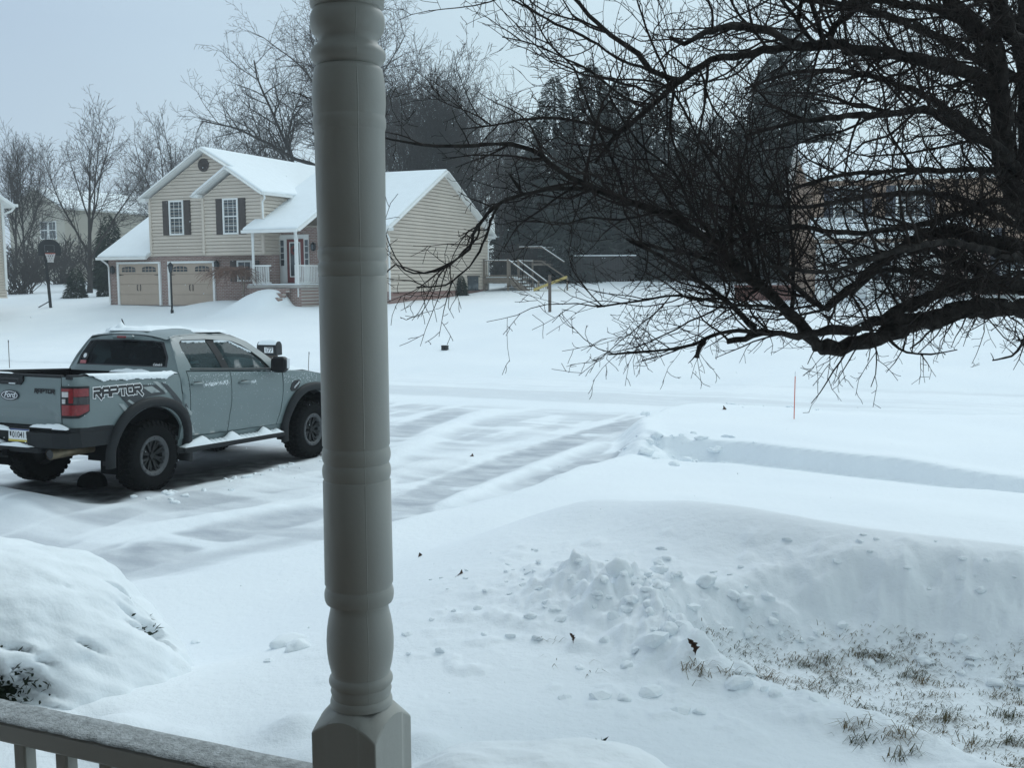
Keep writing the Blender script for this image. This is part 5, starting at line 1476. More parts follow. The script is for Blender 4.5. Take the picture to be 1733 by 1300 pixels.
    m.box((-1.16, 0, .60), (.14, 1.0, .08), bev=.02)
    bp_ = m.build('rear_bumper', M['cladding'], T)
    bv = bp_.modifiers.new('bevel', 'BEVEL'); bv.width = .012; bv.segments = 2; bv.limit_method = 'ANGLE'
    m = MB(); m.box((-1.236, -.225, .748), (.03, .325, .165), bev=.006); pl = m.build('plate_frame', M['black'], bp_)
    m = MB(); m.box((-1.2525, -.225, .755), (.006, .305, .135)); po = m.build('license_plate', M['white'], bp_)
    m = MB(); m.box((-1.2565, -.225, .694), (.003, .305, .022)); m.build('plate_band', M['plateyel'], po)
    m = MB(); m.box((-1.2565, -.225, .815), (.003, .305, .014)); m.build('plate_band', M['plateblue'], po)
    m = MB(); m.add(*text_mesh('01041', .098, lambda x, y: (-1.2585, -.225 - x * .78, .755 + y * .95), 0, .001)); m.add(*text_mesh('F', .045, lambda x, y: (-1.2585, -.35 - x, .775 + y))); m.add(*text_mesh('P', .045, lambda x, y: (-1.2585, -.35 - x, .738 + y)))
    m.box((-1.2580, -.105, .765), (.002, .02, .05)); m.build('plate_lettering', M['ink'], po)
    # snow on the bumper, plate ledge
    def clump(par, c, sx, sy, sz, seed, name='snow'):
        m_ = MB(); m_.smooth = True; n_ = 12; vs_ = []
        for i in range(n_ + 1):
            for j in range(n_ + 1):
                a, b = i / n_ * 2 - 1, j / n_ * 2 - 1
                r_ = max(abs(a), abs(b)); h_ = max(0, 1 - r_ ** 2.2) ** .7 * (.75 + .7 * float(perlin(a * 1.7 + seed, b * 1.7)))
                k_ = 1 + .25 * float(perlin(a * 1.1 + seed, b * 1.1 + 5))
                vs_.append((c[0] + a * sx * k_, c[1] + b * sy * k_, c[2] + h_ * sz))
        m_.add(vs_, [(i * (n_ + 1) + j, (i + 1) * (n_ + 1) + j, (i + 1) * (n_ + 1) + j + 1, i * (n_ + 1) + j + 1) for i in range(n_) for j in range(n_)])
        return m_.build(name, M['snow'], par)
    clump(bp_, (-1.20, -.62, .849), .05, .24, .05, 1); clump(bp_, (-1.22, -.80, .84), .03, .10, .03, 2); clump(bp_, (-1.24, .15, .80), .04, .30, .05, 3)
    clump(bp_, (-1.27, -.20, .635), .045, .24, .045, 4); clump(bp_, (-1.24, .25, .66), .04, .22, .06, 5)
    # exhaust, axle, frame, tow hitch
    m = MB(); m.smooth = True; m.tube([(-1.19, -.60, .555), (-1.185, -.60, .555), (-.95, -.60, .562), (-.6, -.62, .56)], [.058, .062, .062, .05], 16, cap=False); m.tube([(-1.12, -.60, .557), (-1.11, -.60, .557)], [.05, .05], 14); ex = m.build('exhaust_tip', M['tan'], T)
    m = MB(); m.tube([(-1.185, -.60, .555), (-1.0, -.60, .56)], .05, 14); m.build('pipe_inside', M['ink'], ex)
    m = MB()
    m.tube([(0, -.8, .42), (0, .8, .42)], .06, 10); m.lathe([(.001, -.14), (.15, -.1), (.17, 0), (.15, .1), (.001, .14)], 16, 'X')
    for s in (-1, 1): m.bar((-1.1, s * .45, .60), (3.6, s * .42, .58), .09, .14)
    m.box((1.5, 0, .58), (2.4, 1.5, .14)); m.box((.1, -.05, .70), (1.1, .9, .16)); m.box((-1.15, 0, .55), (.2, .08, .07)); m.tube([(3.27, -.8, .45), (3.27, .8, .45)], .05, 8)
    m.box((3.3, 0, .75), (1.0, 1.1, .5))
    for s in (-1, 1): m.tube([(-.12, s * .55, .38), (-.05, s * .5, .85)], .035, 8)
    m.build('underbody', M['under'], T)
    # interior
    m = MB()
    for x, ys in ((1.05, (-.42, 0, .42)), (1.95, (-.40, .40))):
        for y in ys:
            m.box((x - .1, y, 1.20), (.16, .46, .62), Matrix.Rotation(-.2, 3, 'Y'), bev=.05); m.box((x - .16, y, 1.575), (.11, .26, .19), bev=.05); m.box((x + .15, y, .95), (.5, .46, .16), bev=.05)
    m.build('seats', M['seat'], T)
    m = MB(); m.box((2.52, 0, 1.22), (.4, 1.5, .22), bev=.06); m.box((1.5, 0, .66), (2.2, 1.7, .06)); da = m.build('dashboard', M['under'], T)
    m = MB(); m.smooth = True
    m.M = Matrix.Translation((2.22, .40, 1.34)) @ Matrix.Rotation(-1.15, 4, 'Y')
    m.tube([(.18 * math.cos(a), .18 * math.sin(a), 0) for a in np.linspace(0, 2 * math.pi, 21)], .016, 6); m.M = None; m.build('steering_wheel', M['ink'], T)
    # wheels
    for x in (0, 3.27):
        for s in (-1, 1): wheel(T, x, s * .845, s)
    # snow: rails, shoulder of the near bed side, roof, bonnet, cab sill
    def shoulder(s, x0, x1, seed, par):
        m_ = MB(); m_.smooth = True
        nx, nz = int((x1 - x0) / .012), 16
        vs_ = []; ok = []
        for i in range(nx + 1):
            X = x0 + (x1 - x0) * i / nx
            top_ = float(np.interp(X, [-1.14, .47], [1.425, 1.386]))
            lo_ = top_ - .085 - .02 * float(fbm(X * 3.1, seed, 3)) + .10 * float(ss(x0 + .18, x0, X)) + .06 * float(ss(x1 - .12, x1, X))
            for j in range(nz + 1):
                t = j / nz
                if t < .5:
                    u_ = t / .5; z = lo_ + (top_ - .015 - lo_) * u_; y = Yh(max(X, -.97), min(z, 1.385)) + .004 + .02 * math.sin(min(1, u_ * 1.3) * math.pi / 2) + .008 * float(perlin(X * 22, z * 22, seed))
                else:
                    u_ = (t - .5) / .5; z = top_ - .015 + .022 * math.sin(u_ * math.pi) + .004; y = Yh(max(X, -.97), 1.385) + .022 - .12 * u_
                vs_.append((X, s * y, z)); ok.append(t > .30 or float(perlin(X * 12, z * 12, 9)) * .7 + t * 3.2 > .30)
        fs_ = [(i * (nz + 1) + j, (i + 1) * (nz + 1) + j, (i + 1) * (nz + 1) + j + 1, i * (nz + 1) + j + 1) for i in range(nx) for j in range(nz)]
        m_.add(vs_, [f for f in fs_ if all(ok[k] for k in f)])
        return m_.build('snow', M['snow'], par)
    shoulder(-1, -.92, .40, 1, T)
    clump(T, (1.0, .10, 1.875), .30, .34, .075, 11, 'roof_snow'); clump(T, (.86, .36, 1.85), .12, .16, .13, 17, 'roof_snow'); clump(T, (1.55, -.25, 1.86), .30, .36, .05, 13, 'roof_snow'); clump(T, (1.5, .3, 1.875), .5, .3, .06, 15, 'roof_snow')
    clump(T, (3.0, -.42, 1.30), .42, .40, .075, 21, 'bonnet_snow'); clump(T, (3.1, .4, 1.31), .5, .42, .07, 23, 'bonnet_snow')
    clump(T, (.44, -.22, 1.365), .05, .33, .05, 31); clump(T, (-1.13, .35, 1.418), .035, .36, .02, 33)
    clump(T, (.44, -.80, 1.375), .06, .10, .03, 34)
    m = MB(); m.tube([(.95, .33, 1.86), (.86, .33, 2.02)], .008, 6); m.build('antenna', M['black'], T)
    # specks of blown snow stuck to the paint
    rng = random.Random(4)
    m = MB()
    def speck(X, Z, r_):
        y = -(Yh(X, Z) + .003); n_ = 5; a0 = rng.random()
        m.add([(X + r_ * math.cos(a0 + k * 1.257) * rng.uniform(.6, 1.2), y, Z + r_ * math.sin(a0 + k * 1.257) * rng.uniform(.6, 1.2)) for k in range(n_)], [tuple(range(n_))])
    for k in range(190): speck(rng.uniform(.88, 1.42), 1.222 + rng.gauss(0, .014) - .02 * rng.random(), rng.uniform(.003, .009))
    for k in range(60): speck(rng.uniform(1.84, 1.98), 1.195 + rng.gauss(0, .012), rng.uniform(.003, .007))
    for k in range(260): speck(rng.uniform(.6, 2.5), rng.uniform(.62, 1.33), rng.uniform(.0015, .0042))
    for k in range(160): speck(rng.uniform(.7, 2.5), 1.335 - abs(rng.gauss(0, .04)), rng.uniform(.002, .006))
    for k in range(160): speck(rng.uniform(2.6, 3.4), rng.uniform(1.13, 1.27), rng.uniform(.002, .007))
    for k in range(120): speck(rng.uniform(-.9, .3), 1.28 - abs(rng.gauss(0, .03)), rng.uniform(.002, .007))
    m.build('snow_specks', M['snow'], T)
    return T
build_truck()
# ------------------------------------------------------------------ small things in the yards
def px_thing(px, py, **k): return ground_hit(px, py)

# mailbox 177
def build_mailbox():
    p = at(456, 601, 25.0); g = gzw(p.x, p.y)
    t = thing('mailbox', 'black mailbox with white number 177 on a post behind the pickup', 'mailbox', (p.x, p.y, g), -PHI)
    zb = p.z - g
    rot = Matrix.Translation((0, 0, zb)) @ Matrix.Rotation(math.radians(8), 4, 'Z')
    prof = [(-.135, 0), (.135, 0), (.135, .19)] + [(.135 * math.cos(a), .19 + .135 * math.sin(a)) for a in np.linspace(0, math.pi, 14)][1:-1] + [(-.135, .19)]
    m = MB(); m.M = rot; m.prism(prof, lambda q: (-.26, q[0], q[1]), lambda q: (.24, q[0], q[1])); o = m.build('body', M['black'], t); sharp(o, 30)
    m = MB(); m.M = rot; pr2 = [(a * 1.06, b * 1.03) for a, b in prof]; m.prism(pr2, lambda q: (.24, q[0], q[1]), lambda q: (.265, q[0], q[1])); m.build('door', M['black'], t)
    m = MB(); m.M = rot; m.box((.06, -.138, .13), (.25, .006, .155)); pl = m.build('number_plate', M['black'], t)
    m = MB(); m.M = rot
    for k in range(3): m.box((-.02 + .08 * k, -.1425, .13), (.072, .004, .135))
    m.build('number_tiles', M['white'], pl)
    m = MB(); m.M = rot; m.add(*text_mesh('177', .15, lambda x, y: (.06 + x * .93, -.1455, .13 + y), 0, .002)); m.build('numbers', M['ink'], pl)
    m = MB(); m.box((0, 0, zb / 2 - .1), (.10, .10, zb + .2)); m.box((0, 0, zb - .03), (.4, .12, .05)); m.build('post', M['postwood'], t)
    m = MB(); m.M = rot; m.smooth = True
    m.lathe([(.001, .08), (.12, .06), (.2, .02), (.22, -.01)], 16); 
    m2 = MB(); m2.smooth = True
    vs = []
    for i in range(9):
        for j in range(9):
            a, b = i / 8 * 2 - 1, j / 8 * 2 - 1
            yy = b * .12; hz = .19 + math.sqrt(max(0, .135 ** 2 - yy ** 2)) + .003
            vs.append((a * .24, yy, hz + .05 * max(0, 1 - b * b) * (1 - a ** 4) * (1 + .3 * float(perlin(a * 2, b * 2)))))
    m2.M = rot
    m2.add(vs, [(i * 9 + j, (i + 1) * 9 + j, (i + 1) * 9 + j + 1, i * 9 + j + 1) for i in range(8) for j in range(8)])
    m2.build('snow_cap', M['snow'], t)
build_mailbox()

# snow stakes along the street
def stake(px0, py0, pxt, pyt, Y, label, mt, r):
    b = at(px0, py0, Y); tp = at(pxt, pyt, Y); g = gzw(b.x, b.y)
    o = thing('snow_stake', label, 'stake', (b.x, b.y, g - .05), 0, 'snow stakes along the street')
    d = tp - b
    m = MB(); m.tube([(0, 0, -.1), (0, 0, (b.z - g) + .05), (d.x, d.y, tp.z - g + .05)], r, 6); m.build('rod', mt, o)
    m = MB(); m.tube([(d.x * .96, d.y * .96, tp.z - g + .05 - .07), (d.x, d.y, tp.z - g + .056)], r * 1.3, 6); m.build('cap', M['white'] if mt is M['orange'] else M['black'], o)
stake(1343.5, 722, 1346, 630, 17.5, 'orange snow stake standing on the snowbank between walk and street', M['orange'], .008)
stake(16, 618, 14, 576, 33.0, 'thin dark snow stake behind the pickup bed near the left edge', M['postwood'], .012)
stake(522, 620, 523, 596, 31.0, 'short dark snow stake beyond the pickup bonnet, left of the turned post', M['postwood'], .011)

# dark box lying on the far lawn
p = ground_hit(753, 593)
t = thing('utility_box', 'small black box half buried on the far snowy lawn', 'box', p, -PHI)
m = MB(); m.box((0, 0, .06), (.21, .16, .15), bev=.015); m.build('body', M['black'], t)
m = MB(); m.box((0, 0, .143), (.23, .18, .02), bev=.008); m.build('lid', M['black'], t)

# wooden post on the far lawn
p = ground_hit(930.5, 528)
sc_ = p.y / FPX
t = thing('wooden_post', 'lone weathered brown post on the lawn right of the beige house', 'post', p, -PHI)
m = MB(); m.box((0, 0, 30 * sc_), (4.4 * sc_, 4.4 * sc_, 60 * sc_ + .1), bev=.01); m.build('shaft', M['postwood'], t)
m = MB(); m.box((0, 0, 61 * sc_), (4.8 * sc_, 4.8 * sc_, .03), bev=.01); m.build('cap', M['postwood'], t)

# yellow slide leaning by the trees
a, b = at(903, 500, 56), at(960, 470, 56)
g = gzw(a.x, a.y)
t = thing('yellow_slide', 'yellow plastic slide sloping down to the snow right of the deck', 'slide', (a.x, a.y, g), 0)
v = b - Vector((a.x, a.y, g))
m = MB(); m.bar((0, 0, 0), v, .42, .05); m.build('chute', M['yellow'], t)
m = MB()
for s in (-1, 1): m.bar(Vector((0, s * .21, .05)), v + Vector((0, s * .21, .05)), .05, .13)
m.build('side_rim', M['yellow'], t)
m = MB()
for s in (-1, 1): m.bar(Vector((v.x, v.y + s * .22, -.2)), v + Vector((0, s * .22, .05)), .06, .06)
m.build('support', M['wood'], t)

# dark board fence with a snowy top rail, small shed in front of the pines
a, b = at(972, 0, 62), at(1080, 0, 62)
g = gzw(a.x, a.y)
t = thing('board_fence', 'dark board fence with snow along its top rail under the pines', 'fence', (a.x, a.y, g), 0)
L = b.x - a.x
zt = at(1000, 434, 62).z - g
m = MB()
for k in range(int(L / .15)): m.box((.07 + .15 * k, 0, zt / 2), (.135, .025, zt))
m.build('boards', M['wood_dark'], t)
m = MB(); m.box((L / 2, 0, zt - .02), (L, .12, .07)); m.build('top_rail', M['wood_dark'], t)
m = MB(); m.box((L / 2, 0, zt + .05), (L, .13, .07), bev=.03); m.build('snow', M['snow'], t)
c = at(968, 500, 66); g = gzw(c.x, c.y)
S_ = simple_house('garden_shed', 'small dark shed with a snowy roof beside the board fence', (c.x - 1.3, c.y, g), -PHI, 2.5, 2.5, at(968, 432, 66).z - g, .5, 'x', M['wood_dark'], .15)
mm = MB(); mm.box((.7, -.03, .9), (.8, .05, 1.8)); mm.build('door', M['wood_dark'], S_)
# low brick wall by the brick house
c = at(1244, 526, 45); d = at(1342, 526, 45); g = gzw(c.x, c.y)
t = thing('brick_garden_wall', 'low red brick wall behind the lowest branch of the near tree', 'wall', (c.x, c.y, g), 0)
L = d.x - c.x
m = MB(); m.box((L / 2, 0, .2), (L, .3, .8)); m.build('wall', M['brick_wall'], t)
m = MB(); m.box((L / 2, 0, .64), (L + .05, .36, .08)); m.build('coping', M['brick_wall'], t)
# grey post box by the brick house
p = at(1702, 545, 40); g = gzw(p.x, p.y)
t = thing('post_box', 'grey box on a post under the branches near the right edge', 'mailbox', (p.x, p.y, g), -PHI)
zt = at(1702, 533, 40).z - g
m = MB(); m.box((0, 0, zt / 2), (.09, .09, zt)); m.build('post', M['postwood'], t)
m = MB(); m.box((0, 0, zt), (.45, .2, .22), bev=.05); m.build('box', M['siding_grey'], t)

# basketball hoop
def build_hoop():
    p = ground_hit(86, 521)
    s_ = p.y / FPX
    t = thing('basketball_hoop', 'black basketball hoop with fan backboard on a leaning pole by the left houses', 'basketball hoop', p, 0)
    top = Vector((-5.0 * s_, 0, 95 * s_))
    m = MB(); m.tube([(0, 0, -.1), top], 2.6 * s_, 8); m.build('pole', M['black'], t)
    bz = 100 * s_; bxx = 10 * s_
    R = Matrix.Translation((bxx, -.5, bz)) @ Matrix.Rotation(math.radians(28), 4, 'Z')
    hw = 17.5 * s_
    P = [(-hw, -13 * s_), (hw, -13 * s_), (hw, 0)] + [(hw * math.cos(a), 14 * s_ * math.sin(a)) for a in np.linspace(.15, math.pi - .15, 12)] + [(-hw, 0)]
    m = MB(); m.M = R; m.prism(P, lambda q: (q[0], 0, q[1]), lambda q: (q[0], .06, q[1])); bb = m.build('backboard', M['black'], t)
    m = MB(); m.M = R
    for a, b in (((-.22, -.2), (.22, -.2)), ((.22, -.2), (.22, .12)), ((.22, .12), (-.22, .12)), ((-.22, .12), (-.22, -.2))): m.bar((a[0], -.012, a[1]), (b[0], -.012, b[1]), .03, .012)
    m.build('target_square', M['siding_grey'], bb)
    m = MB(); m.smooth = True; m.M = R; rz = -.30
    ring = [(.23 * math.cos(a), -.30 + .23 * math.sin(a), rz) for a in np.linspace(0, 2 * math.pi, 21)]
    m.tube(ring, .016, 6); m.box((0, -.04, rz), (.15, .1, .04)); m.build('rim', M['red'], t)
    m = MB(); m.M = R
    n = 12
    lv = [(.23, 0), (.20, -.12), (.16, -.24), (.13, -.34), (.14, -.44)]
    for k in range(n):
        for i in range(4):
            for sg in (-1, 1):
                a0 = 2 * math.pi * (k + .5 * (i % 2)) / n; a1 = a0 + sg * math.pi / n
                m.tube([(lv[i][0] * math.cos(a0), -.30 + lv[i][0] * math.sin(a0), rz + lv[i][1]), (lv[i + 1][0] * math.cos(a1), -.30 + lv[i + 1][0] * math.sin(a1), rz + lv[i + 1][1])], .011, 3, cap=False)
    m.build('net', M['net'], t)
    m = MB(); m.bar(top, (bxx, -.44, bz - .1), .07, .10); m.bar(top - Vector((0, 0, .45)), (bxx, -.44, bz - .3), .06, .08); m.build('arm', M['black'], t)
    m = MB(); m.bar((-17 * s_, -.25, .02), (-2 * s_, .05, 11 * s_), .05, .05); m.bar((-6 * s_, .5, .05), (-1 * s_, .05, 11 * s_), .05, .05); m.build('brace', M['black'], t)
build_hoop()

# lamp post in front of the garage
def build_lamp():
    p = HO + Vector((6.5 * CP - 3 * SP, -6.5 * SP - 3 * CP, 0)); p = at(291, 517, p.y); g = gzw(p.x, p.y)
    t = thing('lamp_post', 'black garden lamp post with lantern in front of the garage doors', 'lamp post', (p.x, p.y, g), -PHI)
    zt = at(291, 461, p.y).z - g
    m = MB(); m.smooth = True; m.lathe([(.001, -.05), (.07, -.05), (.07, .12), (.045, .2), (.04, zt - .05), (.06, zt), (.001, zt + .01)], 10); o = m.build('pole', M['black'], t); sharp(o)
    m = MB(); m.lathe([(.07, zt + .03), (.11, zt + .30)], 6); m.build('glass', M['gl'], t)
    m = MB(); m.lathe([(.001, zt), (.09, zt + .01), (.08, zt + .035), (.001, zt + .04)], 6); m.lathe([(.16, zt + .29), (.15, zt + .32), (.05, zt + .43), (.015, zt + .46), (.001, zt + .52)], 6)
    for k in range(6):
        a = k * math.pi / 3; m.tube([(.072 * math.cos(a), .072 * math.sin(a), zt + .03), (.113 * math.cos(a), .113 * math.sin(a), zt + .31)], .012, 4)
    m.build('lantern_frame', M['black'], t)
build_lamp()

# ------------------------------------------------------------------ snow-laden shrubs by the porch
def leaf_card(m, p, d, n_, L, W):
    d = d.normalized(); s = d.cross(n_)
    if s.length < 1e-4: s = d.orthogonal()
    s.normalize(); up = s.cross(d)
    m.add([p - s * W * .2, p + d * L * .45 - s * W * .5 + up * L * .06, p + d * L, p + d * L * .45 + s * W * .5 + up * L * .06, p + s * W * .2], [(0, 1, 2, 3, 4)])

def snow_shrub(name, label, c, rx, ry, h, seed, hole, yaw=0.0, lumps=.11):
    """dome of snow over dark foliage; hole(az, t) is how much the foliage shows"""
    t = thing(name, label, 'shrub', c, yaw)
    rng = random.Random(seed)
    na, nt_ = 260, 110
    vs = []; show = []
    for i in range(nt_ + 1):
        q = i / nt_
        for k in range(na):
            a = 2 * math.pi * k / na
            el = math.pi / 2 * (1 - q)
            x, y, z = math.cos(el) * math.cos(a), math.cos(el) * math.sin(a), math.sin(el)
            n1 = float(fbm(x * 1.6 + seed, y * 1.6 + z * 1.3, 4, seed))
            r_ = 1 + .09 * n1 + .012 * float(fbm(x * 14 + seed, y * 14 + z * 11, 3, 4)) + lumps * .5 * float(perlin(x * 5 + z * 3, y * 5 - z * 4, seed + 3))
            fl = 1 + .18 * max(0, q - .72) / .28
            vs.append((x * rx * r_ * fl, y * ry * r_ * fl, (abs(z) ** .85) * h * (1 + .06 * n1) - .12 * max(0, q - .9) / .1))
            show.append(hole(a, q) + .55 * float(perlin(x * 7 + z * 5 + seed, y * 7 + z * 6, seed + 5)) + .45 * float(perlin(x * 19 + z * 11 + seed, y * 19 + z * 15, seed + 6)))
    fs = []
    for i in range(nt_):
        for k in range(na):
            f = (i * na + k, i * na + (k + 1) % na, (i + 1) * na + (k + 1) % na, (i + 1) * na + k)
            fs.append(f)
    sink = [1 - .22 * float(ss(.35, .95, k)) for k in show]
    m = MB(); m.smooth = True; m.add([(v[0] * k, v[1] * k, v[2] * (k if v[2] > 0 else 1)) for v, k in zip(vs, sink)], fs); m.build('snow_cap', M['snow'], t)
    m = MB()
    for i in range(0, nt_, 1):
        for k in range(i % 2, na, 2):
            j = i * na + k
            if show[j] > .46:
                P = Vector(vs[j])
                for q in range(2):
                    d = Vector((P.x / rx, P.y / ry, P.z / h * .6)).normalized() + Vector((rng.gauss(0, .6), rng.gauss(0, .6), rng.gauss(0, .6)))
                    leaf_card(m, P * rng.uniform(.80, .985), d, Vector((rng.gauss(0, 1), rng.gauss(0, 1), 1)), rng.uniform(.025, .055), rng.uniform(.008, .018))
    m.build('foliage', M['evergreen'], t)
    m = MB(); m.smooth = True
    m.add([(v[0] * .84, v[1] * .84, v[2] * .84 - .02) for v in vs[::1]], [(i * na + k, i * na + (k + 1) % na, (i + 1) * na + (k + 1) % na, (i + 1) * na + k) for i in range(nt_) for k in range(na)])
    m.build('branches', M['evergreen'], t)
    return t
def bump_(a, a0, w_): 
    d = (a - a0 + math.pi) % (2 * math.pi) - math.pi
    return math.exp(-(d / w_) ** 2)
c = at(40, 1080, 5.0)
snow_shrub('snowy_shrub', 'large evergreen shrub buried under a dome of snow left of the porch railing', (c.x - .40, c.y + .1, .33), 1.04, 1.0, .92, 3,
           lambda a, q: 1.15 * bump_(a, math.radians(-62), .42) * float(ss(.50, .74, q)) * (1 - float(ss(.93, 1.0, q))) + .50 * bump_(a, math.radians(13), .20) * float(ss(.40, .56, q)) * (1 - float(ss(.84, .95, q))))
c = at(890, 1330, 2.75)
snow_shrub('snowy_shrub', 'low rounded shrub buried in snow below the turned post, only twig tips showing', (c.x + .04, c.y - .12, .48), .76, .62, .80, 8,
           lambda a, q: .22 * bump_(a, math.radians(60), .9) * float(ss(.3, .42, q)) * (1 - float(ss(.55, .65, q))), lumps=.015)

# ------------------------------------------------------------------ clods, leaves, grass
def build_clods():
    rng = random.Random(12)
    m = MB(); m.smooth = True
    bm = bmesh.new(); bmesh.ops.create_icosphere(bm, subdivisions=3, radius=1)
    V = [v.co.copy() for v in bm.verts]; Fc = [[v.index for v in f.verts] for f in bm.faces]; bm.free()
    def clod(u, s, r, fl=.6):
        z = gz(u, s); c = US2W(u, s, z + r * fl * .06)
        sd = rng.random() * 50; a = rng.random() * 6.28; el = rng.uniform(.8, 1.5)
        R = Matrix.Rotation(a, 3, 'Z') @ Matrix.Rotation(rng.gauss(0, .35), 3, 'X')
        nn = fbm(np.array([v.x * 1.1 + sd + v.z for v in V]), np.array([v.y * 1.1 + sd - v.z * .7 for v in V]), 5, 3)
        nb = perlin(np.array([v.x * .8 - sd for v in V]), np.array([v.y * .8 + v.z + sd for v in V]), 9)
        if rng.random() < .55:                      # a broken, angular piece of crust
            bq = bmesh.new()
            for q in range(11):
                d = Vector((rng.gauss(0, 1), rng.gauss(0, 1), rng.gauss(0, 1))).normalized() * rng.uniform(.75, 1.15)
                bq.verts.new(c + R @ Vector((d.x * r * el, d.y * r, d.z * r * fl)))
            bmesh.ops.convex_hull(bq, input=bq.verts)
            bmesh.ops.delete(bq, geom=[v for v in bq.verts if not v.link_faces], context='VERTS')
            bmesh.ops.subdivide_edges(bq, edges=bq.edges[:], cuts=1, smooth=.25, use_grid_fill=True, fractal=.25, seed=rng.randint(0, 999))
            bq.verts.index_update()
            m.smooth = False
            m.add([v.co.copy() for v in bq.verts], [[v.index for v in f.verts] for f in bq.faces]); bq.free()
            m.smooth = True
            return
        vs = [c + R @ Vector((v.x * r * el, v.y * r, v.z * r * fl)) * (1 + .42 * float(k) + .45 * float(b)) for v, k, b in zip(V, nn, nb)]
        m.add(vs, Fc)
    # thrown over the bank and down its left end
    for k in range(46): clod(rng.gauss(-2.15, .55), rng.gauss(5.75, .38), .010 + abs(rng.gauss(0, .013)))
    for k in range(60): clod(rng.gauss(-1.7, .36), rng.gauss(5.6, .34), .012 + abs(rng.gauss(0, .022)))
    for k in range(26): clod(rng.uniform(-1.2, 1.0), rng.uniform(6.45, 6.9), .010 + abs(rng.gauss(0, .014)))
    for k in range(24): clod(rng.uniform(-1.3, .8), 6.2 + rng.uniform(-.25, .05), .018 + abs(rng.gauss(0, .02)))
    for k in range(12): clod(rng.gauss(-1.32, .14), rng.gauss(5.12, .16), .025 + abs(rng.gauss(0, .02)), .7)
    for k in range(12): clod(rng.uniform(-1.1, -.3), rng.uniform(4.66, 4.95), .02 + abs(rng.gauss(0, .02)), .7)
    for px, py, r in ((490, 1090, .085), (505, 1098, .06), (272, 1078, .075), (262, 1062, .05), (330, 1090, .03), (455, 1120, .03), (745, 1105, .035), (818, 1075, .035), (690, 1110, .02), (690, 1075, .03), (865, 1078, .035), (1195, 990, .06), (1060, 1035, .03), (1100, 1040, .03), (955, 1182, .035), (1015, 1180, .05), (1055, 1185, .035), (1100, 1175, .06), (1150, 1205, .06), (1185, 1208, .04)):
        p = ground_hit(px, py); u, s = W2US(p); clod(u, s, r, .62)
    # crust blocks at the mouth of the walk, crumbs on the drive
    for k in range(34): clod(rng.gauss(-3.6, .4), rng.gauss(14.6, .4), .02 + abs(rng.gauss(0, .045)), .6)
    for k in range(30): clod(rng.gauss(-3.5, .8), rng.gauss(20.6, .35), .02 + abs(rng.gauss(0, .04)), .6)
    for k in range(36): clod(-8.15 + rng.gauss(0, .14), rng.uniform(8.6, 13.8), .015 + abs(rng.gauss(0, .025)), .6)
    o = m.build('snow_clods', M['snow']); o['kind'] = 'stuff'
build_clods()

def dead_leaf(px, py, size, label, lobed=True, tilt=1.2, rot=.4):
    p = ground_hit(px, py)
    t = MB()
    n = 15; vs = []
    prof = [(0, .03), (.1, .07), (.2, .12), (.27, .20), (.33, .27), (.38, .12), (.47, .13), (.55, .24), (.60, .22), (.66, .10), (.76, .15), (.84, .13), (.90, .06), (1, 0)] if lobed else [(0, .05), (.2, .22), (.4, .3), (.6, .26), (.8, .14), (1, 0)]
    k = len(prof)
    R = Matrix.Rotation(rot, 3, 'Y') @ Matrix.Rotation(tilt, 3, 'X')
    for (x, w_) in prof:
        for s in (-1, 0, 1): vs.append(p + R @ Vector((s * w_ * size * (1.15 if s > 0 else .7) + .12 * size * math.sin(x * 4), (x + (.06 if s > 0 else -.03)) * size, (.9 * w_ if s else 0) * size + .35 * size * (x - .5) ** 2)))
    t.add(vs, [(i * 3 + j, i * 3 + j + 1, (i + 1) * 3 + j + 1, (i + 1) * 3 + j) for i in range(k - 1) for j in range(2)])
    t.tube([p, p + R @ Vector((.02 * size, -.35 * size, .05 * size))], .0015, 4)
    o = t.build('dead_leaf', M['leaf'])
    tag(o, label, 'leaf', 'dead leaves on the snow')
    return o
dead_leaf(1176, 1110, .085, 'brown lobed oak leaf standing upright in the snowbank by the grass', True, 1.5, -.35)
dead_leaf(772, 976, .085, 'small dark curled leaf on smooth snow right of the turned post', False, .35, 1.2)
dead_leaf(708, 944, .05, 'tiny dark leaf scrap on the snow close beside the turned post', False, .5, .3)
dead_leaf(795, 773, .09, 'tiny dark leaf lying on the swept driveway', False, .5, 1.0)
dead_leaf(1222, 694, .14, 'dark leaf at the end of the curved wheel track by the street', False, .5, .8)
dead_leaf(970, 1088, .05, 'reddish brown leaf scrap on the snow heap left of the oak leaf', True, .9, -.3)
dead_leaf(1090, 1292, .035, 'small dark leaf at the bottom edge beside the low snowy shrub', False, .6, .2)

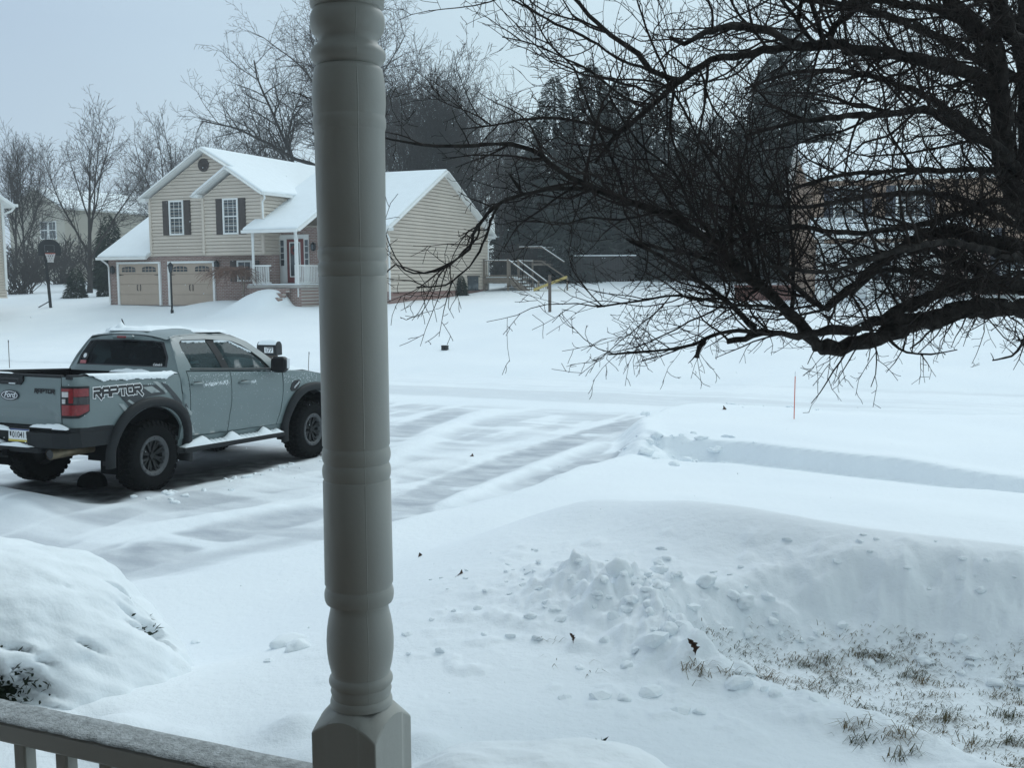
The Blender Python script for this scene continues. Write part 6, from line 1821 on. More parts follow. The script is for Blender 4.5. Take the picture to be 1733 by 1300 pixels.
def build_grass():
    rng = random.Random(9)
    m = MB()
    def blade(c, L, a, lean):
        d = Vector((math.cos(a), math.sin(a), 0)); s = Vector((-d.y, d.x, 0)) * rng.uniform(.0012, .0024)
        p1 = c + d * L * .35 * lean + Vector((0, 0, L * .5)); p2 = c + d * L * lean + Vector((0, 0, L * max(.12, .75 - .4 * lean)))
        m.add([c - s, c + s, p1 + s * .8, p2, p1 - s * .8], [(0, 1, 2, 4), (4, 2, 3)])
    def tuft(u, s, n, L):
        c0 = US2W(u, s, 0)
        el = rng.random() * .5
        for k in range(n):
            c = c0 + Vector((rng.gauss(0, .035 + .03 * el), rng.gauss(0, .022), 0)); c.z = gzc(c)
            blade(c, L * rng.uniform(.5, 1.2), rng.gauss(-.2, .8) + (math.pi if rng.random() < .3 else 0), rng.uniform(.6, 1.7))
    cache = {}
    def gzc(c):
        k = (round(c.x, 2), round(c.y, 2))
        if k not in cache: cache[k] = gzw(c.x, c.y) - .004
        return cache[k]
    n = 0
    while n < 620:
        u = rng.uniform(-1.3, 1.1); s = rng.uniform(4.4, 6.3)
        sb = float(np.interp(u, [-1.5, -1.2, -.9, -.4, .1, .6, 1.5, 4], [5.45, 5.8, 6.12, 6.36, 6.38, 6.3, 6.2, 6.1])); sn = float(np.interp(u, [-1.5, -1.0, -.2, .4, 4], [5.35, 5.0, 4.62, 4.2, 3.6]))
        if not (sn + .16 < s < sb - .1): continue
        if float(perlin(u * 2.3, s * 2.3, 33)) + rng.gauss(0, .25) < -.12: continue
        tuft(u, s, rng.randint(4, 18), rng.uniform(.025, .055)); n += 1
    for q in range(1500):
        u = rng.uniform(-1.3, 1.1); s = rng.uniform(4.4, 6.3)
        sb = float(np.interp(u, [-1.5, -1.2, -.9, -.4, .1, .6, 1.5, 4], [5.45, 5.8, 6.12, 6.36, 6.38, 6.3, 6.2, 6.1])); sn = float(np.interp(u, [-1.5, -1.0, -.2, .4, 4], [5.35, 5.0, 4.62, 4.2, 3.6]))
        if sn + .12 < s < sb - .08 and float(perlin(u * 1.9, s * 1.9, 35)) > -.25:
            c = US2W(u, s, 0); c.z = gzc(c); blade(c, rng.uniform(.012, .04), rng.uniform(0, 6.28), rng.uniform(.8, 2.0))
    # the fullest tufts
    for px, py, k in ((1460, 1112, 60), (1490, 1120, 40), (1395, 1122, 50), (1350, 1125, 40), (1290, 1150, 50), (1545, 1145, 45), (1560, 1160, 40), (1240, 1150, 30), (1520, 1250, 50), (1440, 1235, 40), (1170, 1135, 24), (1180, 1150, 20), (1600, 1220, 45), (1700, 1215, 50), (1525, 1285, 40), (1710, 1262, 40), (1450, 1258, 30), (1650, 1265, 40)):
        p = ground_hit(px, py); u, s = W2US(p); tuft(u, s, k, .075)
    for px, py in ((1275, 1065), (1280, 1072), (1390, 1060), (1475, 1080), (915, 1090), (930, 1090), (960, 1120), (1005, 1140)):
        p = ground_hit(px, py); u, s = W2US(p); tuft(u, s, 4, .05)
    o = m.build('grass', M['grass']); o['kind'] = 'stuff'
build_grass()
# ------------------------------------------------------------------ trees and bushes
def grow(mb, rng, p, d, L, r, lev, P):
    """one branch and, recursively, what it carries; P holds per-level settings"""
    s = P['seg'][lev]; n = max(2, int(L / s)); pts = [p.copy()]; rad = [r]
    d = d.normalized()
    for i in range(n):
        d = d + Vector((rng.gauss(0, 1), rng.gauss(0, 1), rng.gauss(0, 1))) * P['wob'][lev] + Vector((0, 0, P['trop'][lev]))
        d.normalize()
        p = p + d * (L / n); pts.append(p.copy()); rad.append(max(P['rmin'], r * (1 - (i + 1) / n * P['taper'][lev])))
    mb.tube(pts, rad, P['sides'][lev], cap=False)
    if lev + 1 >= len(P['seg']): return
    k = P['kids'][lev]; k = int(k * L) if P.get('perm', True) else k
    for q in range(k):
        t = P['from'][lev] + (1 - P['from'][lev]) * ((q + rng.random()) / max(1, k))
        i = min(n - 1, int(t * n)); f = t * n - i
        b = pts[i].lerp(pts[i + 1], min(1, f)); ax = (pts[i + 1] - pts[i]).normalized()
        o = ax.orthogonal().normalized(); o = Quaternion(ax, rng.uniform(0, 6.283)) @ o
        an = math.radians(rng.uniform(*P['ang'][lev]))
        nd = ax * math.cos(an) + o * math.sin(an)
        if P.get('flat') and rng.random() < P['flat']: nd.z = abs(nd.z)
        grow(mb, rng, b, nd, L * rng.uniform(*P['len'][lev]) * (1 - P['fall'][lev] * t), max(P['rmin'], rad[i] * P['rk'][lev]), lev + 1, P)

def bare_tree(name, label, seed, h, r, P, lean=(0, 0), trunk_frac=.35, forks=(5, 7), spread=(18, 48), group=None, mats=None):
    rng = random.Random(seed)
    root = thing(name, label, 'tree', (0, 0, 0), 0, group)
    t = MB(); t.smooth = True
    n = 9; pts = []; p = Vector((0, 0, -.3)); d = Vector((lean[0], lean[1], 1))
    H = h * P.get('stem', .85)
    for i in range(n + 1):
        pts.append(p.copy()); d = d + Vector((rng.gauss(0, .06), rng.gauss(0, .06), .05)); d.normalize(); p = p + d * (H / n)
    rad = [r * (1.25 if i == 0 else 1 - .88 * i / n) for i in range(n + 1)]
    t.tube(pts, rad, 9); t.build('trunk', mats[0], root)
    c = MB(); c.smooth = True
    k = rng.randint(*forks)
    for q in range(k):
        tt = trunk_frac + (1 - trunk_frac) * (q + rng.random() * .6) / k
        i = min(n - 1, int(tt * n)); b = pts[i].lerp(pts[i + 1], tt * n - i)
        az = q * 2.4 + rng.uniform(-.5, .5); an = math.radians(rng.uniform(*spread))
        d = Vector((math.cos(az) * math.sin(an), math.sin(az) * math.sin(an), math.cos(an)))
        grow(c, rng, b, d, (h - b.z) * rng.uniform(.6, .95) * P.get('lk', 1.0), rad[i] * .55, 0, P)
    c.build('crown', mats[1], root)
    return root

P_UP = dict(seg=[.8, .6, .5, .4], wob=[.08, .10, .11, .12], trop=[.06, .05, .04, .03], taper=[.8, .8, .7, .5], sides=[5, 4, 3, 3], rmin=.0085, kids=[2.7, 3.3, 3.4], perm=True,
            ang=[(25, 55), (25, 60), (25, 65)], len=[(.30, .55), (.35, .6), (.35, .6)], fall=[.5, .4, .3], rk=[.5, .5, .55], stem=.8)
P_UP['from'] = [.15, .15, .1]
P_OAK = dict(seg=[1.0, .7, .55, .45], wob=[.15, .16, .15, .15], trop=[.03, .03, .03, .02], taper=[.75, .8, .7, .5], sides=[6, 4, 3, 3], rmin=.0095, kids=[1.7, 2.7, 3.5], perm=True,
             ang=[(30, 65), (30, 65), (30, 70)], len=[(.32, .6), (.35, .6), (.35, .6)], fall=[.4, .35, .3], rk=[.62, .52, .5], stem=.72)
P_OAK['from'] = [.2, .15, .1]
P_THIN = dict(seg=[.9, .7, .5], wob=[.10, .15, .2], trop=[.07, .05, .03], taper=[.8, .8, .6], sides=[4, 3, 3], rmin=.010, kids=[3.0, 3.8], perm=True,
              ang=[(20, 45), (25, 60)], len=[(.25, .5), (.35, .6)], fall=[.4, .3], rk=[.5, .55], stem=.92)
P_THIN['from'] = [.1, .1]
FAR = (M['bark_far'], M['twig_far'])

def put(root, px, py, Y, sc=1.0, rz=0.0, zoff=0.0):
    b = at(px, py, Y); root.location = (b.x, b.y, gzw(b.x, b.y) - .1 + zoff); root.rotation_euler = (0, 0, rz); root.scale = (sc, sc, sc)

def orchard(protos, spots, labels, group):
    for i, (k, px, Y, sc, rz, lab) in enumerate(spots):
        o = protos[k] if not used[k] else copy_tree(protos[k])
        used[k] = True
        put(o, px, 470, Y, sc, rz); o['label'] = lab; o['group'] = group

gr = 'bare trees behind the far houses'
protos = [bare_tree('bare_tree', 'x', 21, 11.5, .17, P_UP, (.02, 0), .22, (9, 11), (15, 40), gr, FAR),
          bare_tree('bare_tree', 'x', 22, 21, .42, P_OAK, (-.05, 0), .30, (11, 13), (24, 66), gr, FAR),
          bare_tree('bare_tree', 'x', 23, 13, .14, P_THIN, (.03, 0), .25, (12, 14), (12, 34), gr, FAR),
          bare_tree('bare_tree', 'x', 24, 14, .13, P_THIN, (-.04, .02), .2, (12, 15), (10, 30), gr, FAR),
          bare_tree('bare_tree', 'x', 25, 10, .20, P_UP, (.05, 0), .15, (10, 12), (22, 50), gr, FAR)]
used = [False] * 5
orchard(protos, [
    (0, 150, 64, 1.0, 0.4, 'tall twin limbed bare tree standing in front of the cream house'),
    (1, 522, 72, 1.0, 0.4, 'great spreading bare tree behind the beige house, left of the turned post'),
    (2, 22, 72, .82, 0.0, 'slender bare tree just right of the house at the left edge'),
    (3, 46, 76, .78, 1.0, 'slender bare tree between left edge house and cream house'),
    (4, 205, 110, 1.0, 1.2, 'broad bare tree beyond the cream house roof'),
    (0, 308, 84, 1.25, 1.9, 'upright bare tree above the left eave of the beige house'),
    (3, 268, 96, .85, .2, 'slender bare tree behind the low garage roof'),
    (2, 352, 92, .75, 2.2, 'thin bare tree behind the round gable vent'),
    (4, 415, 90, 1.3, .6, 'broad bare tree behind the beige house ridge'),
    (0, 470, 86, 1.3, 2.8, 'upright bare tree under the great spreading tree'),
    (3, 390, 104, 1.0, 5.0, 'distant slender bare tree left of the great spreading tree'),
    (0, 690, 78, 1.5, .9, 'tall bare tree right beside the turned post with open crown'),
    (3, 655, 84, 1.25, 1.4, 'slender bare tree partly behind the turned post'),
    (2, 712, 82, 1.2, 2.0, 'slender bare tree above the snowy ridge right of the post'),
    (3, 740, 86, 1.3, .3, 'tall slender bare tree behind the right gable peak'),
    (2, 765, 80, 1.1, 4.2, 'slender bare tree over the right gable rake'),
    (0, 800, 84, 1.3, 3.3, 'upright bare tree between right gable and the pines'),
    (3, 822, 78, 1.0, 2.6, 'thin bare tree behind the wooden deck'),
    (2, 850, 88, 1.15, 1.1, 'slender bare tree just left of the tallest pine'),
    (4, 780, 98, 1.1, 5.1, 'broad bare tree deep in the wood right of the post'),
    (4, 700, 100, 1.05, .0, 'broad bare tree deep in the wood beside the post'),
    (2, 1420, 100, .7, .5, 'thin bare tree showing over the tan house roof'),
    (4, 1600, 90, 1.0, 2.5, 'broad bare tree behind the tan house'),
    (3, 1180, 75, .8, 3.7, 'slender bare tree among the pines'),
    (2, 835, 70, .62, 0.9, 'short thin bare tree beside the deck stairs'),
    (3, 880, 72, .7, 5.5, 'slender bare tree in front of the dark grey house'),
    (0, 240, 120, 1.0, 5.9, 'distant bare tree above the cream house roof end'),
    (3, 675, 74, 1.0, 6.1, 'tall straight bare tree rising over the snowy ridge by the post'),
    (2, 728, 76, 1.05, 2.9, 'tall straight bare tree just left of the right gable peak'),
    (3, 752, 78, 1.1, 4.6, 'tall straight bare tree just right of the right gable peak'),
    (2, 790, 72, .9, 1.7, 'straight bare tree beside the right gable eave'),
    (0, 838, 84, 1.15, 0.2, 'wide bare tree above the deck'),
    (0, 175, 106, .95, 2.2, 'distant bare tree behind the cream house ridge'),
], None, gr)

# conifers
def conifer(name, label, seed, h, w_, n, group, mt, dens=1.0, droop=.35, card=.55, base=.04, trunk=True, ex=.75):
    rng = random.Random(seed)
    root = thing(name, label, 'tree', (0, 0, 0), 0, group)
    t = MB(); t.tube([(0, 0, -.2), (.02 * h * .1, 0, h * .5), (0, 0, h * .98)], [h * .018, h * .011, h * .002], 7); t.build('trunk', M['bark_far'], root)
    c = MB()
    for k in range(n):
        z = h * (base + (1 - base) * (1 - rng.random() ** .62 if False else rng.random() ** 1.25))
        rr = w_ * (1 - (z / h)) ** ex * (1 + .16 * math.sin(z * 2.3 + seed)) + .01 * w_; cs = .35 + .65 * min(1, (1 - z / h) * 2.2)
        a = rng.uniform(0, 6.283)
        rr *= 1 + .22 * math.sin(a * 3 + z * 1.3 + seed)
        q = math.sqrt(rng.random()) if rng.random() < .6 else rng.uniform(.65, 1.05)
        p = Vector((math.cos(a) * rr * q, math.sin(a) * rr * q, z - droop * rr * q * .5 + rng.gauss(0, .08 * card)))
        d = Vector((math.cos(a), math.sin(a), -droop + rng.gauss(0, .25)))
        d += Vector((rng.gauss(0, .35), rng.gauss(0, .35), 0))
        leaf_card(c, p, d, Vector((rng.gauss(0, .5), rng.gauss(0, .5), 1)), cs * card * rng.uniform(.5, 1.25), cs * card * rng.uniform(.16, .34))
    c.build('crown', mt, root)
    return root
gp = 'tall dark pines between the far houses'
cp = [conifer('pine_tree', 'x', 31, 15, 3.5, 8200, gp, M['needle'], card=.85, ex=.6), conifer('pine_tree', 'x', 32, 12, 3.1, 6800, gp, M['needle'], card=.8, ex=.6), conifer('pine_tree', 'x', 33, 9, 2.7, 5400, gp, M['needle'], card=.7, ex=.6)]
used = [False] * 3
orchard(cp, [
    (0, 938, 72, .92, 0, 'tallest narrow pine at the left end of the row'),
    (1, 1000, 70, 1.18, 1, 'pointed pine second from the left in the row'),
    (0, 1045, 74, .93, 2, 'full pine behind the board fence'),
    (1, 1110, 68, 1.06, 3, 'broad pine right of the board fence, seen through twigs'),
    (2, 895, 78, 1.05, 4, 'short pine behind the deck stairs'),
    (1, 975, 64, .72, 5, 'short full pine right in front of the row by the shed'),
    (2, 1170, 64, 1.05, 1.5, 'short pine left of the cone shaped pine'),
    (1, 1250, 62, .78, 2.5, 'cone shaped pine standing alone in a gap of sky'),
    (0, 1330, 60, .98, 3.5, 'broad tall pine beside the tan house'),
    (1, 1300, 66, 1.15, 4.5, 'tall pine behind the low red brick wall'),
    (2, 1075, 66, 1.1, 5.5, 'short pine hidden behind the near tree twigs, centre of the row'),
    (2, 1210, 70, 1.2, .7, 'short pine behind the cone shaped pine'),
], None, gp)

ge = 'small evergreens around the beige house'
bush = conifer('evergreen_bush', 'x', 41, 1.75, .66, 3000, ge, M['evergreen'], card=.24, base=.0, ex=.55)
bush['category'] = 'bush'
for i, (px, py, sc, lab) in enumerate(((130, 504, 1.0, 'small conical evergreen standing in the snow beside the basketball hoop'), (179, 501, .85, 'small evergreen pressed against the left garage wall'), (781, 500, .62, 'little conical evergreen against the right gable wall'), (179, 430, 1.9, 'tall narrow evergreen behind the snowy garage roof'))):
    o = bush if i == 0 else copy_tree(bush)
    p = ground_hit(px, py) if i != 3 else at(188, 470, 70)
    if i == 3: p.z = gzw(p.x, p.y)
    o.location = p - Vector((0, 0, .05)); o.scale = (sc, sc, sc * (1.5 if i == 3 else 1.0)); o.rotation_euler = (0, 0, i); o['label'] = lab

# bare shrubs and the weeping tree by the beige house
def stems(name, label, p, n, h, spread, mt, seed, cat='shrub', twigs=2):
    rng = random.Random(seed); root = thing(name, label, cat, p, 0)
    m = MB()
    for k in range(n):
        a = rng.uniform(0, 6.283); d = Vector((math.cos(a) * spread * rng.random(), math.sin(a) * spread * rng.random(), 1)); b = Vector((rng.gauss(0, .12), rng.gauss(0, .12), -.05)); L = h * rng.uniform(.6, 1.05)
        P_ = [b]; 
        for q in range(5): d = d + Vector((rng.gauss(0, .07), rng.gauss(0, .07), .03)); P_.append(P_[-1] + d.normalized() * L / 5)
        m.tube(P_, [.012, .011, .010, .009, .008, .006], 3, cap=False)
        for q in range(twigs):
            i = rng.randint(2, 4); dd = d + Vector((rng.gauss(0, .4), rng.gauss(0, .4), 0)); m.tube([P_[i], P_[i] + dd.normalized() * L * .25], [.007, .005], 3, cap=False)
    m.build('stems', mt, root)
    return root
p = ground_hit(663, 508); stems('stem_shrub', 'upright reddish bare shrub at the house corner right of the turned post', p, 44, 1.9, .34, M['redstem'], 5)
rng_ = random.Random(77)
for i, (px, Y, n, h, lab) in enumerate(((30, 66, 40, 3.2, 'dense bare thicket under the trees beside the left edge house'), (105, 80, 44, 4.0, 'grey bare thicket below the cream house window'), (60, 84, 40, 3.6, 'bare thicket at the foot of the cream house gable'), (165, 76, 40, 3.2, 'bare thicket between cream house and garage roof'), (215, 90, 36, 3.2, 'bare thicket behind the garage roof'), (850, 64, 40, 2.6, 'bare thicket behind the deck stairs'), (905, 63, 40, 2.4, 'bare thicket behind the yellow slide'))):
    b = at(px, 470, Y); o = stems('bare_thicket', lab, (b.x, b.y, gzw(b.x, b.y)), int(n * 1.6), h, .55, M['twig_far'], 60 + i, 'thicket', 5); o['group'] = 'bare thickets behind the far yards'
    o.scale = (3.4, 2.0, 1.0) if i < 5 else (2.2, 1.6, 1)

def weeping():
    rng = random.Random(15); p = HO + Vector((9.3 * CP - 1.5 * SP, -9.3 * SP - 1.5 * CP, 0)); p = at(414, 500, p.y); g = gzw(p.x, p.y)
    root = thing('weeping_tree', 'low weeping bare brown tree before the second garage door', 'tree', (p.x, p.y, g), -PHI)
    m = MB(); m.smooth = True
    m.tube([(0, 0, -.1), (-.08, 0, .4), (-.02, 0, .8), (-.2, 0, 1.2), (-.5, .0, 1.45)], [.05, .045, .04, .035, .025], 6); m.tube([(-.02, 0, .8), (.1, 0, 1.15), (.15, -.05, 1.3), (-.1, -.1, 1.45)], [.03, .03, .025, .02], 5); m.build('trunk', M['wood'], root)
    c = MB()
    for k in range(420):
        a = rng.uniform(0, 6.283); L = rng.uniform(.6, 1.6); q = Vector((-.6 + rng.gauss(0, .35), rng.gauss(0, .25), 1.35 + rng.uniform(0, .25)))
        d = Vector((math.cos(a) * 1.5 - .35, math.sin(a) * .8, rng.uniform(.0, .5))); P_ = [q]
        for i in range(5): d.z -= .26; P_.append(P_[-1] + d.normalized() * L / 5)
        c.tube(P_, [.009, .008, .007, .006, .006, .005], 3, cap=False)
    c.build('crown', M['redstem'], root)
weeping()
# ------------------------------------------------------------------ the near tree
def near_tree():
    rng = random.Random(101)
    base = at(1905, 700, 6.9); g = gzw(base.x, base.y)
    root = thing('crabapple_tree', 'old bare fruit tree with dense dark twigs filling the right side', 'tree', (0, 0, 0), 0)
    limbs = MB(); limbs.smooth = True
    tw = MB(); tw.smooth = True
    UP = Vector((0, 0, 1))
    def P(lst): return [at(x, y, Y) for x, y, Y in lst]
    K = 1 / (2 * FPX)
    def limb(lst, w0, w1, sides=9, rough=.10, broken=False):
        pts = P(lst)
        # resample with a Catmull-Rom curve and some crookedness
        o = []; R_ = []
        n = len(pts)
        tot = sum((b - a).length for a, b in zip(pts, pts[1:]))
        acc = 0
        for i in range(n - 1):
            p0, p1, p2, p3 = pts[max(0, i - 1)], pts[i], pts[i + 1], pts[min(n - 1, i + 2)]
            L = (p2 - p1).length; k = max(2, int(L / .055))
            for q in range(k):
                t = q / k
                v = .5 * ((2 * p1) + (p2 - p0) * t + (2 * p0 - 5 * p1 + 4 * p2 - p3) * t * t + (3 * p1 - p0 - 3 * p2 + p3) * t ** 3)
                u = (acc + L * t) / tot
                r = (w0 + (w1 - w0) * u) * K * lst[0][2] * (1 + rough * rng.gauss(0, 1))
                o.append(v + Vector((rng.gauss(0, 1), rng.gauss(0, 1), rng.gauss(0, 1))) * min(.008, r * .22)); R_.append(max(r, .003))
            acc += L
        o.append(pts[-1]); R_.append(max(.003, w1 * K * lst[-1][2]))
        limbs.tube(o, R_, sides)
        return o, R_
    # twigs: kinked, spurred, each level shorter
    def twig(p, d, L, r, lev, trop):
        n = max(3, int(L / .075)); pts = [p.copy()]; rad = [r]; d = d.normalized(); ds = []
        for i in range(n):
            d = d + Vector((rng.gauss(0, 1), rng.gauss(0, 1), rng.gauss(0, 1))) * (.17 if lev < 2 else .22) + UP * trop
            d.normalize(); p = p + d * (L / n); pts.append(p.copy()); ds.append(d.copy()); rad.append(max(.0016, r * (1 - .68 * (i + 1) / n)))
        tw.tube(pts, rad, 5 if lev == 0 else (4 if lev == 1 else 3), cap=False)
        if lev >= 3: return
        k = int(L * (10.5, 13.0, 13.0)[lev] * rng.uniform(.7, 1.25))
        for q in range(k):
            t = .12 + .86 * (q + rng.random()) / max(1, k); i = min(n - 1, int(t * n)); b = pts[i].lerp(pts[i + 1], t * n - i); ax = ds[i]
            o = Quaternion(ax, rng.uniform(0, 6.283)) @ ax.orthogonal().normalized(); an = math.radians(rng.uniform(30, 72))
            nd = ax * math.cos(an) + o * math.sin(an)
            if lev >= 1 and rng.random() < .3: l_ = rng.uniform(.025, .07)
            else: l_ = min(L * rng.uniform(.32, .62) * (1.1 - .5 * t), (.65, .32, .16)[lev])
            twig(b, nd, l_, max(.0018, rad[i] * .60), lev + 1, trop * .6 + rng.gauss(.01, .03))
    def dress(lm, per_m, Lr, bias, t0=0.0, t1=1.0, trop=.03, r_=None, spread=1.0):
        o, R_ = lm; n = len(o); tot = sum((b - a).length for a, b in zip(o, o[1:]))
        for q in range(int(tot * per_m * (t1 - t0))):
            t = t0 + (t1 - t0) * rng.random(); i = min(n - 2, int(t * (n - 1))); ax = (o[i + 1] - o[i]).normalized()
            a = Quaternion(ax, rng.uniform(0, 6.283)) @ ax.orthogonal().normalized()
            d = ax * rng.uniform(.2, .9) + a * spread + Vector(bias)
            L = rng.uniform(*Lr)
            twig(o[i].lerp(o[i + 1], rng.random()), d, L, r_ if r_ else max(.004, min(R_[i] * .5, .0045 + .006 * L)), 0 if L > .45 else 1, trop + rng.gauss(0, .02))
    # --- trunk and the bole inside the crown
    tr = limb([(1905, 760, 6.9), (1880, 620, 6.9), (1850, 500, 6.85), (1800, 420, 6.8), (1760, 300, 6.8), (1745, 150, 6.9), (1738, -60, 7.0)], 96, 24, 12, .05)
    t2 = limb([(1805, 430, 6.8), (1735, 360, 6.75), (1704, 300, 6.7), (1695, 223, 6.7), (1698, 179, 6.65), (1690, 120, 6.6), (1672, 78, 6.6), (1640, 38, 6.5), (1600, -6, 6.5), (1560, -40, 6.4)], 40, 24, 10)
    t3 = limb([(1690, 110, 6.6), (1688, 32, 6.7), (1705, -40, 6.8)], 26, 18)
    t4 = limb([(1742, 120, 6.8), (1700, 30, 6.4), (1680, -30, 6.2)], 26, 16)
    l1 = limb([(1870, 540, 6.8), (1800, 520, 6.6), (1733, 519, 6.4), (1640, 522, 6.3), (1560, 543, 6.2), (1500, 566, 6.1), (1440, 583, 6.05), (1388, 590, 6.0)], 34, 24, 10, .10)
    l1b = limb([(1575, 538, 6.2), (1500, 540, 6.1), (1440, 556, 6.0), (1384, 562, 5.95), (1352, 570, 5.9), (1292, 562, 5.85), (1262, 571, 5.8), (1230, 578, 5.8)], 20, 10, 9, .12)
    l1c = limb([(1300, 563, 5.85), (1250, 560, 5.8), (1205, 568, 5.7), (1186, 578, 5.7), (1140, 590, 5.6), (1080, 596, 5.5), (1030, 600, 5.4)], 9, 3, 6)
    l1d = limb([(1190, 575, 5.7), (1184, 586, 5.7), (1180, 606, 5.7)], 10, 8, 6)
    l2 = limb([(1384, 588, 6.0), (1333, 523, 5.95), (1295, 492, 5.9), (1253, 456, 5.85), (1221, 421, 5.8), (1200, 405, 5.8), (1160, 380, 5.75), (1118, 357, 5.7), (1050, 334, 5.6), (999, 316, 5.55), (950, 292, 5.5), (915, 263, 5.4), (879, 247, 5.35), (853, 242, 5.3), (801, 246, 5.2), (737, 247, 5.1), (690, 240, 5.0), (645, 232, 5.0)], 21, 2.5, 9, .09)
    l2b = limb([(1010, 320, 5.6), (947, 318, 5.5), (886, 329, 5.4), (850, 341, 5.3), (824, 363, 5.25), (802, 396, 5.2), (795, 421, 5.15), (770, 440, 5.1), (737, 457, 5.0), (700, 463, 5.0), (678, 452, 5.0)], 9, 2, 7)
    l2c = limb([(884, 330, 5.4), (877, 318, 5.4), (863, 295, 5.4)], 8, 4, 6)
    l2d = limb([(845, 345, 5.3), (831, 373, 5.25), (822, 400, 5.2), (811, 425, 5.2), (795, 450, 5.15), (776, 467, 5.1), (753, 483, 5.1), (705, 486, 5.0)], 5, 2, 5)
    l2e = limb([(860, 338, 5.35), (830, 352, 5.4), (812, 380, 5.4), (808, 400, 5.4), (785, 425, 5.35), (760, 450, 5.3), (720, 462, 5.3), (668, 447, 5.2)], 5, 2, 5)
    l3 = limb([(1705, 190, 6.7), (1659, 134, 6.6), (1615, 115, 6.5), (1572, 105, 6.4), (1515, 93, 6.3), (1454, 85, 6.25), (1410, 73, 6.2), (1371, 77, 6.15), (1308, 83, 6.1), (1244, 96, 6.0), (1206, 102, 5.95), (1180, 115, 5.9), (1159, 131, 5.9), (1127, 156, 5.85), (1096, 184, 5.8), (1062, 212, 5.75), (1046, 224, 5.7), (1028, 246, 5.7), (1008, 275, 5.6)], 24, 5, 9, .09)
    l3b = limb([(1046, 224, 5.7), (1000, 209, 5.6), (940, 199, 5.5), (878, 203, 5.4), (830, 212, 5.3), (780, 218, 5.2)], 7, 2, 6)
    l3c = limb([(1150, 135, 5.9), (1102, 118, 5.9), (1078, 90, 5.95), (1034, 59, 6.0), (997, 25, 6.0), (966, -10, 6.0), (940, -40, 6.0)], 11, 5, 7)
    l3d = limb([(1104, 120, 5.9), (1043, 97, 5.7), (1012, 75, 5.6), (972, 53, 5.5), (925, 31, 5.4), (878, 4, 5.3), (850, -10, 5.3)], 6, 3, 6)
    l3e = limb([(1096, 184, 5.8), (1050, 160, 5.6), (1000, 120, 5.5), (960, 100, 5.4), (905, 75, 5.3), (850, 62, 5.2)], 5, 2, 5)
    l4 = limb([(1352, 76, 6.1), (1333, 70, 6.0), (1308, 54, 5.9), (1260, 46, 5.85), (1221, 48, 5.8), (1184, 59, 5.7), (1159, 73, 5.7), (1135, 62, 5.6)], 15, 6, 8)
    f1 = limb([(1400, 75, 6.2), (1391, 64, 6.1), (1384, 32, 6.0), (1368, -10, 5.9)], 10, 7, 7)
    f2 = limb([(1405, 70, 6.2), (1414, 40, 6.2), (1432, 28, 6.2), (1458, 6, 6.2), (1490, -20, 6.2)], 12, 10, 7)
    f3 = limb([(1380, 74, 6.1), (1346, 32, 6.0), (1318, -8, 6.0)], 8, 6, 7)
    l5 = limb([(1800, 440, 6.7), (1733, 421, 6.5), (1659, 408, 6.35), (1620, 393, 6.3), (1563, 396, 6.2), (1518, 424, 6.1), (1486, 447, 6.1), (1461, 472, 6.05), (1435, 491, 6.0), (1397, 525, 6.0)], 26, 13, 9, .1)
    l6 = limb([(1830, 495, 6.8), (1733, 486, 6.6), (1659, 483, 6.5), (1604, 490, 6.4), (1556, 507, 6.3), (1525, 525, 6.2), (1495, 542, 6.1)], 30, 17, 9, .1)
    l6b = limb([(1760, 500, 6.6), (1690, 472, 6.4), (1611, 440, 6.2), (1579, 424, 6.1), (1540, 416, 6.0), (1500, 430, 5.9)], 16, 9, 8)
    l6c = limb([(1640, 482, 6.4), (1614, 474, 6.2), (1563, 463, 6.0), (1499, 456, 5.9), (1467, 472, 5.8), (1440, 500, 5.7)], 12, 7, 7)
    l8 = limb([(1720, 300, 6.7), (1697, 255, 6.5), (1643, 230, 6.4), (1604, 204, 6.3), (1563, 187, 6.2), (1512, 191, 6.1), (1470, 194, 6.0), (1419, 198, 5.9), (1340, 208, 5.8), (1260, 230, 5.7)], 20, 5, 8)
    l9 = limb([(1710, 320, 6.7), (1694, 290, 6.6), (1595, 288, 6.4), (1499, 289, 6.2), (1429, 295, 6.1), (1391, 303, 6.0), (1310, 330, 5.9)], 11, 5, 7)
    l10 = limb([(1660, 60, 6.6), (1595, 19, 6.4), (1525, 8, 6.2), (1478, -2, 6.1), (1420, 10, 6.0)], 17, 9, 8)
    l11 = limb([(1760, 380, 6.7), (1697, 341, 6.4), (1659, 348, 6.3), (1627, 361, 6.2), (1531, 386, 6.0), (1419, 393, 5.8), (1352, 383, 5.7), (1280, 392, 5.6)], 14, 5, 7)
    l12 = limb([(1276, 555, 5.9), (1244, 523, 5.8), (1180, 472, 5.6), (1130, 440, 5.5), (1100, 424, 5.4), (1066, 408, 5.3)], 10, 5, 7)
    l13 = limb([(1270, 478, 5.9), (1230, 448, 5.8), (1190, 436, 5.7), (1157, 428, 5.6), (1108, 418, 5.5), (1060, 404, 5.4)], 8, 5, 7)
    l14 = limb([(1060, 340, 5.6), (1045, 290, 5.6), (1012, 218, 5.6), (990, 165, 5.6), (972, 115, 5.6), (928, 72, 5.6), (900, 19, 5.6)], 6, 2.5, 5)
    l15 = limb([(1290, 490, 5.9), (1262, 400, 5.9), (1240, 340, 5.9), (1200, 270, 5.8), (1165, 200, 5.8), (1120, 120, 5.7)], 8, 3, 6)
    l16 = limb([(1340, 525, 5.95), (1343, 440, 5.9), (1336, 360, 5.9), (1330, 280, 5.8)], 7, 4, 6)
    l17 = limb([(1220, 420, 5.8), (1170, 350, 5.6), (1140, 290, 5.5), (1080, 240, 5.4), (1030, 160, 5.3)], 6, 3, 6)
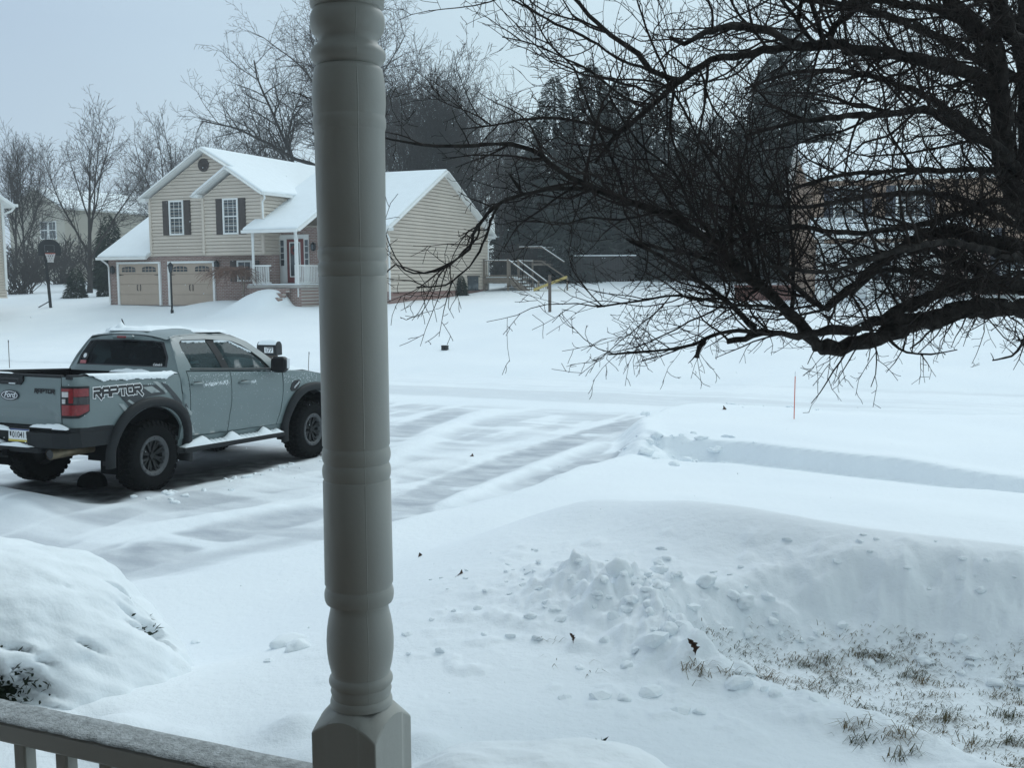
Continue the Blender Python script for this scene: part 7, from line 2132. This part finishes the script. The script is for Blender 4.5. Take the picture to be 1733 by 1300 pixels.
    l18 = limb([(1118, 357, 5.7), (1050, 372, 5.6), (1000, 368, 5.5), (950, 380, 5.4), (905, 372, 5.3)], 5, 2, 5)
    l19 = limb([(1390, 520, 6.0), (1330, 470, 5.8), (1280, 400, 5.6), (1240, 300, 5.5), (1190, 240, 5.4)], 9, 3, 6)
    l20 = limb([(1360, 540, 6.0), (1310, 520, 5.8), (1240, 516, 5.6), (1150, 500, 5.5), (1080, 510, 5.4), (1010, 520, 5.3)], 7, 2.5, 6)
    sp = limb([(1395, 520, 6.0), (1402, 518, 5.9), (1432, 491, 5.8)], 8, 7, 6)
    # limbs on the far and near sides that thicken the crown
    b1 = limb([(1800, 330, 7.2), (1700, 260, 7.6), (1600, 180, 7.9), (1480, 130, 8.1), (1360, 120, 8.2), (1260, 150, 8.2)], 20, 5, 7)
    b2 = limb([(1800, 420, 7.2), (1700, 370, 7.7), (1600, 330, 8.0), (1480, 330, 8.2), (1360, 350, 8.3), (1240, 340, 8.3)], 18, 5, 7)
    b3 = limb([(1750, 150, 7.0), (1640, 90, 7.3), (1540, 40, 7.5), (1440, 10, 7.6), (1300, -10, 7.7)], 20, 8, 7)
    b4 = limb([(1740, 60, 6.9), (1660, -10, 6.9), (1600, -60, 6.9)], 24, 16, 8)
    b5 = limb([(1820, 460, 6.6), (1700, 430, 6.0), (1600, 410, 5.6), (1500, 430, 5.3), (1400, 460, 5.1), (1300, 450, 5.0)], 18, 4, 7)
    # lower hanging limb at the right
    h1 = limb([(1700, 521, 6.4), (1650, 530, 6.2), (1612, 545, 6.1), (1575, 560, 6.0), (1560, 576, 5.9), (1540, 590, 5.9)], 8, 2.5, 6)
    h2 = limb([(1760, 550, 6.5), (1740, 566, 6.2), (1728, 584, 6.0), (1712, 602, 5.9), (1680, 610, 5.8)], 7, 2.5, 6)
    h3 = limb([(1500, 566, 6.1), (1512, 582, 6.0), (1535, 596, 5.9), (1575, 600, 5.8), (1620, 592, 5.7)], 6, 2, 5)
    out_ = (-.5, -.05, .12)
    dress(l1, 5, (.1, .35), (-.2, 0, -.25), .1, 1, -.03); dress(l1, 5, (.3, .8), (-.2, 0, .5), .1, .95, .02)
    dress(l1b, 9, (.2, .6), (-.4, 0, .4), 0, 1, .05); dress(l1c, 12, (.15, .42), (-.5, 0, .35), .0, 1, .06, None, .7); dress(l1d, 16, (.1, .25), (-.3, 0, .0))
    dress(l2, 11, (.35, 1.15), (-.25, 0, .55), 0, .62, .03); dress(l2, 8, (.2, .6), (-.5, 0, .1), .55, 1, .02); dress(l2, 6, (.3, .8), (-.5, 0, -.15), .15, .6, .02)
    for b in (l2b, l2d, l2e): dress(b, 9, (.15, .45), (-.5, 0, .15), .2, 1, .04)
    dress(l2c, 12, (.15, .35), (-.4, 0, .4))
    dress(l3, 12, (.3, 1.0), (-.4, 0, .25)); dress(l3, 5, (.3, .9), (-.2, 0, -.5), .1, .9, -.01)
    for b in (l3b, l3d, l3e, l14): dress(b, 8, (.2, .6), (-.5, 0, .25), .1, 1, .03)
    dress(l3c, 9, (.3, .9), (-.5, 0, .3)); dress(l4, 11, (.3, .9), (-.4, 0, .3))
    for b in (f1, f2, f3): dress(b, 12, (.3, .9), (0, 0, .3))
    for b in (l5, l6, l6b, l6c): dress(b, 14, (.25, .85), (-.3, 0, .25))
    for b in (l8, l9, l10, l11): dress(b, 12, (.3, .95), (-.4, 0, .1))
    for b in (l12, l13, l18, l20): dress(b, 11, (.25, .8), (-.5, 0, .15))
    for b in (l15, l16, l17, l19): dress(b, 13, (.3, .9), (-.3, 0, .4))
    for b in (b1, b2, b3, b5): dress(b, 7, (.4, 1.1), (-.3, 0, .1))
    for b in (t2, t3, t4, b4): dress(b, 14, (.3, 1.0), (-.1, -.1, .1))
    dress(tr, 9, (.4, 1.1), (-.3, 0, .1), .3, 1)
    for b in (h1, h2, h3): dress(b, 13, (.08, .24), (-.1, 0, .05), .1, 1, .0)
    # a little snow caught on the tops of the flatter limbs
    snow_bits = []
    for o, R_ in (l1, l1b, l6, l5, l2, l3, l8):
        i = 2
        while i < len(o) - 6:
            ax = (o[i + 3] - o[i]).normalized()
            if abs(ax.z) < .45 and R_[i] > .012 and rng.random() < .16:
                k = rng.randint(3, 5); pts = [o[i + q] + UP * R_[i + q] * .80 for q in range(k)]
                if i + k < len(o):
                    sn = MB(); sn.smooth = True; sn.tube(pts, [R_[i] * f for f in ([.15] + [rng.uniform(.3, .55) for _ in range(k - 2)] + [.15])], 6); snow_bits.append(sn)
                i += k
            i += 2
    trunk = limbs.build('trunk', M['bark_near'], root)
    for b in snow_bits: b.build('limb_snow', M['snow'], trunk)
    tw.build('crown', M['twig_near'], root)
    print('twig faces', len(tw.f))
near_tree()

# a few flakes still falling
def flakes():
    rng = random.Random(55); m = MB()
    for k in range(900):
        Y = rng.uniform(3.0, 22); X = rng.uniform(-.55, .55) * Y; Z = rng.uniform(.3, 4.5)
        r = rng.uniform(.0018, .0042)
        if Y < 4.5: r *= .6
        m.add([(X + r, Y, Z), (X - r, Y, Z), (X, Y + r, Z), (X, Y - r, Z), (X, Y, Z + r), (X, Y, Z - r)], [(0, 2, 4), (2, 1, 4), (1, 3, 4), (3, 0, 4), (2, 0, 5), (1, 2, 5), (3, 1, 5), (0, 3, 5)])
    o = m.build('snowflakes', M['snow']); o['kind'] = 'stuff'
flakes()

# ------------------------------------------------------------------ snowy air
HAZE = 0.0009
if HAZE > 0:
    m = MB(); m.box((0, 60, 17), (420, 420, 45)); hz = m.build('haze', [])
    hm = bpy.data.materials.new('haze'); hm.use_nodes = True
    n = hm.node_tree.nodes; n.clear()
    o_ = n.new("ShaderNodeOutputMaterial"); v_ = n.new("ShaderNodeVolumePrincipled")
    v_.inputs["Color"].default_value = (.86, .93, .97, 1); v_.inputs["Density"].default_value = HAZE; v_.inputs["Anisotropy"].default_value = .1
    hm.node_tree.links.new(v_.outputs[0], o_.inputs["Volume"])
    hz.data.materials.append(hm); hz['kind'] = 'stuff'
